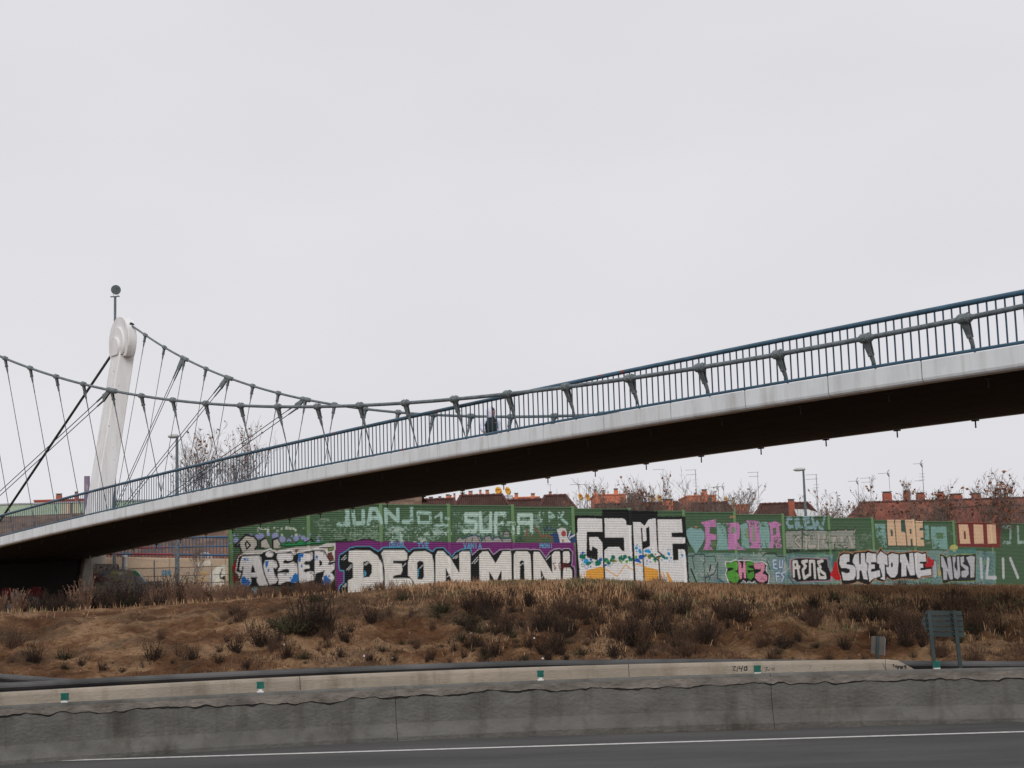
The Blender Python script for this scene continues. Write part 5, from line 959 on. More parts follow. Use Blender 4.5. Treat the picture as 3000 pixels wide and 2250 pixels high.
wp([(690, 340), (760, 330), (825, 400), (815, 440), (720, 375)], (36, 146, 84)); ws(14, (226, 220, 206), [(690, 345), (760, 335), (830, 400), (822, 445)]); ws(16, (112, 168, 190), [(820, 455), (890, 505), (920, 560), (925, 640), (915, 740)]); ws(12, (134, 124, 176), [(640, 450), (760, 445), (830, 460)]); ws(24, (52, 118, 160), [(770, 510), (800, 590), (800, 690)]); ws(9, (50, 38, 46), [(800, 560), (900, 530), (920, 570)], [(940, 530), (1010, 550)], [(860, 620), (960, 640)]); ws(14, (60, 28, 44), [(1000, 570), (1040, 530), (1060, 580), (1020, 590), (1075, 560)])
wingc = [(40, 250), (520, 250), (522, 318), (640, 335), (740, 330), (800, 370), (830, 420), (880, 480), (925, 540), (940, 640), (950, 800)]
wx = [atY(*z3(*c), WY)[0] for c in wingc]; wz = [atY(*z3(*c), WY)[2] for c in wingc]
cols = np.linspace(wx[0] + .45, wx[-1], 130); zt = np.interp(cols, wx, wz); rows = np.linspace(0, 1, 70); zb = 1.0
Zg = zb + rows[:, None] * np.maximum(zt - zb, .02)[None]; Ag = np.repeat((cols + 26)[None], 70, 0); Og = np.zeros_like(Ag); Og[-1] = -.12
wing = thing('wing_wall', (-22, WY, 1.4), 'low curved wall with yellow, red and blue graffiti beside the pylon', 'wall'); link('wall_face', paint_mesh('wall_face', Ag, Zg, Og, cv=CVW), wing)
mb = MB(); rings = [[(c, WY + .02, zb), (c, WY + .35, zb), (c, WY + .35, q - .01), (c, WY + .02, q - .01)] for c, q in zip(cols[::6], zt[::6])]; mb.loft(rings); mb.obj('wall_body', M['concrete'], wing)
bl = thing('concrete_block', (*atY(*z3(1060, 700), WY - .4)[:2], 1.4), 'beige concrete block with a dark scribble beside the curved graffiti wall', 'block')
pa, pb_ = atY(*z3(905, 500), WY - .4), atY(*z3(1125, 490), WY - .4); cols = np.linspace(pa[0], pb_[0], 40); zz_ = np.linspace(.8, pb_[2], 50); Ag, Zg = np.meshgrid(cols + 26, zz_); link('block_face', paint_mesh('block_face', Ag, Zg, Ag * 0 + .4, cv=CVW), bl)
mb = MB(); mb.bbox(pa[0], pb_[0], WY - .395, WY + .3, .8, pb_[2] - .003); mb.obj('block_body', M['concrete'], bl)
# abutment face painted with black and white shapes
fd = np.array([BT[0], BT[1]]); p0 = W(ab0 + .012, T0 + 2.0, 0)[:2]; CVA = Canvas(p0, fd, BW - 2.7, .4, 5.0, .03, np.array((.020, .018, .016)), 4)  # near-black base colour carries the shade under the deck
for _ in range(8):
    cx_, cy_ = rng.uniform(.4, 3.2), rng.uniform(1.6, 2.8); r = rng.uniform(.25, .5); c = [(150, 148, 146), (26, 26, 28), (110, 40, 44), (120, 126, 132)][rng.integers(4)]
    T_ = np.linspace(0, 6.28, 16); P = np.stack([(cx_ + r * 1.2 * np.cos(T_)) / .03, (cy_ - .4 + r * np.sin(T_)) / .03], 1)
    sv = CVA.px; CVA.px = lambda u, v: (u, v); CVA.poly([tuple(q) for q in P], c, .95); CVA.px = sv
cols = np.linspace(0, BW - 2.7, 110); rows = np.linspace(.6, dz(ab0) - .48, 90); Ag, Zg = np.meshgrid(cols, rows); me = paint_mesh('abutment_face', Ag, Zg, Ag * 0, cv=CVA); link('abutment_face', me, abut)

# chain-link fence in front of the walls
fe = thing('wire_fence', (-20, 80, 1.5), 'sagging chain link fence on thin grey posts in front of the beige wall', 'fence')
FY = 81.5; posts = [(264, 1628), (452, 1641), (362, 1631), (620, 1650)]
for u, v in posts:
    p = atY(u, v, FY); mb = MB(); mb.tube([(p[0], FY, gz(p[0], FY) - .2), p], .035, 7); mb.obj('post', M['galv'], fe)
wire = MB()
for zz0, sag in ((0, .0), (-.5, .03), (-1.0, .03)):
    pts = [atY(u, v, FY) + np.array([0, .04, -.05 + zz0]) for u, v in sorted(posts)]; wire.tube(pts, .005, 4)
wire.obj('line_wire', M['galv'], fe)
net = MB(); x0_, x1_ = atY(264, 1640, FY)[0], atY(665, 1652, FY)[0]
def ftop(x): return float(np.interp(x, [x0_, x1_], [atY(264, 1640, FY)[2] - .4, atY(665, 1652, FY)[2] - .15]))
for k in range(int((x1_ - x0_) / .12)):
    xa = x0_ + .12 * k
    for sgn in (-1, 1):
        za = ftop(xa); L = 1.5; xb = xa + sgn * L * .8
        if x0_ < xb < x1_: net.add([(xa, FY + .05, za), (xa + .012, FY + .05, za), (xb + .012, FY + .05, za - L), (xb, FY + .05, za - L)], [(0, 1, 2, 3)])
o = link('wire_mesh', net.mesh('wire_mesh', M['galv'], fix=False), fe); o['kind'] = 'stuff'
# white drain pipe beside the pylon foot
pp = atY(365, 1629, 84.2); dp = thing('drain_pipe', (pp[0], 84.2, 1.5), 'short white pipe standing beside the pylon foot', 'pipe')
mb = MB(); mb.tube([(pp[0], 84.2, 1.2), (pp[0], 84.2, pp[2])], .14, 10); mb.tube([(pp[0], 84.2, pp[2] - .12), (pp[0], 84.2, pp[2] + .05)], .165, 10); mb.obj('pipe', M['white_plastic'], dp)
# white rounded hood peeking over the wall
wc = atY(600, 1632, RY + .9); hd = thing('white_hood', (wc[0], wc[1], 4.0), 'small white dome shaped panel with a dark bar behind the beige wall', 'panel')
mb = MB(); mb.loft([[wc + np.array([.45 * k * math.cos(t), d, .40 * k * math.sin(t) - .12]) for t in np.linspace(0, math.pi, 13)] for k, d in ((.9, -.06), (1, 0), (1, .08))]); mb.obj('hood', M['white_plastic'], hd); mb = MB(); mb.box(wc + np.array([0, -.07, .05]), .04, .02, .36); mb.obj('bar', M['steel_dark'], hd)

# ------------------------------------------------------------------ street lamps
def street_lamp(u, vtop, Y, headL, label, r0):
    top = atY(u, vtop, Y); g = gz(top[0], Y)
    t = thing('street_lamp', (top[0], Y, g), label, 'street lamp')
    mb = MB(); mb.tube([(top[0], Y, g - .2), (top[0], Y, g + 1.2), (top[0], Y, g + 1.25), (top[0], Y, top[2])], [r0 * 1.35, r0 * 1.3, r0, r0 * .6], 10); mb.obj('pole', M['steel_grey'], t, smooth=False)
    c = np.array([top[0], Y, top[2] + .02]); mb = MB(); rings = []
    for k, w, h in ((.18, .10, .07), (.0, .16, .10), (-.35, .21, .13), (-.75, .21, .11), (-1.0, .06, .05)):
        cc = c + np.array([k * headL, 0, .06 - .03 * abs(k)]); rings.append([cc + np.array([0, w * math.cos(a), h * math.sin(a)]) for a in np.linspace(0, 2 * math.pi, 11)[:-1]])
    mb.loft(rings); mb.obj('lamp_head', M['lampshell'], t, smooth=True)
    mb = MB(); mb.box(c + np.array([-.55 * headL, 0, -.045]), .45 * headL, .26, .05); mb.obj('lamp_lens', M['glass'], t)
street_lamp(518.5, 1281, 86, .50, 'tall grey street lamp standing in front of the beige retaining wall', .13)
street_lamp(2353.5, 1378, 106, .68, 'grey street lamp rising behind the graffiti wall near the red roofs', .12)

# ------------------------------------------------------------------ brick house, pale green wall and purple stack far left
def brick_mat(name, c1, c2, mortar, sc=3.2):
    m = bpy.data.materials.new(name); m.use_nodes = True; N, L = m.node_tree.nodes, m.node_tree.links; b = N['Principled BSDF']; b.inputs['Roughness'].default_value = .9
    tc = N.new('ShaderNodeTexCoord'); mp = N.new('ShaderNodeMapping'); mp.inputs['Rotation'].default_value = (math.pi / 2, 0, 0); L.new(tc.outputs['Object'], mp.inputs['Vector'])
    br = N.new('ShaderNodeTexBrick'); br.inputs['Color1'].default_value = (*c1, 1); br.inputs['Color2'].default_value = (*c2, 1); br.inputs['Mortar'].default_value = (*mortar, 1); br.inputs['Scale'].default_value = sc; br.inputs['Mortar Size'].default_value = .012
    L.new(mp.outputs['Vector'], br.inputs['Vector']); no = N.new('ShaderNodeTexNoise'); no.inputs['Scale'].default_value = .8; no.inputs['Detail'].default_value = 5; L.new(tc.outputs['Object'], no.inputs['Vector'])
    mx = N.new('ShaderNodeMix'); mx.data_type = 'RGBA'; mx.blend_type = 'MULTIPLY'; mx.inputs['Factor'].default_value = .6; L.new(br.outputs['Color'], mx.inputs['A']); L.new(no.outputs['Color'], mx.inputs['B'])
    hs = N.new('ShaderNodeMix'); hs.data_type = 'RGBA'; hs.inputs['Factor'].default_value = .55; L.new(br.outputs['Color'], hs.inputs['A']); L.new(mx.outputs['Result'], hs.inputs['B']); L.new(hs.outputs['Result'], b.inputs['Base Color']); return m
M['brick_o'] = brick_mat('orange_brick', lin((228, 138, 102)), lin((204, 114, 84)), lin((210, 156, 126)))
M['brick_r'] = brick_mat('red_brick', lin((190, 100, 78)), lin((164, 84, 66)), lin((172, 118, 98)))
def roof_mat(name, c1, c2):
    m = mat(name, c1, .85, c2, nscale=.9, bump=0); N, L = m.node_tree.nodes, m.node_tree.links; b = N['Principled BSDF']
    tc = N.new('ShaderNodeTexCoord'); wv = N.new('ShaderNodeTexWave'); wv.wave_type = 'BANDS'; wv.bands_direction = 'Z'; wv.wave_profile = 'SAW'; wv.inputs['Scale'].default_value = 1.55; wv.inputs['Distortion'].default_value = .25; L.new(tc.outputs['Object'], wv.inputs['Vector'])
    w2 = N.new('ShaderNodeTexWave'); w2.bands_direction = 'X'; w2.inputs['Scale'].default_value = 1.1; w2.inputs['Distortion'].default_value = .4; L.new(tc.outputs['Object'], w2.inputs['Vector'])
    ad = N.new('ShaderNodeMath'); ad.operation = 'ADD'; L.new(wv.outputs['Fac'], ad.inputs[0]); L.new(w2.outputs['Fac'], ad.inputs[1])
    bp = N.new('ShaderNodeBump'); bp.inputs['Strength'].default_value = .9; bp.inputs['Distance'].default_value = .25; L.new(ad.outputs['Value'], bp.inputs['Height']); L.new(bp.outputs['Normal'], b.inputs['Normal']); return m
M['roof_d'] = roof_mat('dark_roof_tile', lin((98, 70, 62)), lin((74, 53, 48)))
M['roof_r'] = roof_mat('red_roof_tile', lin((168, 102, 84)), lin((128, 76, 64)))
M['slate'] = mat('roof_edge', lin((92, 60, 56)), .8)
M['cream'] = mat('cream_render', lin((206, 186, 152)), .8)
M['dish'] = mat('yellow_dish', lin((226, 164, 58)), .5, lin((206, 144, 46)), nscale=2)
M['alu'] = mat('aluminium', (.5, .5, .5), .4, metal=.4)
M['window'] = mat('window_glass', (.03, .035, .04), .1, spec=.7)
def chimney(parent, u, vt, vb, wpx, Y, m=None, cap=True):
    a = atY(u, vt, Y); b = atY(u, vb, Y); w = wpx / FOC * Y
    mb = MB(); mb.bbox(a[0] - w / 2, a[0] + w / 2, Y - w * .4, Y + w * .4, b[2] - .8, a[2] - (.16 if cap else 0)); ch = mb.obj('chimney', m or M['brick_o'], parent)
    if cap:
        mb = MB(); mb.bbox(a[0] - w * .44, a[0] + w * .44, Y - w * .34, Y + w * .34, a[2] - .158, a[2] - .06); mb.bbox(a[0] - w * .56, a[0] + w * .56, Y - w * .46, Y + w * .46, a[2] - .058, a[2]); mb.obj('chimney_cap', M['sign_grey'], ch)
    return ch
def house(name, label, u0, u1, r0, r1, vr, Y, depth, drop, rm, wm, group=None, wallz=None):
    """hip roofed house; ridge between pixel columns r0..r1 at height of vr, eaves from u0 to u1"""
    zr = atY((r0 + r1) / 2, vr, Y)[2]; ze = zr - drop; xa, xb = atY(u0, 1500, Y)[0], atY(u1, 1500, Y)[0]; ra, rb = atY(r0, vr, Y)[0], atY(r1, vr, Y)[0]
    g = gz((xa + xb) / 2, Y); t = thing(name, ((xa + xb) / 2, Y, g), label, 'house', group)
    mb = MB(); mb.bbox(xa + .35, xb - .35, Y - depth + .35, Y + depth - .35, g - .3, ze + .05); wal = mb.obj('wall', wm, t)
    mb = MB(); e = [(xa, Y - depth, ze), (xb, Y - depth, ze), (xb, Y + depth, ze), (xa, Y + depth, ze)]; R = [(ra, Y, zr), (rb, Y, zr)]; lo = [(x, y, z - .14) for x, y, z in e]
    mb.add(e + R + lo, [(0, 1, 5, 4), (1, 2, 5), (2, 3, 4, 5), (3, 0, 4), (0, 6, 7, 1), (1, 7, 8, 2), (2, 8, 9, 3), (3, 9, 6, 0), (9, 8, 7, 6)]); rf = mb.obj('roof', rm, t)
    mb = MB(); 
    for k in np.arange(ra, rb, .42): mb.tube([(k, Y, zr + .02), (min(k + .44, rb), Y, zr + .05)], [.11, .13], 6)
    for c_, R_ in ((e[0], R[0]), (e[1], R[1])):
        n_ = 14; c_ = np.array(c_); R_ = np.array(R_)
        for k in range(n_): mb.tube([c_ + (R_ - c_) * k / n_ + np.array([0, 0, .02]), c_ + (R_ - c_) * (k + 1) / n_ + np.array([0, 0, .05])], [.10, .12], 5)
    mb.obj('ridge_tiles', M['slate'], rf)
    # windows in the wall towards the road
    for k in range(max(1, int((xb - xa) / 3.5))):
        xc = xa + (k + .5) * (xb - xa) / max(1, int((xb - xa) / 3.5)); mb = MB(); mb.bbox(xc - .6, xc + .6, Y - depth + .30, Y - depth + .37, ze - 1.7, ze - .5); w_ = mb.obj('window', M['window'], t); mb = MB()
        for a_, b_, c_, d_ in ((xc - .66, xc + .66, ze - .52, ze - .44), (xc - .66, xc + .66, ze - 1.78, ze - 1.70), (xc - .66, xc - .58, ze - 1.70, ze - .52), (xc + .58, xc + .66, ze - 1.70, ze - .52)): mb.bbox(a_, b_, Y - depth + .26, Y - depth + .34, c_, d_)
        mb.obj('window_frame', M['white_plastic'], w_)
    return t
def block(name, label, u0, u1, vt, Y, depth, wm, group=None):
    a, b = atY(u0, vt, Y), atY(u1, vt, Y); g = gz((a[0] + b[0]) / 2, Y); t = thing(name, ((a[0] + b[0]) / 2, Y, g), label, 'house', group); zt = (a[2] + b[2]) / 2
    mb = MB(); mb.bbox(a[0], b[0], Y, Y + depth, g - .3, zt - .12); mb.obj('wall', wm, t); mb = MB(); mb.bbox(a[0] - .06, b[0] + .06, Y - .06, Y + depth + .06, zt - .118, zt); mb.obj('parapet', wm, t); return t, zt
hl, _ = block('brick_house', 'red brick building with two chimneys behind the pale green wall', 100, 285, 1462, 150, 8, M['brick_r'])
chimney(hl, 173, 1446, 1466, 15, 149.5, M['brick_r']); chimney(hl, 224, 1440, 1466, 9, 149.5, M['brick_r'])
GY = 128.0; CVG = Canvas(np.array([-52., GY]), np.array([1., 0.]), 36, 0, 9.0, .06, np.array(lin((186, 206, 180))) * .8, 6)
zl = Zm(160, 1380, 9.217); cur[0] = zl
CVG.poly([(280, 1300), (360, 1140), (380, 1300)], (226, 228, 236), 1, 0, zl); CVG.poly([(330, 1300), (400, 1090), (480, 1100), (480, 1230), (350, 1310)], (24, 24, 30), .9, .3, zl); CVG.poly([(390, 1215), (540, 1215), (540, 1280), (390, 1285)], (30, 150, 200), 1, 0, zl); CVG.poly([(390, 1262), (540, 1255), (540, 1285), (390, 1290)], (206, 216, 90), 1, 0, zl); CVG.poly([(390, 1050), (420, 1040), (430, 1140), (390, 1160)], (206, 150, 140), 1, 0, zl); CVG.poly([(550, 1210), (640, 1210), (620, 1290), (540, 1290)], (220, 220, 224), .9, .2, zl)
CVG.poly([(0, 1050), (1000, 1080), (1000, 1400), (0, 1400)], (190, 150, 120), .7, .72, zl)
gw = thing('painted_wall', (-38, GY, 1.3), 'pale green wall with bits of graffiti seen through the bridge railing', 'wall')
top = atY(230, 1473, GY)[2]; cols = np.linspace(-50, -24, 300); rows = np.linspace(.8, top, 110); Ag, Zg = np.meshgrid(cols + 52, rows); link('wall_face', paint_mesh('wall_face', Ag, Zg, Ag * 0, cv=CVG), gw)
mb = MB(); mb.bbox(-50, -24, GY + .01, GY + .3, .8, top - .004); mb.obj('wall_body', M['concrete'], gw); mb = MB(); mb.bbox(-50.1, -23.9, GY - .06, GY + .36, top, top + .12); mb.obj('coping', M['galv'], gw)
PY = 124.0; pc = atY(255, 1397, PY); st = thing('purple_column', (pc[0], PY, 1.3), 'round purple painted column with a pale scribble behind the bridge', 'column')
M['purple'] = mat('purple_paint', lin((140, 124, 146)), .6, lin((124, 108, 132)), nscale=.8); mb = MB(); mb.tube([(pc[0], PY, .9), (pc[0], PY, pc[2])], .225, 20); mb.obj('shaft', M['purple'], st); mb = MB(); mb.tube([(pc[0], PY, pc[2]), (pc[0], PY, pc[2] + .05)], .235, 20); mb.obj('cap', M['purple'], st)
mb = MB()
for l in ([(870, 360), (880, 500)], [(840, 440), (900, 430)], [(850, 480), (905, 520)], [(860, 400), (900, 470)]):
    a, b = atY(*zl(*l[0]), PY - .245), atY(*zl(*l[1]), PY - .245); mb.tube([a, b], .014, 4)
mb.obj('scribble', M['white_plastic'], st)

# ------------------------------------------------------------------ houses behind the graffiti wall
h1 = house('terrace_house', 'dark brown tiled house with low ridge left of the first satellite dishes', 1100, 1356, 1140, 1330, 1465.5, 118, 6, 3.0, M['roof_d'], M['brick_r'])
h2 = house('terrace_house', 'dark brown hip roofed house below the first pair of satellite dishes', 1290, 1545, 1350, 1471, 1452.5, 113, 4.5, 3.2, M['roof_d'], M['brick_r'])
h3 = house('terrace_house', 'long low dark roofed house between two taller hip roofs', 1440, 1640, 1460, 1620, 1465.5, 122, 5, 3.0, M['roof_d'], M['brick_r'])
h4 = house('terrace_house', 'dark brown hip roofed house beside the bare trees with second dish pair', 1540, 1735, 1597, 1657, 1453.0, 116, 4.5, 3.0, M['roof_d'], M['brick_r'])
h5 = house('terrace_house', 'dark roofed house under the orange block with leafy twigs in front', 1720, 2010, 1745, 1985, 1476, 130, 5, 3.0, M['roof_d'], M['brick_r'])
h6 = house('terrace_house', 'dark brown hip roofed house in front of the brick block with a window', 1985, 2172, 2030, 2129, 1474.5, 122, 4.5, 3.0, M['roof_d'], M['brick_r'])
h7 = house('terrace_house', 'dark brown roofed house with banded chimney left of the street lamp', 2155, 2420, 2229, 2365, 1476, 130, 5, 3.0, M['roof_d'], M['cream'])
h8 = house('red_roofed_house', 'large house with broad red tiled roof and row of brick chimneys', 2412, 3150, 2520, 3050, 1466, 134, 7.0, 4.2, M['roof_r'], M['brick_r'])
h9 = house('red_roofed_house', 'red tiled wing in front of the large red roofed house', 2690, 3120, 2760, 3040, 1484, 128, 4.0, 2.6, M['roof_r'], M['brick_r'])
chimney(h7, 2317.5, 1462, 1490, 17, 127, M['brick_r'])
mb = MB(); q = [atY(u, v, 126.5) for u, v in ((2328, 1492), (2366, 1492), (2404, 1503), (2412, 1530), (2340, 1530))]; mb.loft([q, [p + np.array([0, .4, 0]) for p in q]]); mb.obj('white_gable', M['white'], h7)
for u, vt, w in ((2598, 1440, 24), (2655, 1437, 17), (2696, 1443, 22), (2755, 1440, 17), (2799, 1446, 32), (2860, 1444, 24)): chimney(h8, u, vt, 1470, w, 134.5, M['brick_r'])
# orange brick blocks and chimneys further back
b1, _ = block('brick_block', 'orange brick rooftop row with many chimneys behind the dark roofs', 1235, 1405, 1466, 150, 8, M['brick_o'])
zz4 = Zm(1180, 1410, 5.821)
for x, yt, w in ((480, 265, 70), (632, 256, 50), (765, 222, 62), (815, 232, 34), (880, 206, 36), (1020, 190, 72), (1155, 165, 70), (1322, 145, 40), (1440, 145, 62)): u, v = zz4(x, yt); chimney(b1, u, v, 1466, w / 5.821, 149, M['brick_o'])
b2_, _ = block('brick_block', 'low orange brick block with two chimneys right of the dishes', 1503, 1580, 1455, 146, 8, M['brick_o'])
for u, v, w in ((1512.5, 1444, 11), (1561, 1445, 12), (1573, 1457, 10), (1612, 1440, 9)): chimney(b2_, u, v, 1466, w, 145, M['brick_o'])
b3, _ = block('brick_block', 'orange brick block with three chimneys behind bare trees', 1741, 1834, 1447, 140, 7, M['brick_o'])
for u, v, w in ((1743.5, 1434, 8), (1768, 1436, 7), (1804, 1431, 12)): chimney(b3, u, v, 1450, w, 140.9, M['brick_o'])
for u, v, w in ((1844, 1463, 12), (1861, 1461, 9), (1955, 1462, 30)): chimney(h5, u, v, 1480, w, 129, M['brick_o'])
b4, zt4 = block('brick_block', 'orange brick block with a tall chimney and one small window', 2012.6, 2097, 1450, 138, 7, M['brick_o'])
chimney(b4, 2063, 1433.5, 1450, 15, 137.4, M['brick_o']); chimney(b4, 2037, 1443, 1450, 7, 139, M['brick_o'])
wv = atY(2080, 1464, 137.96); mb = MB(); mb.bbox(wv[0] - .10, wv[0] + .10, 137.93, 138.05, wv[2] - .13, wv[2] + .13); w_ = mb.obj('window', M['window'], b4); mb = MB()
for dx, dz_, sx, sz in ((-.13, 0, .05, .36), (.13, 0, .05, .36), (0, .155, .21, .05), (0, -.155, .21, .05)): mb.box((wv[0] + dx, 137.93, wv[2] + dz_), sx, .1, sz)
mb.obj('window_frame', M['sign_grey'], w_)
chimney(h6, 2148, 1457, 1480, 8, 121, M['cream']); b5, _ = block('brick_block', 'thin orange brick parapet behind the dark roofs', 2130, 2195, 1477, 141, 5, M['brick_o'])

# satellite dishes, yellow, in pairs
def dish(u, v, rx, ry, Y, zroof, label):
    c = atY(u, v, Y); R = ry / FOC * Y * 1.02; t = thing('satellite_dish', (c[0], Y, zroof), label, 'satellite dish', 'yellow satellite dishes on the roofs')
    az = math.acos(min(1, rx / ry)); n = np.array([math.sin(az) * .9, -math.cos(az), .25]); n /= np.linalg.norm(n); a = np.cross(n, [0, 0, 1.]); a /= np.linalg.norm(a); b = np.cross(a, n)
    mb = MB(); rings = []
    for k, d in ((.02, -.16), (.35, -.14), (.7, -.08), (1.0, 0), (1.0, .02), (.7, -.05), (.35, -.11), (.02, -.13)): rings.append([c + (a * math.cos(q) * .96 + b * math.sin(q)) * R * k + n * d * R for q in np.linspace(0, 2 * math.pi, 23)[:-1]])
    mb.loft(rings); mb.obj('reflector', M['dish'], t, smooth=True)
    mb = MB(); f = c + n * R * .75 - b * R * .55; mb.tube([c - b * R * .98, f], .016, 5); mb.box(f, .07, .07, .09); mb.obj('feed_arm', M['rubber'], t)
    mb = MB(); mb.tube([c - n * R * .2, c - n * R * .2 - np.array([0, 0, .1]), (c[0], Y + .12, zroof - .1)], .028, 6); mb.obj('mount', M['galv'], t)
    # name printed across the upper part
    cu = bpy.data.curves.new('lettering', 'FONT'); cu.body = 'Televés'; cu.size = R * .42; cu.align_x = 'CENTER'; cu.align_y = 'CENTER'; cu.extrude = .002; tmp = bpy.data.objects.new('lettering', cu); COL.objects.link(tmp)
    dg = bpy.context.evaluated_depsgraph_get(); tm = bpy.data.meshes.new_from_object(tmp.evaluated_get(dg)); bpy.data.objects.remove(tmp)
    pos = c + b * R * .34 + n * R * .012; tm.materials.append(M['spray_black']); tm.transform(Matrix(((a[0], b[0], n[0], pos[0]), (a[1], b[1], n[1], pos[1]), (a[2], b[2], n[2], pos[2]), (0, 0, 0, 1)))); link('lettering', tm, t)
DL = ['round yellow satellite dish of the larger pair beside the brick chimneys', 'yellow satellite dish of the pair behind bare twigs left of the brick block', 'yellow satellite dish of the pair among the leafy twigs', 'yellow satellite dish beside the brick block with a window']
for u, v, rx, ry, Y, zr, l in ((1460.5, 1438.3, 9.8, 12.2, 124, None, 0), (1488, 1438.3, 8.0, 12.2, 124, None, 0), (1701, 1455.5, 6.6, 10.8, 127, None, 1), (1722, 1457, 6.6, 11.2, 127, None, 1), (1912, 1459.5, 6.8, 10.2, 133, None, 2), (1932, 1459.5, 6.8, 10.2, 133, None, 2), (2127.5, 1464, 5.6, 9.6, 128, None, 3), (2104, 1473, 8, 8, 128, None, 3)):
    dish(u, v, rx, ry, Y, atY(u, v + 30, Y)[2], DL[l])
rk = thing('roof_rack', (*atY(1488, 1465, 124.4)[:2], 8), 'grey steel frame carrying the larger dish pair on the roof', 'frame'); mb = MB()
for v in (1452.5, 1456, 1460): a, b = atY(1474, v, 124.4), atY(1502, v, 124.4); mb.tube([a, b], .03, 5)
for u in (1450, 1475, 1488, 1501): a = atY(u, 1452, 124.4); mb.tube([a, a - np.array([0, 0, 2.6])], .03, 5)
mb.obj('frame', M['galv'], rk)

# tv antennas
def antenna(u, vt, vb, Y, booms, lat=False, where=''):
    a, b = atY(u, vt, Y), atY(u, vb, Y); t = thing('tv_antenna', (a[0], Y, b[2]), 'thin television antenna ' + where, 'antenna', 'tv antennas above the roofs')
    mb = MB(); mb.tube([(a[0], Y, b[2] - 1.0), (a[0], Y, a[2])], .035 if lat else .022, 6); mb.obj('mast', M['galv'], t)
    for (dv, L, kind) in booms:
        p = atY(u, vt + dv, Y); q = p + np.array([-L, .3 * L, 0]); mb = MB(); mb.tube([p + np.array([.12, 0, 0]), q], .02, 5)
        for k in np.linspace(.12, .98, 9):
            c = p + (q - p) * k; w = .30 if kind == 'y' else .16; mb.box(c, .018, .5 * w * 2, .018)
        if kind == 'y':
            for s_ in (-1, 1): mb.box(p + np.array([-.05, 0, .17 * s_]), .03, .4, .30, (np.array([.86, 0, -.5 * s_]), np.array([0, 1., 0]), np.array([.5 * s_, 0, .86])))
        mb.obj('boom', M['alu'], t)
    if lat:
        mb = MB()
        for k in range(3): c = atY(u, vt + 30 + 9 * k, Y); mb.box(c, .5, .04, .03)
        mb.obj('spreader', M['alu'], t)
for u, vt, vb, Y, bo, la in ((1696, 1418.6, 1470, 127.5, ((0, .75, 'y'),), 0), (1717.6, 1419, 1470, 127.5, ((0, .7, 'y'),), 0), (2037, 1376, 1452, 141, ((0, .9, 'v'), (14, .8, 'v')), 1), (1942, 1374.5, 1480, 141, ((0, .9, 'v'),), 0), (2104, 1427, 1470, 128.6, ((0, .6, 'y'),), 0), (2119.6, 1425, 1470, 128.6, ((0, .8, 'y'),), 0), (2219, 1383, 1480, 131, ((0, .8, 'v'), (12, .7, 'v')), 0), (2391, 1390, 1500, 131, ((0, .85, 'v'), (13, .85, 'v')), 1), (2513, 1409, 1470, 135, ((0, .8, 'y'),), 0), (2604, 1386, 1445, 135, ((0, .9, 'y'),), 0), (2701, 1358, 1445, 135, ((0, .7, 'y'), (50, .6, 'v')), 1), (2548, 1400, 1470, 136, ((0, .8, 'v'), (12, .7, 'v')), 0), (1612, 1420, 1445, 145.4, ((0, .3, 'v'),), 0)):
    wh = {1696: 'above the dish pair beside the bare tree', 1717.6: 'above the dish pair beside the bare tree', 2037: 'with two arms over the brick block with a window', 1942: 'above the dish pair among leafy twigs', 2104: 'right beside the brick block with a window', 2119.6: 'right beside the brick block with a window', 2219: 'with two arms left of the street lamp', 2391: 'with two arms just right of the street lamp', 2513: 'over the apex of the red roof', 2604: 'over the first wide chimney of the red roof', 2701: 'tallest of those over the red roof chimneys', 2548: 'with two arms behind the leafy tree at the red roof', 1612: 'on the slim chimney above the dark hip roof'}[u]
    antenna(u, vt, vb, Y, bo, la, wh)
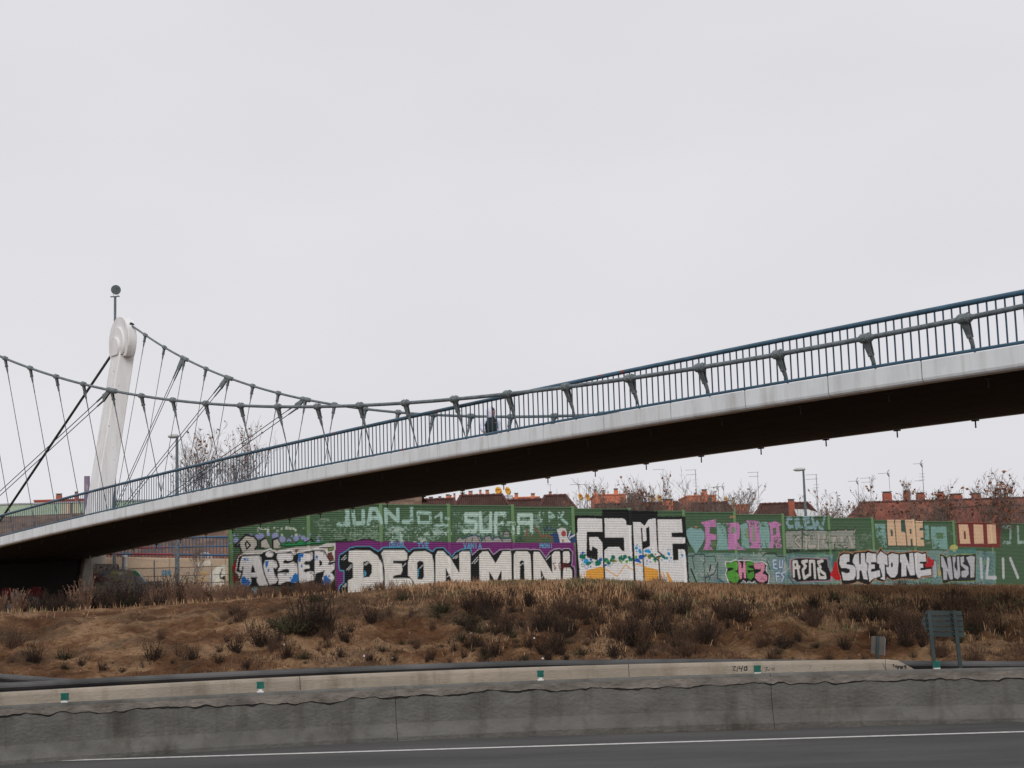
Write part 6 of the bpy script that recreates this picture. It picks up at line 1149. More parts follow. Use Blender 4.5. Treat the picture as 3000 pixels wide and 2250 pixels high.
# ------------------------------------------------------------------ bare trees with a few brown leaves
def make_tree(seed, H, spread, r0, levels=4, leaf=60, trunk_k=.3, stems=1, low=.35):
    R = np.random.default_rng(seed); tk = MB(); br = MB(); tips = []
    def grow(p, d, L, r, lv, mb):
        n = 4 if lv < 2 else 3; pts = [p]; rr = [r]; q = p.copy(); dd = d.copy()
        for i in range(n):
            dd = dd + R.normal(0, .10 + .03 * lv, 3); dd[2] += .05 + .03 * lv; dd /= np.linalg.norm(dd); q = q + dd * L / n; pts.append(q.copy()); rr.append(max(r * (1 - .55 * (i + 1) / n), .006))
        mb.tube(pts, rr, 6 if lv == 0 else (4 if lv == 1 else 3), cap=False)
        if lv >= levels - 1: tips.extend(pts[1:])
        if lv < levels:
            kids = (8, 5, 3, 3, 2)[lv] if lv < 5 else 2
            for k in range(kids):
                t = low + (1 - low) * (k + R.uniform(.2, .9)) / kids if lv == 0 else R.uniform(.25, 1.0); i = min(int(t * n), n - 1); f = t * n - i; b = pts[i] + (pts[i + 1] - pts[i]) * f
                az = R.uniform(0, 6.283); out = np.array([math.cos(az), math.sin(az), 0]); tilt = R.uniform(.35, .75) * spread; nd = dd * (1 - .3 * tilt) + out * tilt; nd[2] = abs(nd[2]) * .9 + .15; nd /= np.linalg.norm(nd)
                grow(b, nd, L * R.uniform(.42, .66) * (1 - .25 * t if lv == 0 else 1), max(rr[i] * .55, .006), lv + 1, br)
    for s_ in range(stems):
        az = R.uniform(0, 6.283); d = np.array([.22 * math.cos(az), .22 * math.sin(az), 1.]) if stems > 1 else np.array([.03, .02, 1.]); grow(np.array([.15 * math.cos(az) * (stems > 1), .15 * math.sin(az) * (stems > 1), -.2]), d / np.linalg.norm(d), H * .62, r0, 0, tk)
    lf = MB(); tips = np.array(tips)
    zmax = tips[:, 2].max()
    for _ in range(leaf):
        c = tips[R.integers(len(tips))] + R.normal(0, .05, 3); a = R.normal(size=3); a /= np.linalg.norm(a); b = np.cross(a, R.normal(size=3)); b /= np.linalg.norm(b); s_ = R.uniform(.06, .12)
        lf.add([c - a * s_, c + b * s_ * .7 + a * .01, c + a * s_, c - b * s_ * .6], [(0, 1, 2), (0, 2, 3)])
    k = H / zmax
    out = []
    for nm, mb_, m in (('trunk', tk, M['barkt']), ('crown', br, M['barkt']), ('leaves', lf, M['leaf'])):
        if mb_.n == 0: out.append(None); continue
        me = mb_.mesh(nm, m, fix=False); me.transform(Matrix.Scale(k, 4)); out.append(me)
    return out
def put_tree(u, vtop, Y, meshes, H0, label, name='bare_tree', rz=0., wide=1.0, group=None, g=None):
    p = atY(u, vtop, Y); g = gz(p[0], Y) if g is None else g; k = (p[2] - g) / H0; t = thing(name, (p[0], Y, g), label, 'tree', group)
    tr = link('trunk', meshes[0], t, (p[0], Y, g), (0, 0, rz), (k * wide, k * wide, k)); cr = link('crown', meshes[1], t, (p[0], Y, g), (0, 0, rz), (k * wide, k * wide, k))
    if meshes[2]: o = link('leaves', meshes[2], t, (p[0], Y, g), (0, 0, rz), (k * wide, k * wide, k)); o['kind'] = 'stuff'
    return t
TA = make_tree(11, 9, .62, .075, 4, 190, stems=2, low=.2); TB = make_tree(12, 9, .55, .06, 4, 130, stems=1, low=.2); TC = make_tree(13, 7, .7, .06, 4, 40, stems=2, low=.3)
TD = make_tree(14, 7, .75, .06, 4, 0, stems=1, low=.4); TE = make_tree(15, 7, .55, .055, 4, 250, stems=2, low=.3); TF = make_tree(16, 7, .6, .05, 4, 190, stems=2, low=.35); TG = make_tree(17, 7, .7, .05, 4, 26, stems=2, low=.35)
put_tree(640, 1200, 101, TA, 9, 'leafless tree with a few brown leaves, tallest beside the left street lamp', rz=.4, g=5.2, wide=1.25)
put_tree(744, 1240, 102, TB, 9, 'slender leafless tree beside the tallest tree behind the bridge', rz=2.0, g=5.2, wide=1.3)
put_tree(560, 1295, 100, TC, 7, 'low spreading leafless tree right beside the left street lamp', rz=1.0, g=6.5, wide=1.3)
put_tree(690, 1330, 103, TC, 7, 'thin bushy tree low behind the bridge railing between taller trees', rz=3.4, g=6)
put_tree(575, 1545, 83, TD, 7, 'small bare twiggy tree in front of the beige retaining wall', rz=.7, wide=1.15)
GT = 'trees behind the graffiti wall'
for i, (u, v, m, H0, l, w) in enumerate(((1712, 1415, TD, 7, 'bare grey tree beside the dish pair left of the brick block', 1.3), (1765, 1398, TG, 7, 'bare tree in front of the orange brick block', 1.4), (1895, 1385, TE, 7, 'small tree full of brown leaves before the dish pair', 1.05), (1945, 1376, TE, 7, 'tall narrow tree with reddish dead leaves beside the dish pair', .9), (2004, 1366, TD, 7, 'tall bare grey tree left of the brick block with a window', 1.2), (2062, 1418, TG, 7, 'low bare tree before the brick block with a window', 1.3), (2168, 1400, TD, 7, 'bare thin tree right of the cream chimney', 1.3), (2215, 1410, TG, 7, 'bare tree with scattered leaves beside the roof left of the lamp', 1.2), (2292, 1452, TF, 7, 'low twigs with red leaves above the dark roof', .9), (2400, 1468, TG, 7, 'low bare twigs between the lamp and the red roof', 1.4), (2472, 1425, TF, 7, 'leafy tree at the left slope of the large red roof', 1.3), (2545, 1398, TF, 7, 'brown leaved tree above the apex of the red roof', 1.2), (2640, 1392, TE, 7, 'brown leaved tree among the chimneys of the red roof', 1.5), (2690, 1400, TF, 7, 'thin leafy tree between two red roof chimneys', 1.3), (2770, 1432, TF, 7, 'low leafy tree beside the last chimneys of the red roof', 1.3), (2826, 1372, TE, 7, 'tall spreading tree with brown leaves at the end of the red roof', 1.6), (2930, 1390, TF, 7, 'spreading brown leaved tree past the end of the red roof', 1.6), (1860, 1425, TG, 7, 'low bare tree between the brick block and the leafy tree', 1.4), (1650, 1430, TD, 7, 'low bare tree over the dark hip roof beside the bridge edge', 1.2))):
    Y = 100.
    for _ in range(30): Y = float(wall_y(atY(u, 1500, Y)[0])) + 4 + (i % 3) * 1.5
    put_tree(u, v, Y, m, H0, l, rz=i * 1.7, wide=w * .95, group=GT)
# tangle of twigs just behind the wall
for i, u in enumerate(np.linspace(1660, 2010, 12)):
    Y = 100.
    for _ in range(30): Y = float(wall_y(atY(u, 1500, Y)[0])) + 3.2
    put_tree(u, 1446 + 10 * math.sin(i * 2.1), Y, TG if i % 2 else TF, 7, 'low leafless shrub with dead leaves growing just behind the graffiti wall', 'bare_shrub', i * .9, .75, 'shrubs behind the graffiti wall')

# ------------------------------------------------------------------ dry shrubs and weeds on the bank
def hexc(c): return lin(c)
M['stem_dark'] = mat('dark_dry_stem', lin((62, 47, 38)), .95, lin((40, 31, 26)), nscale=3)
M['stem_brown'] = mat('brown_dry_stem', lin((98, 75, 60)), .95, lin((70, 53, 43)), nscale=3)
M['stem_tan'] = mat('tan_dry_stem', lin((138, 108, 90)), .95, lin((100, 76, 62)), nscale=3)
M['stem_green'] = mat('dull_green_shrub', lin((70, 66, 46)), .95, lin((48, 46, 33)), nscale=3)
def make_shrub(seed, n, h, w, m, thick=.008, buds=6, upright=1.0, curl=.3):
    R = np.random.default_rng(seed); mb = MB()
    for _ in range(n):
        az = R.uniform(0, 6.283); b = np.array([math.cos(az), math.sin(az), 0]) * R.uniform(0, .16) * w; b[2] = -.05; tilt = abs(R.normal(0, .5)) * w / h / upright; d = np.array([math.cos(az) * tilt, math.sin(az) * tilt, 1.]); d /= np.linalg.norm(d); L = h * R.uniform(.25, 1.0); k = 4; p = b.copy(); pts = [p]
        for i in range(k): d = d + R.normal(0, .12, 3); d[2] += .05 * upright - curl * .03; d /= np.linalg.norm(d); p = p + d * L / k; pts.append(p)
        # flat ribbon pair instead of a tube keeps it light
        for i in range(k):
            t0_, t1_ = thick * (1 - .7 * i / k), thick * (1 - .7 * (i + 1) / k); s_ = np.array([math.cos(az + 1.2), math.sin(az + 1.2), 0])
            mb.add([pts[i] - s_ * t0_, pts[i] + s_ * t0_, pts[i + 1] + s_ * t1_, pts[i + 1] - s_ * t1_], [(0, 1, 2, 3)])
        for j in range(buds):
            i = R.integers(1, k); f = R.uniform(); c = pts[i] + (pts[i + 1] - pts[i]) * f; a = R.normal(0, 1, 3); a[2] = abs(a[2]) * .8 + .5; a /= np.linalg.norm(a); s_ = R.uniform(.02, .055) * (.6 + .5 * h); o = np.cross(a, [0.3, .8, .2]); o /= np.linalg.norm(o)
            mb.add([c - o * thick * 1.2, c + o * thick * 1.2, c + a * s_], [(0, 1, 2)])
    return mb.mesh('shrub', m, fix=False)
PROT = {'dark': [make_shrub(100 + i, 70, 1.0, .95, M['stem_dark'], .009, 11, 1.2) for i in range(3)], 'brown': [make_shrub(110 + i, 60, 1.0, .9, M['stem_brown'], .009, 10, 1.2) for i in range(3)], 'twig': [make_shrub(120 + i, 22, 1.0, .9, M['stem_dark'], .010, 6) for i in range(3)],
        'green': [make_shrub(130 + i, 100, .7, 1.1, M['stem_green'], .012, 14, .6) for i in range(3)], 'tan': [make_shrub(140 + i, 60, 1.0, .5, M['stem_tan'], .011, 16, 1.6) for i in range(4)], 'fuzzy': [make_shrub(150 + i, 150, 1.0, 1.1, M['stem_brown'], .007, 10, .8) for i in range(3)]}
PNAME = {'dark': ('dry_shrub', 'dark dry upright shrub rooted in the bare soil bank', 'shrub', 'dark shrubs on the bank'), 'brown': ('dry_shrub', 'brown withered shrub growing on the soil bank', 'shrub', 'brown shrubs on the bank'), 'twig': ('twiggy_plant', 'sparse leafless twiggy plant on open soil', 'plant', 'twiggy plants on the bank'), 'green': ('low_shrub', 'low dull green shrub hugging the soil bank', 'shrub', 'green shrubs on the bank'), 'tan': ('dry_weed', 'pinkish tan dry weed stalks standing along the wall foot', 'weed', 'dry weeds along the wall foot'), 'fuzzy': ('grassy_tussock', 'fuzzy brown grass tussock on the soil bank', 'grass tussock', 'tussocks on the bank')}
def hit_ground(u, v, y0=29.6, y1=74):
    r = ray(u, v); ys = np.linspace(y0, y1, 900); k = ys / r[1]; xs = r[0] * k; zs = r[2] * k + CAMH; g = ground_z(xs, ys); w = np.where(zs <= g)[0]
    if len(w) == 0: return None
    i = w[0]; return np.array([xs[i], ys[i], g[i]])
KIND = {'dark': 'dark dry shrub', 'brown': 'brown withered shrub', 'twig': 'sparse twiggy plant', 'green': 'dull green shrub', 'tan': 'tan dry weed', 'fuzzy': 'fuzzy brown tussock'}
cnt = 0
def put_shrub(P, kind, h, wd=1.0):
    global cnt
    nm, lb, ct, gp = PNAME[kind]; me = PROT[kind][cnt % len(PROT[kind])]; cnt += 1
    o = link(nm, me, None, (P[0], P[1], P[2] - .02), (0, 0, cnt * 2.4), (h * wd, h * wd, h)); u = proj(P)[0]
    size = 'small' if h < .3 else ('knee high' if h < .6 else 'tall')
    lev = 'close to the guardrail' if P[1] < 33.5 else ('halfway up the bank' if P[1] < 38 else ('near the crest of the bank' if P[1] < 45 else 'on flat ground before the wall'))
    zone = [z_ for lim, z_ in ((265, 'by the dark bridge end'), (470, 'below the curved graffiti wall'), (665, 'below the beige retaining wall'), (985, 'below the letters AISER'), (1310, 'below the letters DEON'), (1682, 'below the letters MONI'), (2005, 'below the letters GAME'), (2290, 'below the letters ZHEZ'), (2430, 'below the word CREW'), (2740, 'below the letters SHETONE'), (1e9, 'below the letters NUS')) if u < lim][0]
    tag(o, size + ' ' + KIND[kind] + ' ' + lev + ' ' + zone, ct, gp)
S = [(898, 1857, 120, 'dark', 1.3), (860, 1850, 90, 'green', 1.3), (930, 1840, 95, 'dark', 1.2), (962, 1852, 100, 'dark', 1.), (1089, 1825, 62, 'dark', 1.), (1140, 1802, 28, 'brown', 1.), (1183, 1834, 42, 'twig', 1.), (1266, 1852, 42, 'brown', .9), (1295, 1792, 52, 'green', 1.2), (1353, 1877, 52, 'green', 1.), (1379, 1796, 58, 'dark', .8), (1429, 1807, 84, 'dark', 1.2), (1452, 1822, 50, 'dark', .8), (1494, 1774, 34, 'dark', 1.), (1552, 1775, 56, 'dark', 1.), (1465, 1850, 46, 'brown', 1.), (1487, 1861, 58, 'dark', .8), (1530, 1838, 34, 'twig', .9), (1581, 1850, 66, 'dark', 1.), (1292, 1897, 18, 'green', 1.2), (1205, 1885, 24, 'green', 1.2), (1176, 1888, 20, 'green', 1.), (1509, 1885, 28, 'green', 1.), (1549, 1900, 40, 'dark', 1.1), (1263, 1935, 42, 'dark', .9), (1422, 1931, 44, 'green', 1.2), (1360, 1928, 30, 'dark', 1.), (1702, 1814, 78, 'fuzzy', 1.2), (1660, 1800, 70, 'fuzzy', 1.2), (1753, 1821, 44, 'dark', .9), (1807, 1790, 48, 'dark', .8), (1865, 1789, 36, 'dark', 1.), (1583, 1800, 40, 'brown', 1.), (1681, 1843, 44, 'dark', 1.), (1746, 1866, 56, 'dark', .9), (1847, 1898, 105, 'dark', 1.2), (1880, 1890, 90, 'brown', 1.1), (1820, 1880, 100, 'brown', .9), (1916, 1857, 66, 'dark', 1.), (1952, 1822, 66, 'brown', 1.2), (2006, 1793, 74, 'brown', 1.2), (2006, 1890, 82, 'brown', .9), (1960, 1858, 50, 'dark', .9), (2064, 1886, 84, 'dark', 1.), (2090, 1890, 60, 'brown', 1.), (2173, 1825, 80, 'dark', 1.), (2140, 1810, 60, 'brown', 1.2), (2111, 1799, 46, 'brown', 1.2), (2198, 1846, 22, 'dark', 1.), (2274, 1914, 38, 'green', 1.), (1702, 1918, 34, 'green', 1.6), (1645, 1919, 34, 'dark', 1.1), (1880, 1920, 40, 'dark', 1.2), (2510, 1824, 62, 'dark', .9), (2530, 1822, 50, 'brown', 1.), (2397, 1747, 16, 'green', 1.6), (2516, 1747, 18, 'green', 1.6), (2477, 1905, 56, 'dark', 1.), (2558, 1863, 42, 'dark', 1.1), (2659, 1857, 80, 'fuzzy', 1.3), (2640, 1830, 60, 'fuzzy', 1.2), (2695, 1872, 52, 'dark', 1.), (2340, 1878, 46, 'dark', .9), (2320, 1886, 26, 'green', 1.1), (2394, 1899, 26, 'green', 1.), (2352, 1818, 34, 'dark', 1.4), (2752, 1917, 36, 'green', .9), (2558, 1803, 22, 'dark', 1.2), (2310, 1800, 30, 'brown', 1.5), (2800, 1800, 70, 'fuzzy', 1.4), (2860, 1840, 70, 'fuzzy', 1.3), (2930, 1860, 60, 'dark', 1.), (525, 1925, 62, 'twig', .9), (690, 1905, 44, 'dark', 1.6), (760, 1890, 66, 'dark', 1.4), (800, 1900, 50, 'brown', 1.4), (640, 1945, 36, 'dark', 1.3), (560, 1938, 18, 'dark', 1.3), (505, 1945, 16, 'dark', 1.2), (240, 1950, 34, 'dark', 1.4), (300, 1965, 30, 'dark', 1.4), (190, 1960, 30, 'green', 1.4), (360, 1970, 26, 'dark', 1.4), (100, 1940, 60, 'dark', 1.3), (40, 1900, 70, 'brown', 1.3), (700, 1820, 54, 'brown', 1.4), (685, 1800, 36, 'dark', 1.4), (840, 1930, 40, 'dark', 1.4), (720, 1960, 30, 'dark', 1.4), (890, 1930, 40, 'green', 1.2), (960, 1900, 36, 'brown', 1.4), (1010, 1880, 30, 'green', 1.2), (1000, 1925, 34, 'dark', 1.3), (1080, 1935, 36, 'dark', 1.2), (1120, 1910, 22, 'green', 1.4), (1155, 1940, 30, 'dark', 1.2), (925, 1760, 40, 'green', 1.2)]
for u, vb, hp, kind, wd in S:
    P = hit_ground(u, vb)
    if P is None: continue
    put_shrub(P, kind, 1.3 * hp / FOC * P[1], wd)
    for q in range(1 if hp < 40 else 2):                    # smaller companions that blend into it
        x, y = P[0] + rng.normal(0, .35), P[1] + rng.normal(0, .35)
        put_shrub((x, y, gz(x, y)), ('twig', 'brown', kind)[rng.integers(3)], rng.uniform(.4, .75) * hp / FOC * P[1] * 1.2, wd)
kinds = ['dark', 'brown', 'twig', 'green', 'dark', 'fuzzy', 'dark']; tries = 0; made = 0
while made < 175 and tries < 3000:
    tries += 1; u = rng.uniform(-60, 3060) if made < 70 else rng.uniform(1330, 2900); v = rng.uniform(1750, 1945)
    if u < 640 and 1790 < v < 1930 and rng.uniform() < .9: continue
    if 1020 < u < 1360 and 1795 < v < 1885 and rng.uniform() < .9: continue
    if 2120 < u < 2640 and 1825 < v < 1935 and rng.uniform() < .85: continue
    P = hit_ground(u, v)
    if P is None or P[1] > 41: continue
    put_shrub(P, kinds[rng.integers(len(kinds))], rng.uniform(.18, .62), rng.uniform(.8, 1.6)); made += 1
# weeds along the foot of the walls, thick on the left
def weed_at(u, Y, h, kind='tan', wd=1.0): x = atY(u, 1720, Y)[0]; put_shrub((x, Y, gz(x, Y)), kind, h, wd)
for i in range(150):
    u = rng.uniform(250, 990) if i < 130 else rng.uniform(-40, 260); Y = rng.uniform(46, 74); h = rng.uniform(.55, 1.15) * (1.15 if u < 620 else .8); h *= .62 if 255 < u < 470 else 1.0
    if u > 700: Y = rng.uniform(52, 76); h *= .75
    weed_at(u, Y, h, 'tan' if u > 520 or rng.uniform() < .4 else ('dark' if rng.uniform() < .6 else 'brown'), rng.uniform(.9, 1.4))
for u, Y, h, k, w in ((300, 48, .9, 'dark', 1.4), (340, 48, 1.0, 'dark', 1.4), (380, 47, 1.05, 'dark', 1.4), (350, 46.5, .9, 'dark', 1.5), (395, 49, 1.0, 'dark', 1.4), (475, 58, 1.4, 'dark', 1.1), (500, 62, 1.7, 'brown', 1.1), (520, 60, 1.5, 'brown', 1.1), (440, 60, 1.5, 'brown', 1.), (365, 46.5, .8, 'green', 1.5), (540, 57, 1.2, 'dark', 1.2), (270, 48, .9, 'dark', 1.3), (250, 50, .8, 'green', 1.5)): weed_at(u, Y, h, k, w)
for a, b, n, h in ((1085, 1190, 16, .62), (1195, 1290, 6, .35), (1370, 1400, 6, .7), (1680, 1700, 5, .6), (1770, 1790, 3, .55), (1915, 1945, 6, .7), (1060, 1090, 4, .5), (1460, 1660, 8, .3), (2000, 2200, 10, .35)):
    for _ in range(n): u = rng.uniform(a, b); x = atY(u, 1720, 80)[0]; weed_at(u, float(wall_y(x)) - rng.uniform(1.5, 14), h * rng.uniform(.75, 1.15) * 1.3, 'tan')
for i in range(60): u = rng.uniform(650, 985); weed_at(u, rng.uniform(55, 74), rng.uniform(.6, .95), 'tan', rng.uniform(.9, 1.4))
for u, Y, h, w in ((2640, 76, .62, 1.2), (2705, 80, .60, 1.3), (2585, 82, .42, 1.4), (2790, 80, .5, 1.6), (2740, 86, .4, 1.5), (2850, 84, .5, 1.4)): weed_at(u, Y, h * 1.5, 'dark', w); weed_at(u + 8, Y + .5, h * 1.35, 'brown', w); weed_at(u - 10, Y + .3, h * 1.2, 'dark', w)

# dead grass on the crest and in patches over the bank
def grass(name, n, seed, label, m, dens, L0=.07, L1=.24):
    R = np.random.default_rng(seed); V = []; F = []; k = 0; 
    while k < n:
        m_ = 20000; x = R.uniform(-21, 26, m_); y = R.uniform(30.8, 60, m_) ; keep = dens(x, y) > R.uniform(0, 1, m_); x, y = x[keep], y[keep]; z = ground_z(x, y); q = len(x)
        L = R.uniform(L0, L1, q); az = R.uniform(0, 6.283, q); le = R.uniform(.1, 1.1, q); w = R.uniform(.005, .011, q)
        b0 = np.stack([x - w, y, z - .02], 1); b1 = np.stack([x + w, y, z - .02], 1); mid = np.stack([x + np.cos(az) * le * L * .35, y + np.sin(az) * le * L * .35, z + L * .62], 1); tip = np.stack([x + np.cos(az) * le * L, y + np.sin(az) * le * L, z + L * (1.05 - .45 * le)], 1)
        mw = np.stack([w * .7, 0 * w, 0 * w], 1); V.append(np.stack([b0, b1, mid + mw, mid - mw, tip], 1).reshape(-1, 3)); i = (np.arange(q) * 5 + k * 5)[:, None]; F.append((i, q)); k += q
    co = np.concatenate(V).astype(np.float32); nb_ = len(co) // 5; i = np.arange(nb_) * 5
    quads = np.stack([i, i + 1, i + 2, i + 3], 1); tris = np.stack([i + 3, i + 2, i + 4], 1); li = np.concatenate([quads.ravel(), tris.ravel()]).astype(np.int32)
    me = bpy.data.meshes.new(name); me.vertices.add(len(co)); me.vertices.foreach_set('co', co.ravel()); me.loops.add(len(li)); me.loops.foreach_set('vertex_index', li); me.polygons.add(2 * nb_)
    me.polygons.foreach_set('loop_start', np.concatenate([np.arange(nb_) * 4, nb_ * 4 + np.arange(nb_) * 3]).astype(np.int32)); me.polygons.foreach_set('loop_total', np.concatenate([np.full(nb_, 4), np.full(nb_, 3)]).astype(np.int32)); me.update(calc_edges=True); me.materials.append(m)
    tag(link(name, me), label, 'grass', None, 'stuff')
M['straw'] = mat('dead_grass', lin((176, 140, 106)), .95, lin((134, 104, 78)), nscale=.8); M['grass_g'] = mat('dull_green_grass', lin((104, 104, 74)), .95, lin((78, 80, 56)), nscale=.8)
def bare(x, y):
    g = lambda cx, cy, sx, sy: np.exp(-((x - cx) / sx) ** 2 - ((y - cy) / sy) ** 2)
    b = g(-2.6, 35.5, 1.7, 2.6) + g(5.2, 34.0, 1.6, 2.4) + g(8.2, 33.0, 1.8, 2.2) + g(-11, 36, 3.8, 4.5) + g(-7.4, 37, 2.0, 3.0) + g(.9, 33.5, .9, 1.6)
    return np.clip(1.15 - 1.3 * b, 0, 1)
def d_crest(x, y):
    t = np.clip((y - 37.5) / 4, 0, 1); right = np.clip((x + 3.5) / 4, .0, 1); pat = np.clip((fbm(x * .35, y * .35, 41) - .45) * 6, 0, 1)
    return np.clip(t * (.02 + .98 * right) * np.clip(1.0 - (y - 43) / 5, 0, 1) + pat * .14 * np.clip((y - 33) / 3, 0, 1) * (.06 + .94 * right), 0, 1) * bare(x, y)
def d_green(x, y): return d_crest(x, y) * np.clip((fbm(x * .5 + 9, y * .5, 51) - .54) * 9, 0, 1)
grass('dead_grass', 52000, 61, 'thin straw coloured dead grass over the crest of the bank', M['straw'], d_crest)
def d_all(x, y): return np.clip((fbm(x * .7, y * .9, 81) - .42) * 5, .05, 1) * np.clip((41 - y) / 3, 0, 1) * (.2 + .8 * np.clip((x + 9) / 6, 0, 1)) * bare(x, y)
grass('dry_litter', 42000, 63, 'fine dark dead stalks and litter strewn over the soil bank', M['stem_brown'], d_all, .03, .10)
grass('green_grass', 14000, 62, 'short dull green grass in patches on the bank', M['grass_g'], d_green)
# pebbles and clods
R = np.random.default_rng(71); mb = MB()
for _ in range(3500):
    x, y = R.uniform(-16, 20), R.uniform(30.8, 43); s_ = .012 + .05 * R.uniform() ** 3; z = gz(x, y) if _ % 3 == 0 else 0
    if z == 0: z = gz(x, y)
    p = [np.array([R.normal(0, 1), R.normal(0, 1), R.normal(0, .7)]) for _k in range(4)]; p = [np.array([x, y, z + s_ * .2]) + q / np.linalg.norm(q) * s_ for q in p]; mb.add(p, [(0, 1, 2), (0, 2, 3), (0, 3, 1), (1, 3, 2)])
M['clod'] = mat('soil_clod', lin((150, 118, 90)), .95, lin((104, 78, 58)), nscale=1.2); o = link('clods', mb.mesh('clods', M['clod'])); tag(o, 'small stones and soil clods scattered on the bank', 'stones', None, 'stuff')
# litter
M['paper'] = mat('white_litter', (.70, .70, .68), .7)
for i, (u, v, s_) in enumerate(((1379, 1859, .05), (1067, 1925, .07), (1151, 1930, .05), (833, 1890, .045), (1565, 1871, .045), (1629, 1890, .07), (1828, 1885, .06), (1590, 1932, .06), (1546, 1757, .03), (2072, 1857, .05), (1592, 1935, .05))):
    P = hit_ground(u, v)
    if P is None: continue
    s_ *= .6; mb = MB(); pts = [np.array([math.cos(a) * s_ * R.uniform(.6, 1.2), math.sin(a) * s_ * R.uniform(.6, 1.2), R.uniform(0, .6) * s_]) for a in np.linspace(0, 6.28, 9)[:-1]]; top = np.array([0, 0, s_ * 1.3])
    mb.add([p for p in pts] + [top, np.array([0, 0, -.02])], [(k, (k + 1) % 8, 8) for k in range(8)] + [((k + 1) % 8, k, 9) for k in range(8)]); o = mb.obj('litter_scrap', M['paper'], None, loc=P); tag(o, 'crumpled scrap of white litter lying on the bank below the letters ' + ('DEON' if u < 1310 else 'MONI' if u < 1682 else 'GAME' if u < 2005 else 'ZHEZ'), 'litter', 'white litter on the bank')
bx_ = atY(2757, 1722, 74); gzb = gz(bx_[0], 74); o = thing('white_box', (bx_[0], 74, gzb), 'small white plastic tub lying on the grass at the wall foot', 'tub')
mb = MB(); zc = max(bx_[2] - .05, gzb + .1); mb.tube([(bx_[0] - .15, 74, zc), (bx_[0] + .10, 73.9, zc + .03), (bx_[0] + .15, 73.9, zc + .03)], [.12, .13, .14], 12); mb.obj('tub_body', M['paper'], o)
mb = MB(); mb.tube([(bx_[0], 74, gzb - .1), (bx_[0], 74, zc)], .13, 8); mb.obj('tub_base', M['paper'], o)
# ------------------------------------------------------------------ walker on the bridge
M['skin'] = mat('skin', lin((176, 122, 98)), .6, lin((150, 98, 78)), nscale=9); M['hood'] = mat('pale_hoodie', lin((226, 226, 240)), .9, lin((200, 200, 218)), nscale=9, bump=.3, bscale=18); M['vest'] = mat('black_vest', (.010, .012, .013), .7, (.018, .02, .021), nscale=8, bump=.3, bscale=14); M['jeans'] = mat('dark_trousers', (.018, .02, .028), .85); M['hair'] = mat('dark_hair', (.012, .010, .009), .6); M['shoe'] = mat('dark_shoe', (.02, .02, .02), .6)
def find_person():
    best = None
    for t in np.linspace(T0 + .6, T0 + BW - .6, 200):
        # point of the ray through the hood top that has this t
        r = ray(1437.5, 1197); lo, hi = 30., 70.
        for _ in range(50):
            m = (lo + hi) / 2; P = r * (m / r[1]); s = np.dot(P[:2], BD); tt = np.dot(P[:2], BT) + .62012861 * min(((s + 30) / 30) ** 2, 9.0)
            if tt < t: lo = m
            else: hi = m
        z = P[2] + CAMH; h = z - (dz(s) - .30); d = abs(h - 1.78)
        if best is None or d < best[0]: best = (d, P[0], P[1], dz(s) - .30, h)
    return best
_, hx, hy, hz, hh = find_person()
person = thing('person', (hx, hy, hz), 'person in white hoodie and black vest walking across the bridge deck', 'person')
face = math.radians(-38)                                   # walks to the right, turned partly towards the camera
RM = Matrix.Rotation(math.radians(24), 4, 'Z')             # local -Y is forward
k = hh / 1.78
def skin(name, verts, edges, rad, m, sub=2, root=0):
    me = bpy.data.meshes.new(name); me.from_pydata(verts, edges, []); ob = bpy.data.objects.new(name, me); COL.objects.link(ob)
    md = ob.modifiers.new('s', 'SKIN'); md.use_smooth_shade = True
    for i, r in enumerate(rad): me.skin_vertices[0].data[i].radius = r if hasattr(r, '__len__') else (r, r)
    me.skin_vertices[0].data[root].use_root = True
    sb = ob.modifiers.new('b', 'SUBSURF'); sb.levels = sub; sb.render_levels = sub
    dg = bpy.context.evaluated_depsgraph_get(); nm = bpy.data.meshes.new_from_object(ob.evaluated_get(dg)); bpy.data.objects.remove(ob)
    nm.name = name; nm.materials.clear(); nm.materials.append(m); nm.transform(Matrix.Translation((hx, hy, hz)) @ RM @ Matrix.Scale(k, 4)); return nm
# body: pelvis, spine, neck, head, arms to the wrists, legs mid-stride
bv = [(0, 0, .95), (0, 0, 1.12), (0, -.01, 1.34), (0, .0, 1.46), (0, -.01, 1.52), (0, -.02, 1.60), (0, -.02, 1.68),
      (.20, 0, 1.42), (.31, .03, 1.18), (.29, -.08, .98), (-.20, 0, 1.42), (-.33, .0, 1.18), (-.30, -.14, 1.00),
      (.10, 0, .92), (.11, -.10, .52), (.11, -.06, .09), (-.10, 0, .92), (-.11, .06, .52), (-.11, .26, .12)]
be_ = [(0, 1), (1, 2), (2, 3), (3, 4), (4, 5), (5, 6), (2, 7), (7, 8), (8, 9), (2, 10), (10, 11), (11, 12), (0, 13), (13, 14), (14, 15), (0, 16), (16, 17), (17, 18)]
brd = [(.15, .11), (.14, .10), (.16, .11), (.07, .07), (.055, .055), (.06, .06), (.05, .05), .06, .045, .032, .06, .045, .032, .085, .06, .042, .085, .06, .042]
link('body', skin('body', bv, be_, brd, M['skin']), person)
tv = [(0, 0, .93), (.10, 0, .90), (.11, -.10, .52), (.11, -.06, .10), (-.10, 0, .90), (-.11, .06, .52), (-.11, .26, .13)]
link('trousers', skin('trousers', tv, [(0, 1), (1, 2), (2, 3), (0, 4), (4, 5), (5, 6)], [(.17, .13), .105, .08, .065, .105, .08, .065], M['jeans']), person)
XF = Matrix.Translation((hx, hy, hz)) @ RM @ Matrix.Scale(k, 4)
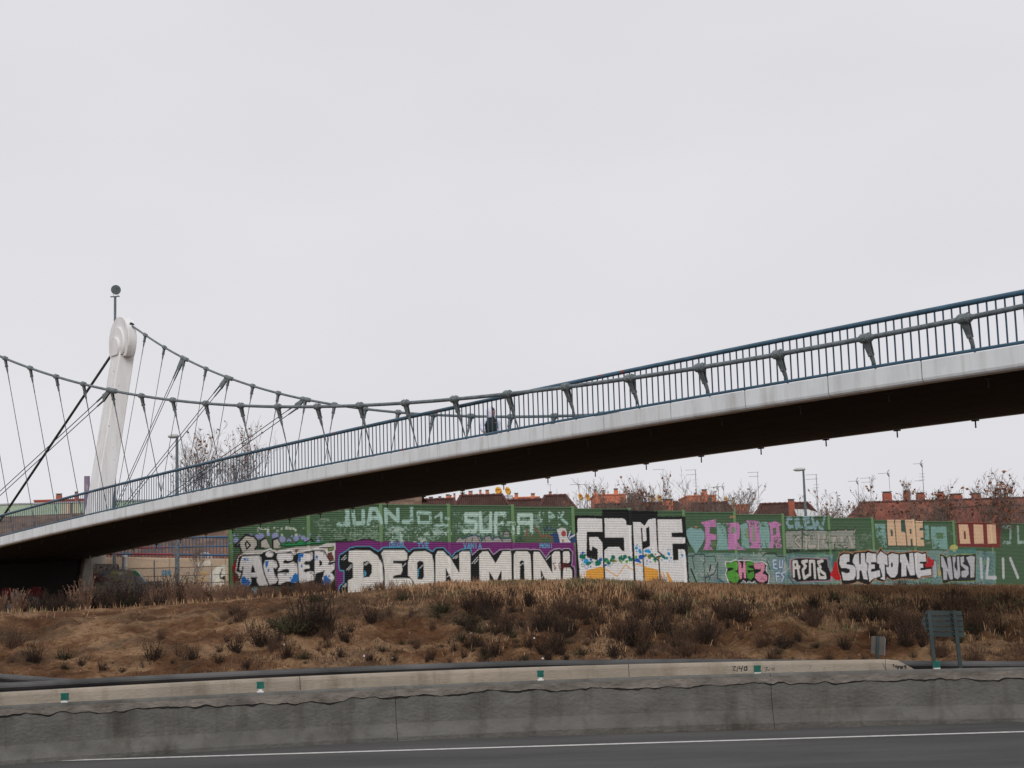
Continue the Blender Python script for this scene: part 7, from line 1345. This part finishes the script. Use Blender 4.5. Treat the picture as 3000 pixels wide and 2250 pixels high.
HR = XF @ Matrix.Translation((0, -.02, 1.6)) @ Matrix.Rotation(math.radians(34), 4, 'Z') @ Matrix.Translation((0, .02, -1.6))      # head turned to the right
def part_m(mb, nm, m, sm=True, X=None): me = mb.mesh(nm, m, sm); me.transform(X or XF); return link(nm, me, person)
def ering(z, a, b, cy=0, n=18): return [(a * math.cos(q), cy + b * math.sin(q), z) for q in np.linspace(0, 2 * math.pi, n + 1)[:-1]]
mb = MB(); mb.loft([ering(.93, .17, .13), ering(1.1, .18, .13), ering(1.36, .20, .135), ering(1.45, .15, .11)]); part_m(mb, 'hoodie', M['hood'])
for s_, P in ((1, [(.17, 0, 1.43), (.235, .01, 1.38), (.29, .03, 1.26), (.325, .03, 1.16), (.315, -.03, 1.06), (.295, -.08, .985)]), (-1, [(-.17, 0, 1.43), (-.235, 0, 1.38), (-.30, .01, 1.26), (-.34, .0, 1.16), (-.325, -.07, 1.06), (-.305, -.135, 1.0)])):
    mb = MB(); mb.tube(P, [.07, .088, .085, .078, .074, .055], 12); part_m(mb, 'sleeve', M['hood'])
mb = MB(); mb.loft([ering(.92, .205, .155), ering(1.05, .21, .158), ering(1.22, .215, .16), ering(1.36, .22, .155), ering(1.43, .19, .135), ering(1.485, .105, .105), ering(1.52, .095, .10)]); part_m(mb, 'vest', M['vest'])
# hood: shell open at the face
mb = MB(); rings = []
for ph in np.linspace(-2.30, 2.30, 17):                    # angle round the head, opening towards -Y
    ring = []
    for th, zz, rr in ((0, 1.815, .02), (.4, 1.80, .085), (.8, 1.765, .128), (1.2, 1.71, .142), (1.6, 1.645, .145), (2.0, 1.58, .138), (2.4, 1.525, .128), (2.7, 1.47, .125)):
        ring.append((rr * .95 * math.sin(ph), -.02 + rr * math.cos(ph) * 1.03, zz))
    rings.append(ring)
mb.loft(rings, cap=False, closed=False); me = mb.mesh('hood', M['hood'], True, fix=False); me.transform(HR); ho = link('hood', me, person); sd = ho.modifiers.new('t', 'SOLIDIFY'); sd.thickness = .014
mb = MB(); mb.tube([(0, .03, 1.76), (0, -.06, 1.775), (0, -.115, 1.735)], [.06, .075, .03], 10); part_m(mb, 'hair', M['hair'], True, HR)
mb = MB(); mb.tube([(0, -.118, 1.69), (0, -.142, 1.66), (0, -.126, 1.645)], [.008, .017, .012], 7); part_m(mb, 'nose', M['skin'], True, HR)
mb = MB(); mb.loft([ering(1.53, .05, .055, -.045), ering(1.56, .066, .075, -.04), ering(1.62, .078, .092, -.03), ering(1.69, .082, .098, -.02), ering(1.75, .072, .088, -.015), ering(1.785, .04, .05, -.01)]); part_m(mb, 'face', M['skin'], True, HR)
mb = MB()
for s_ in (-1, 1): mb.tube([(s_ * .036 - .013, -.108, 1.69), (s_ * .036 + .013, -.108, 1.69)], .010, 6)
part_m(mb, 'eyes', M['hair'], True, HR)
mb = MB(); mb.tube([(-.024, -.114, 1.612), (0, -.120, 1.61), (.024, -.114, 1.612)], .007, 6); part_m(mb, 'mouth', mat('lips', lin((140, 82, 72)), .6), True, HR)
# hands with five fingers each
for s_, w0 in ((1, np.array([.292, -.09, .985])), (-1, np.array([-.302, -.15, 1.0]))):
    mb = MB(); dn = np.array([0, -.25, -.97]); mb.tube([w0, w0 + dn * .04, w0 + dn * .085], [.026, .034, .030], 8)
    for j, L in enumerate((.062, .072, .068, .052)):
        b = w0 + dn * .08 + np.array([0, (j - 1.5) * .019, 0]); mb.tube([b, b + dn * L * .5 + np.array([-s_ * .006, 0, 0]), b + dn * L * .9 + np.array([-s_ * .022, 0, 0])], [.0095, .009, .006], 6)
    b = w0 + dn * .03 + np.array([0, -.032, 0]); mb.tube([b, b + np.array([-s_ * .012, -.022, -.03]), b + np.array([-s_ * .02, -.028, -.058])], [.012, .011, .007], 6); part_m(mb, 'hand', M['skin'])
mb = MB(); mb.box((.09, -.152, 1.30), .05, .014, .04); part_m(mb, 'badge', M['sign_grey'], False)
for s_, y in ((1, -.06), (-1, .26)):
    mb = MB(); zz_ = .0 if s_ > 0 else .03; mb.loft([[(s_ * .11 + a * w, y + b, zz_ + h * c) for a, c in ((-1, 0), (1, 0), (.8, 1), (-.8, 1))] for b, w, h in ((.09, .035, .07), (.04, .042, .10), (-.06, .046, .07), (-.17, .035, .035))]); part_m(mb, 'shoe', M['shoe'])
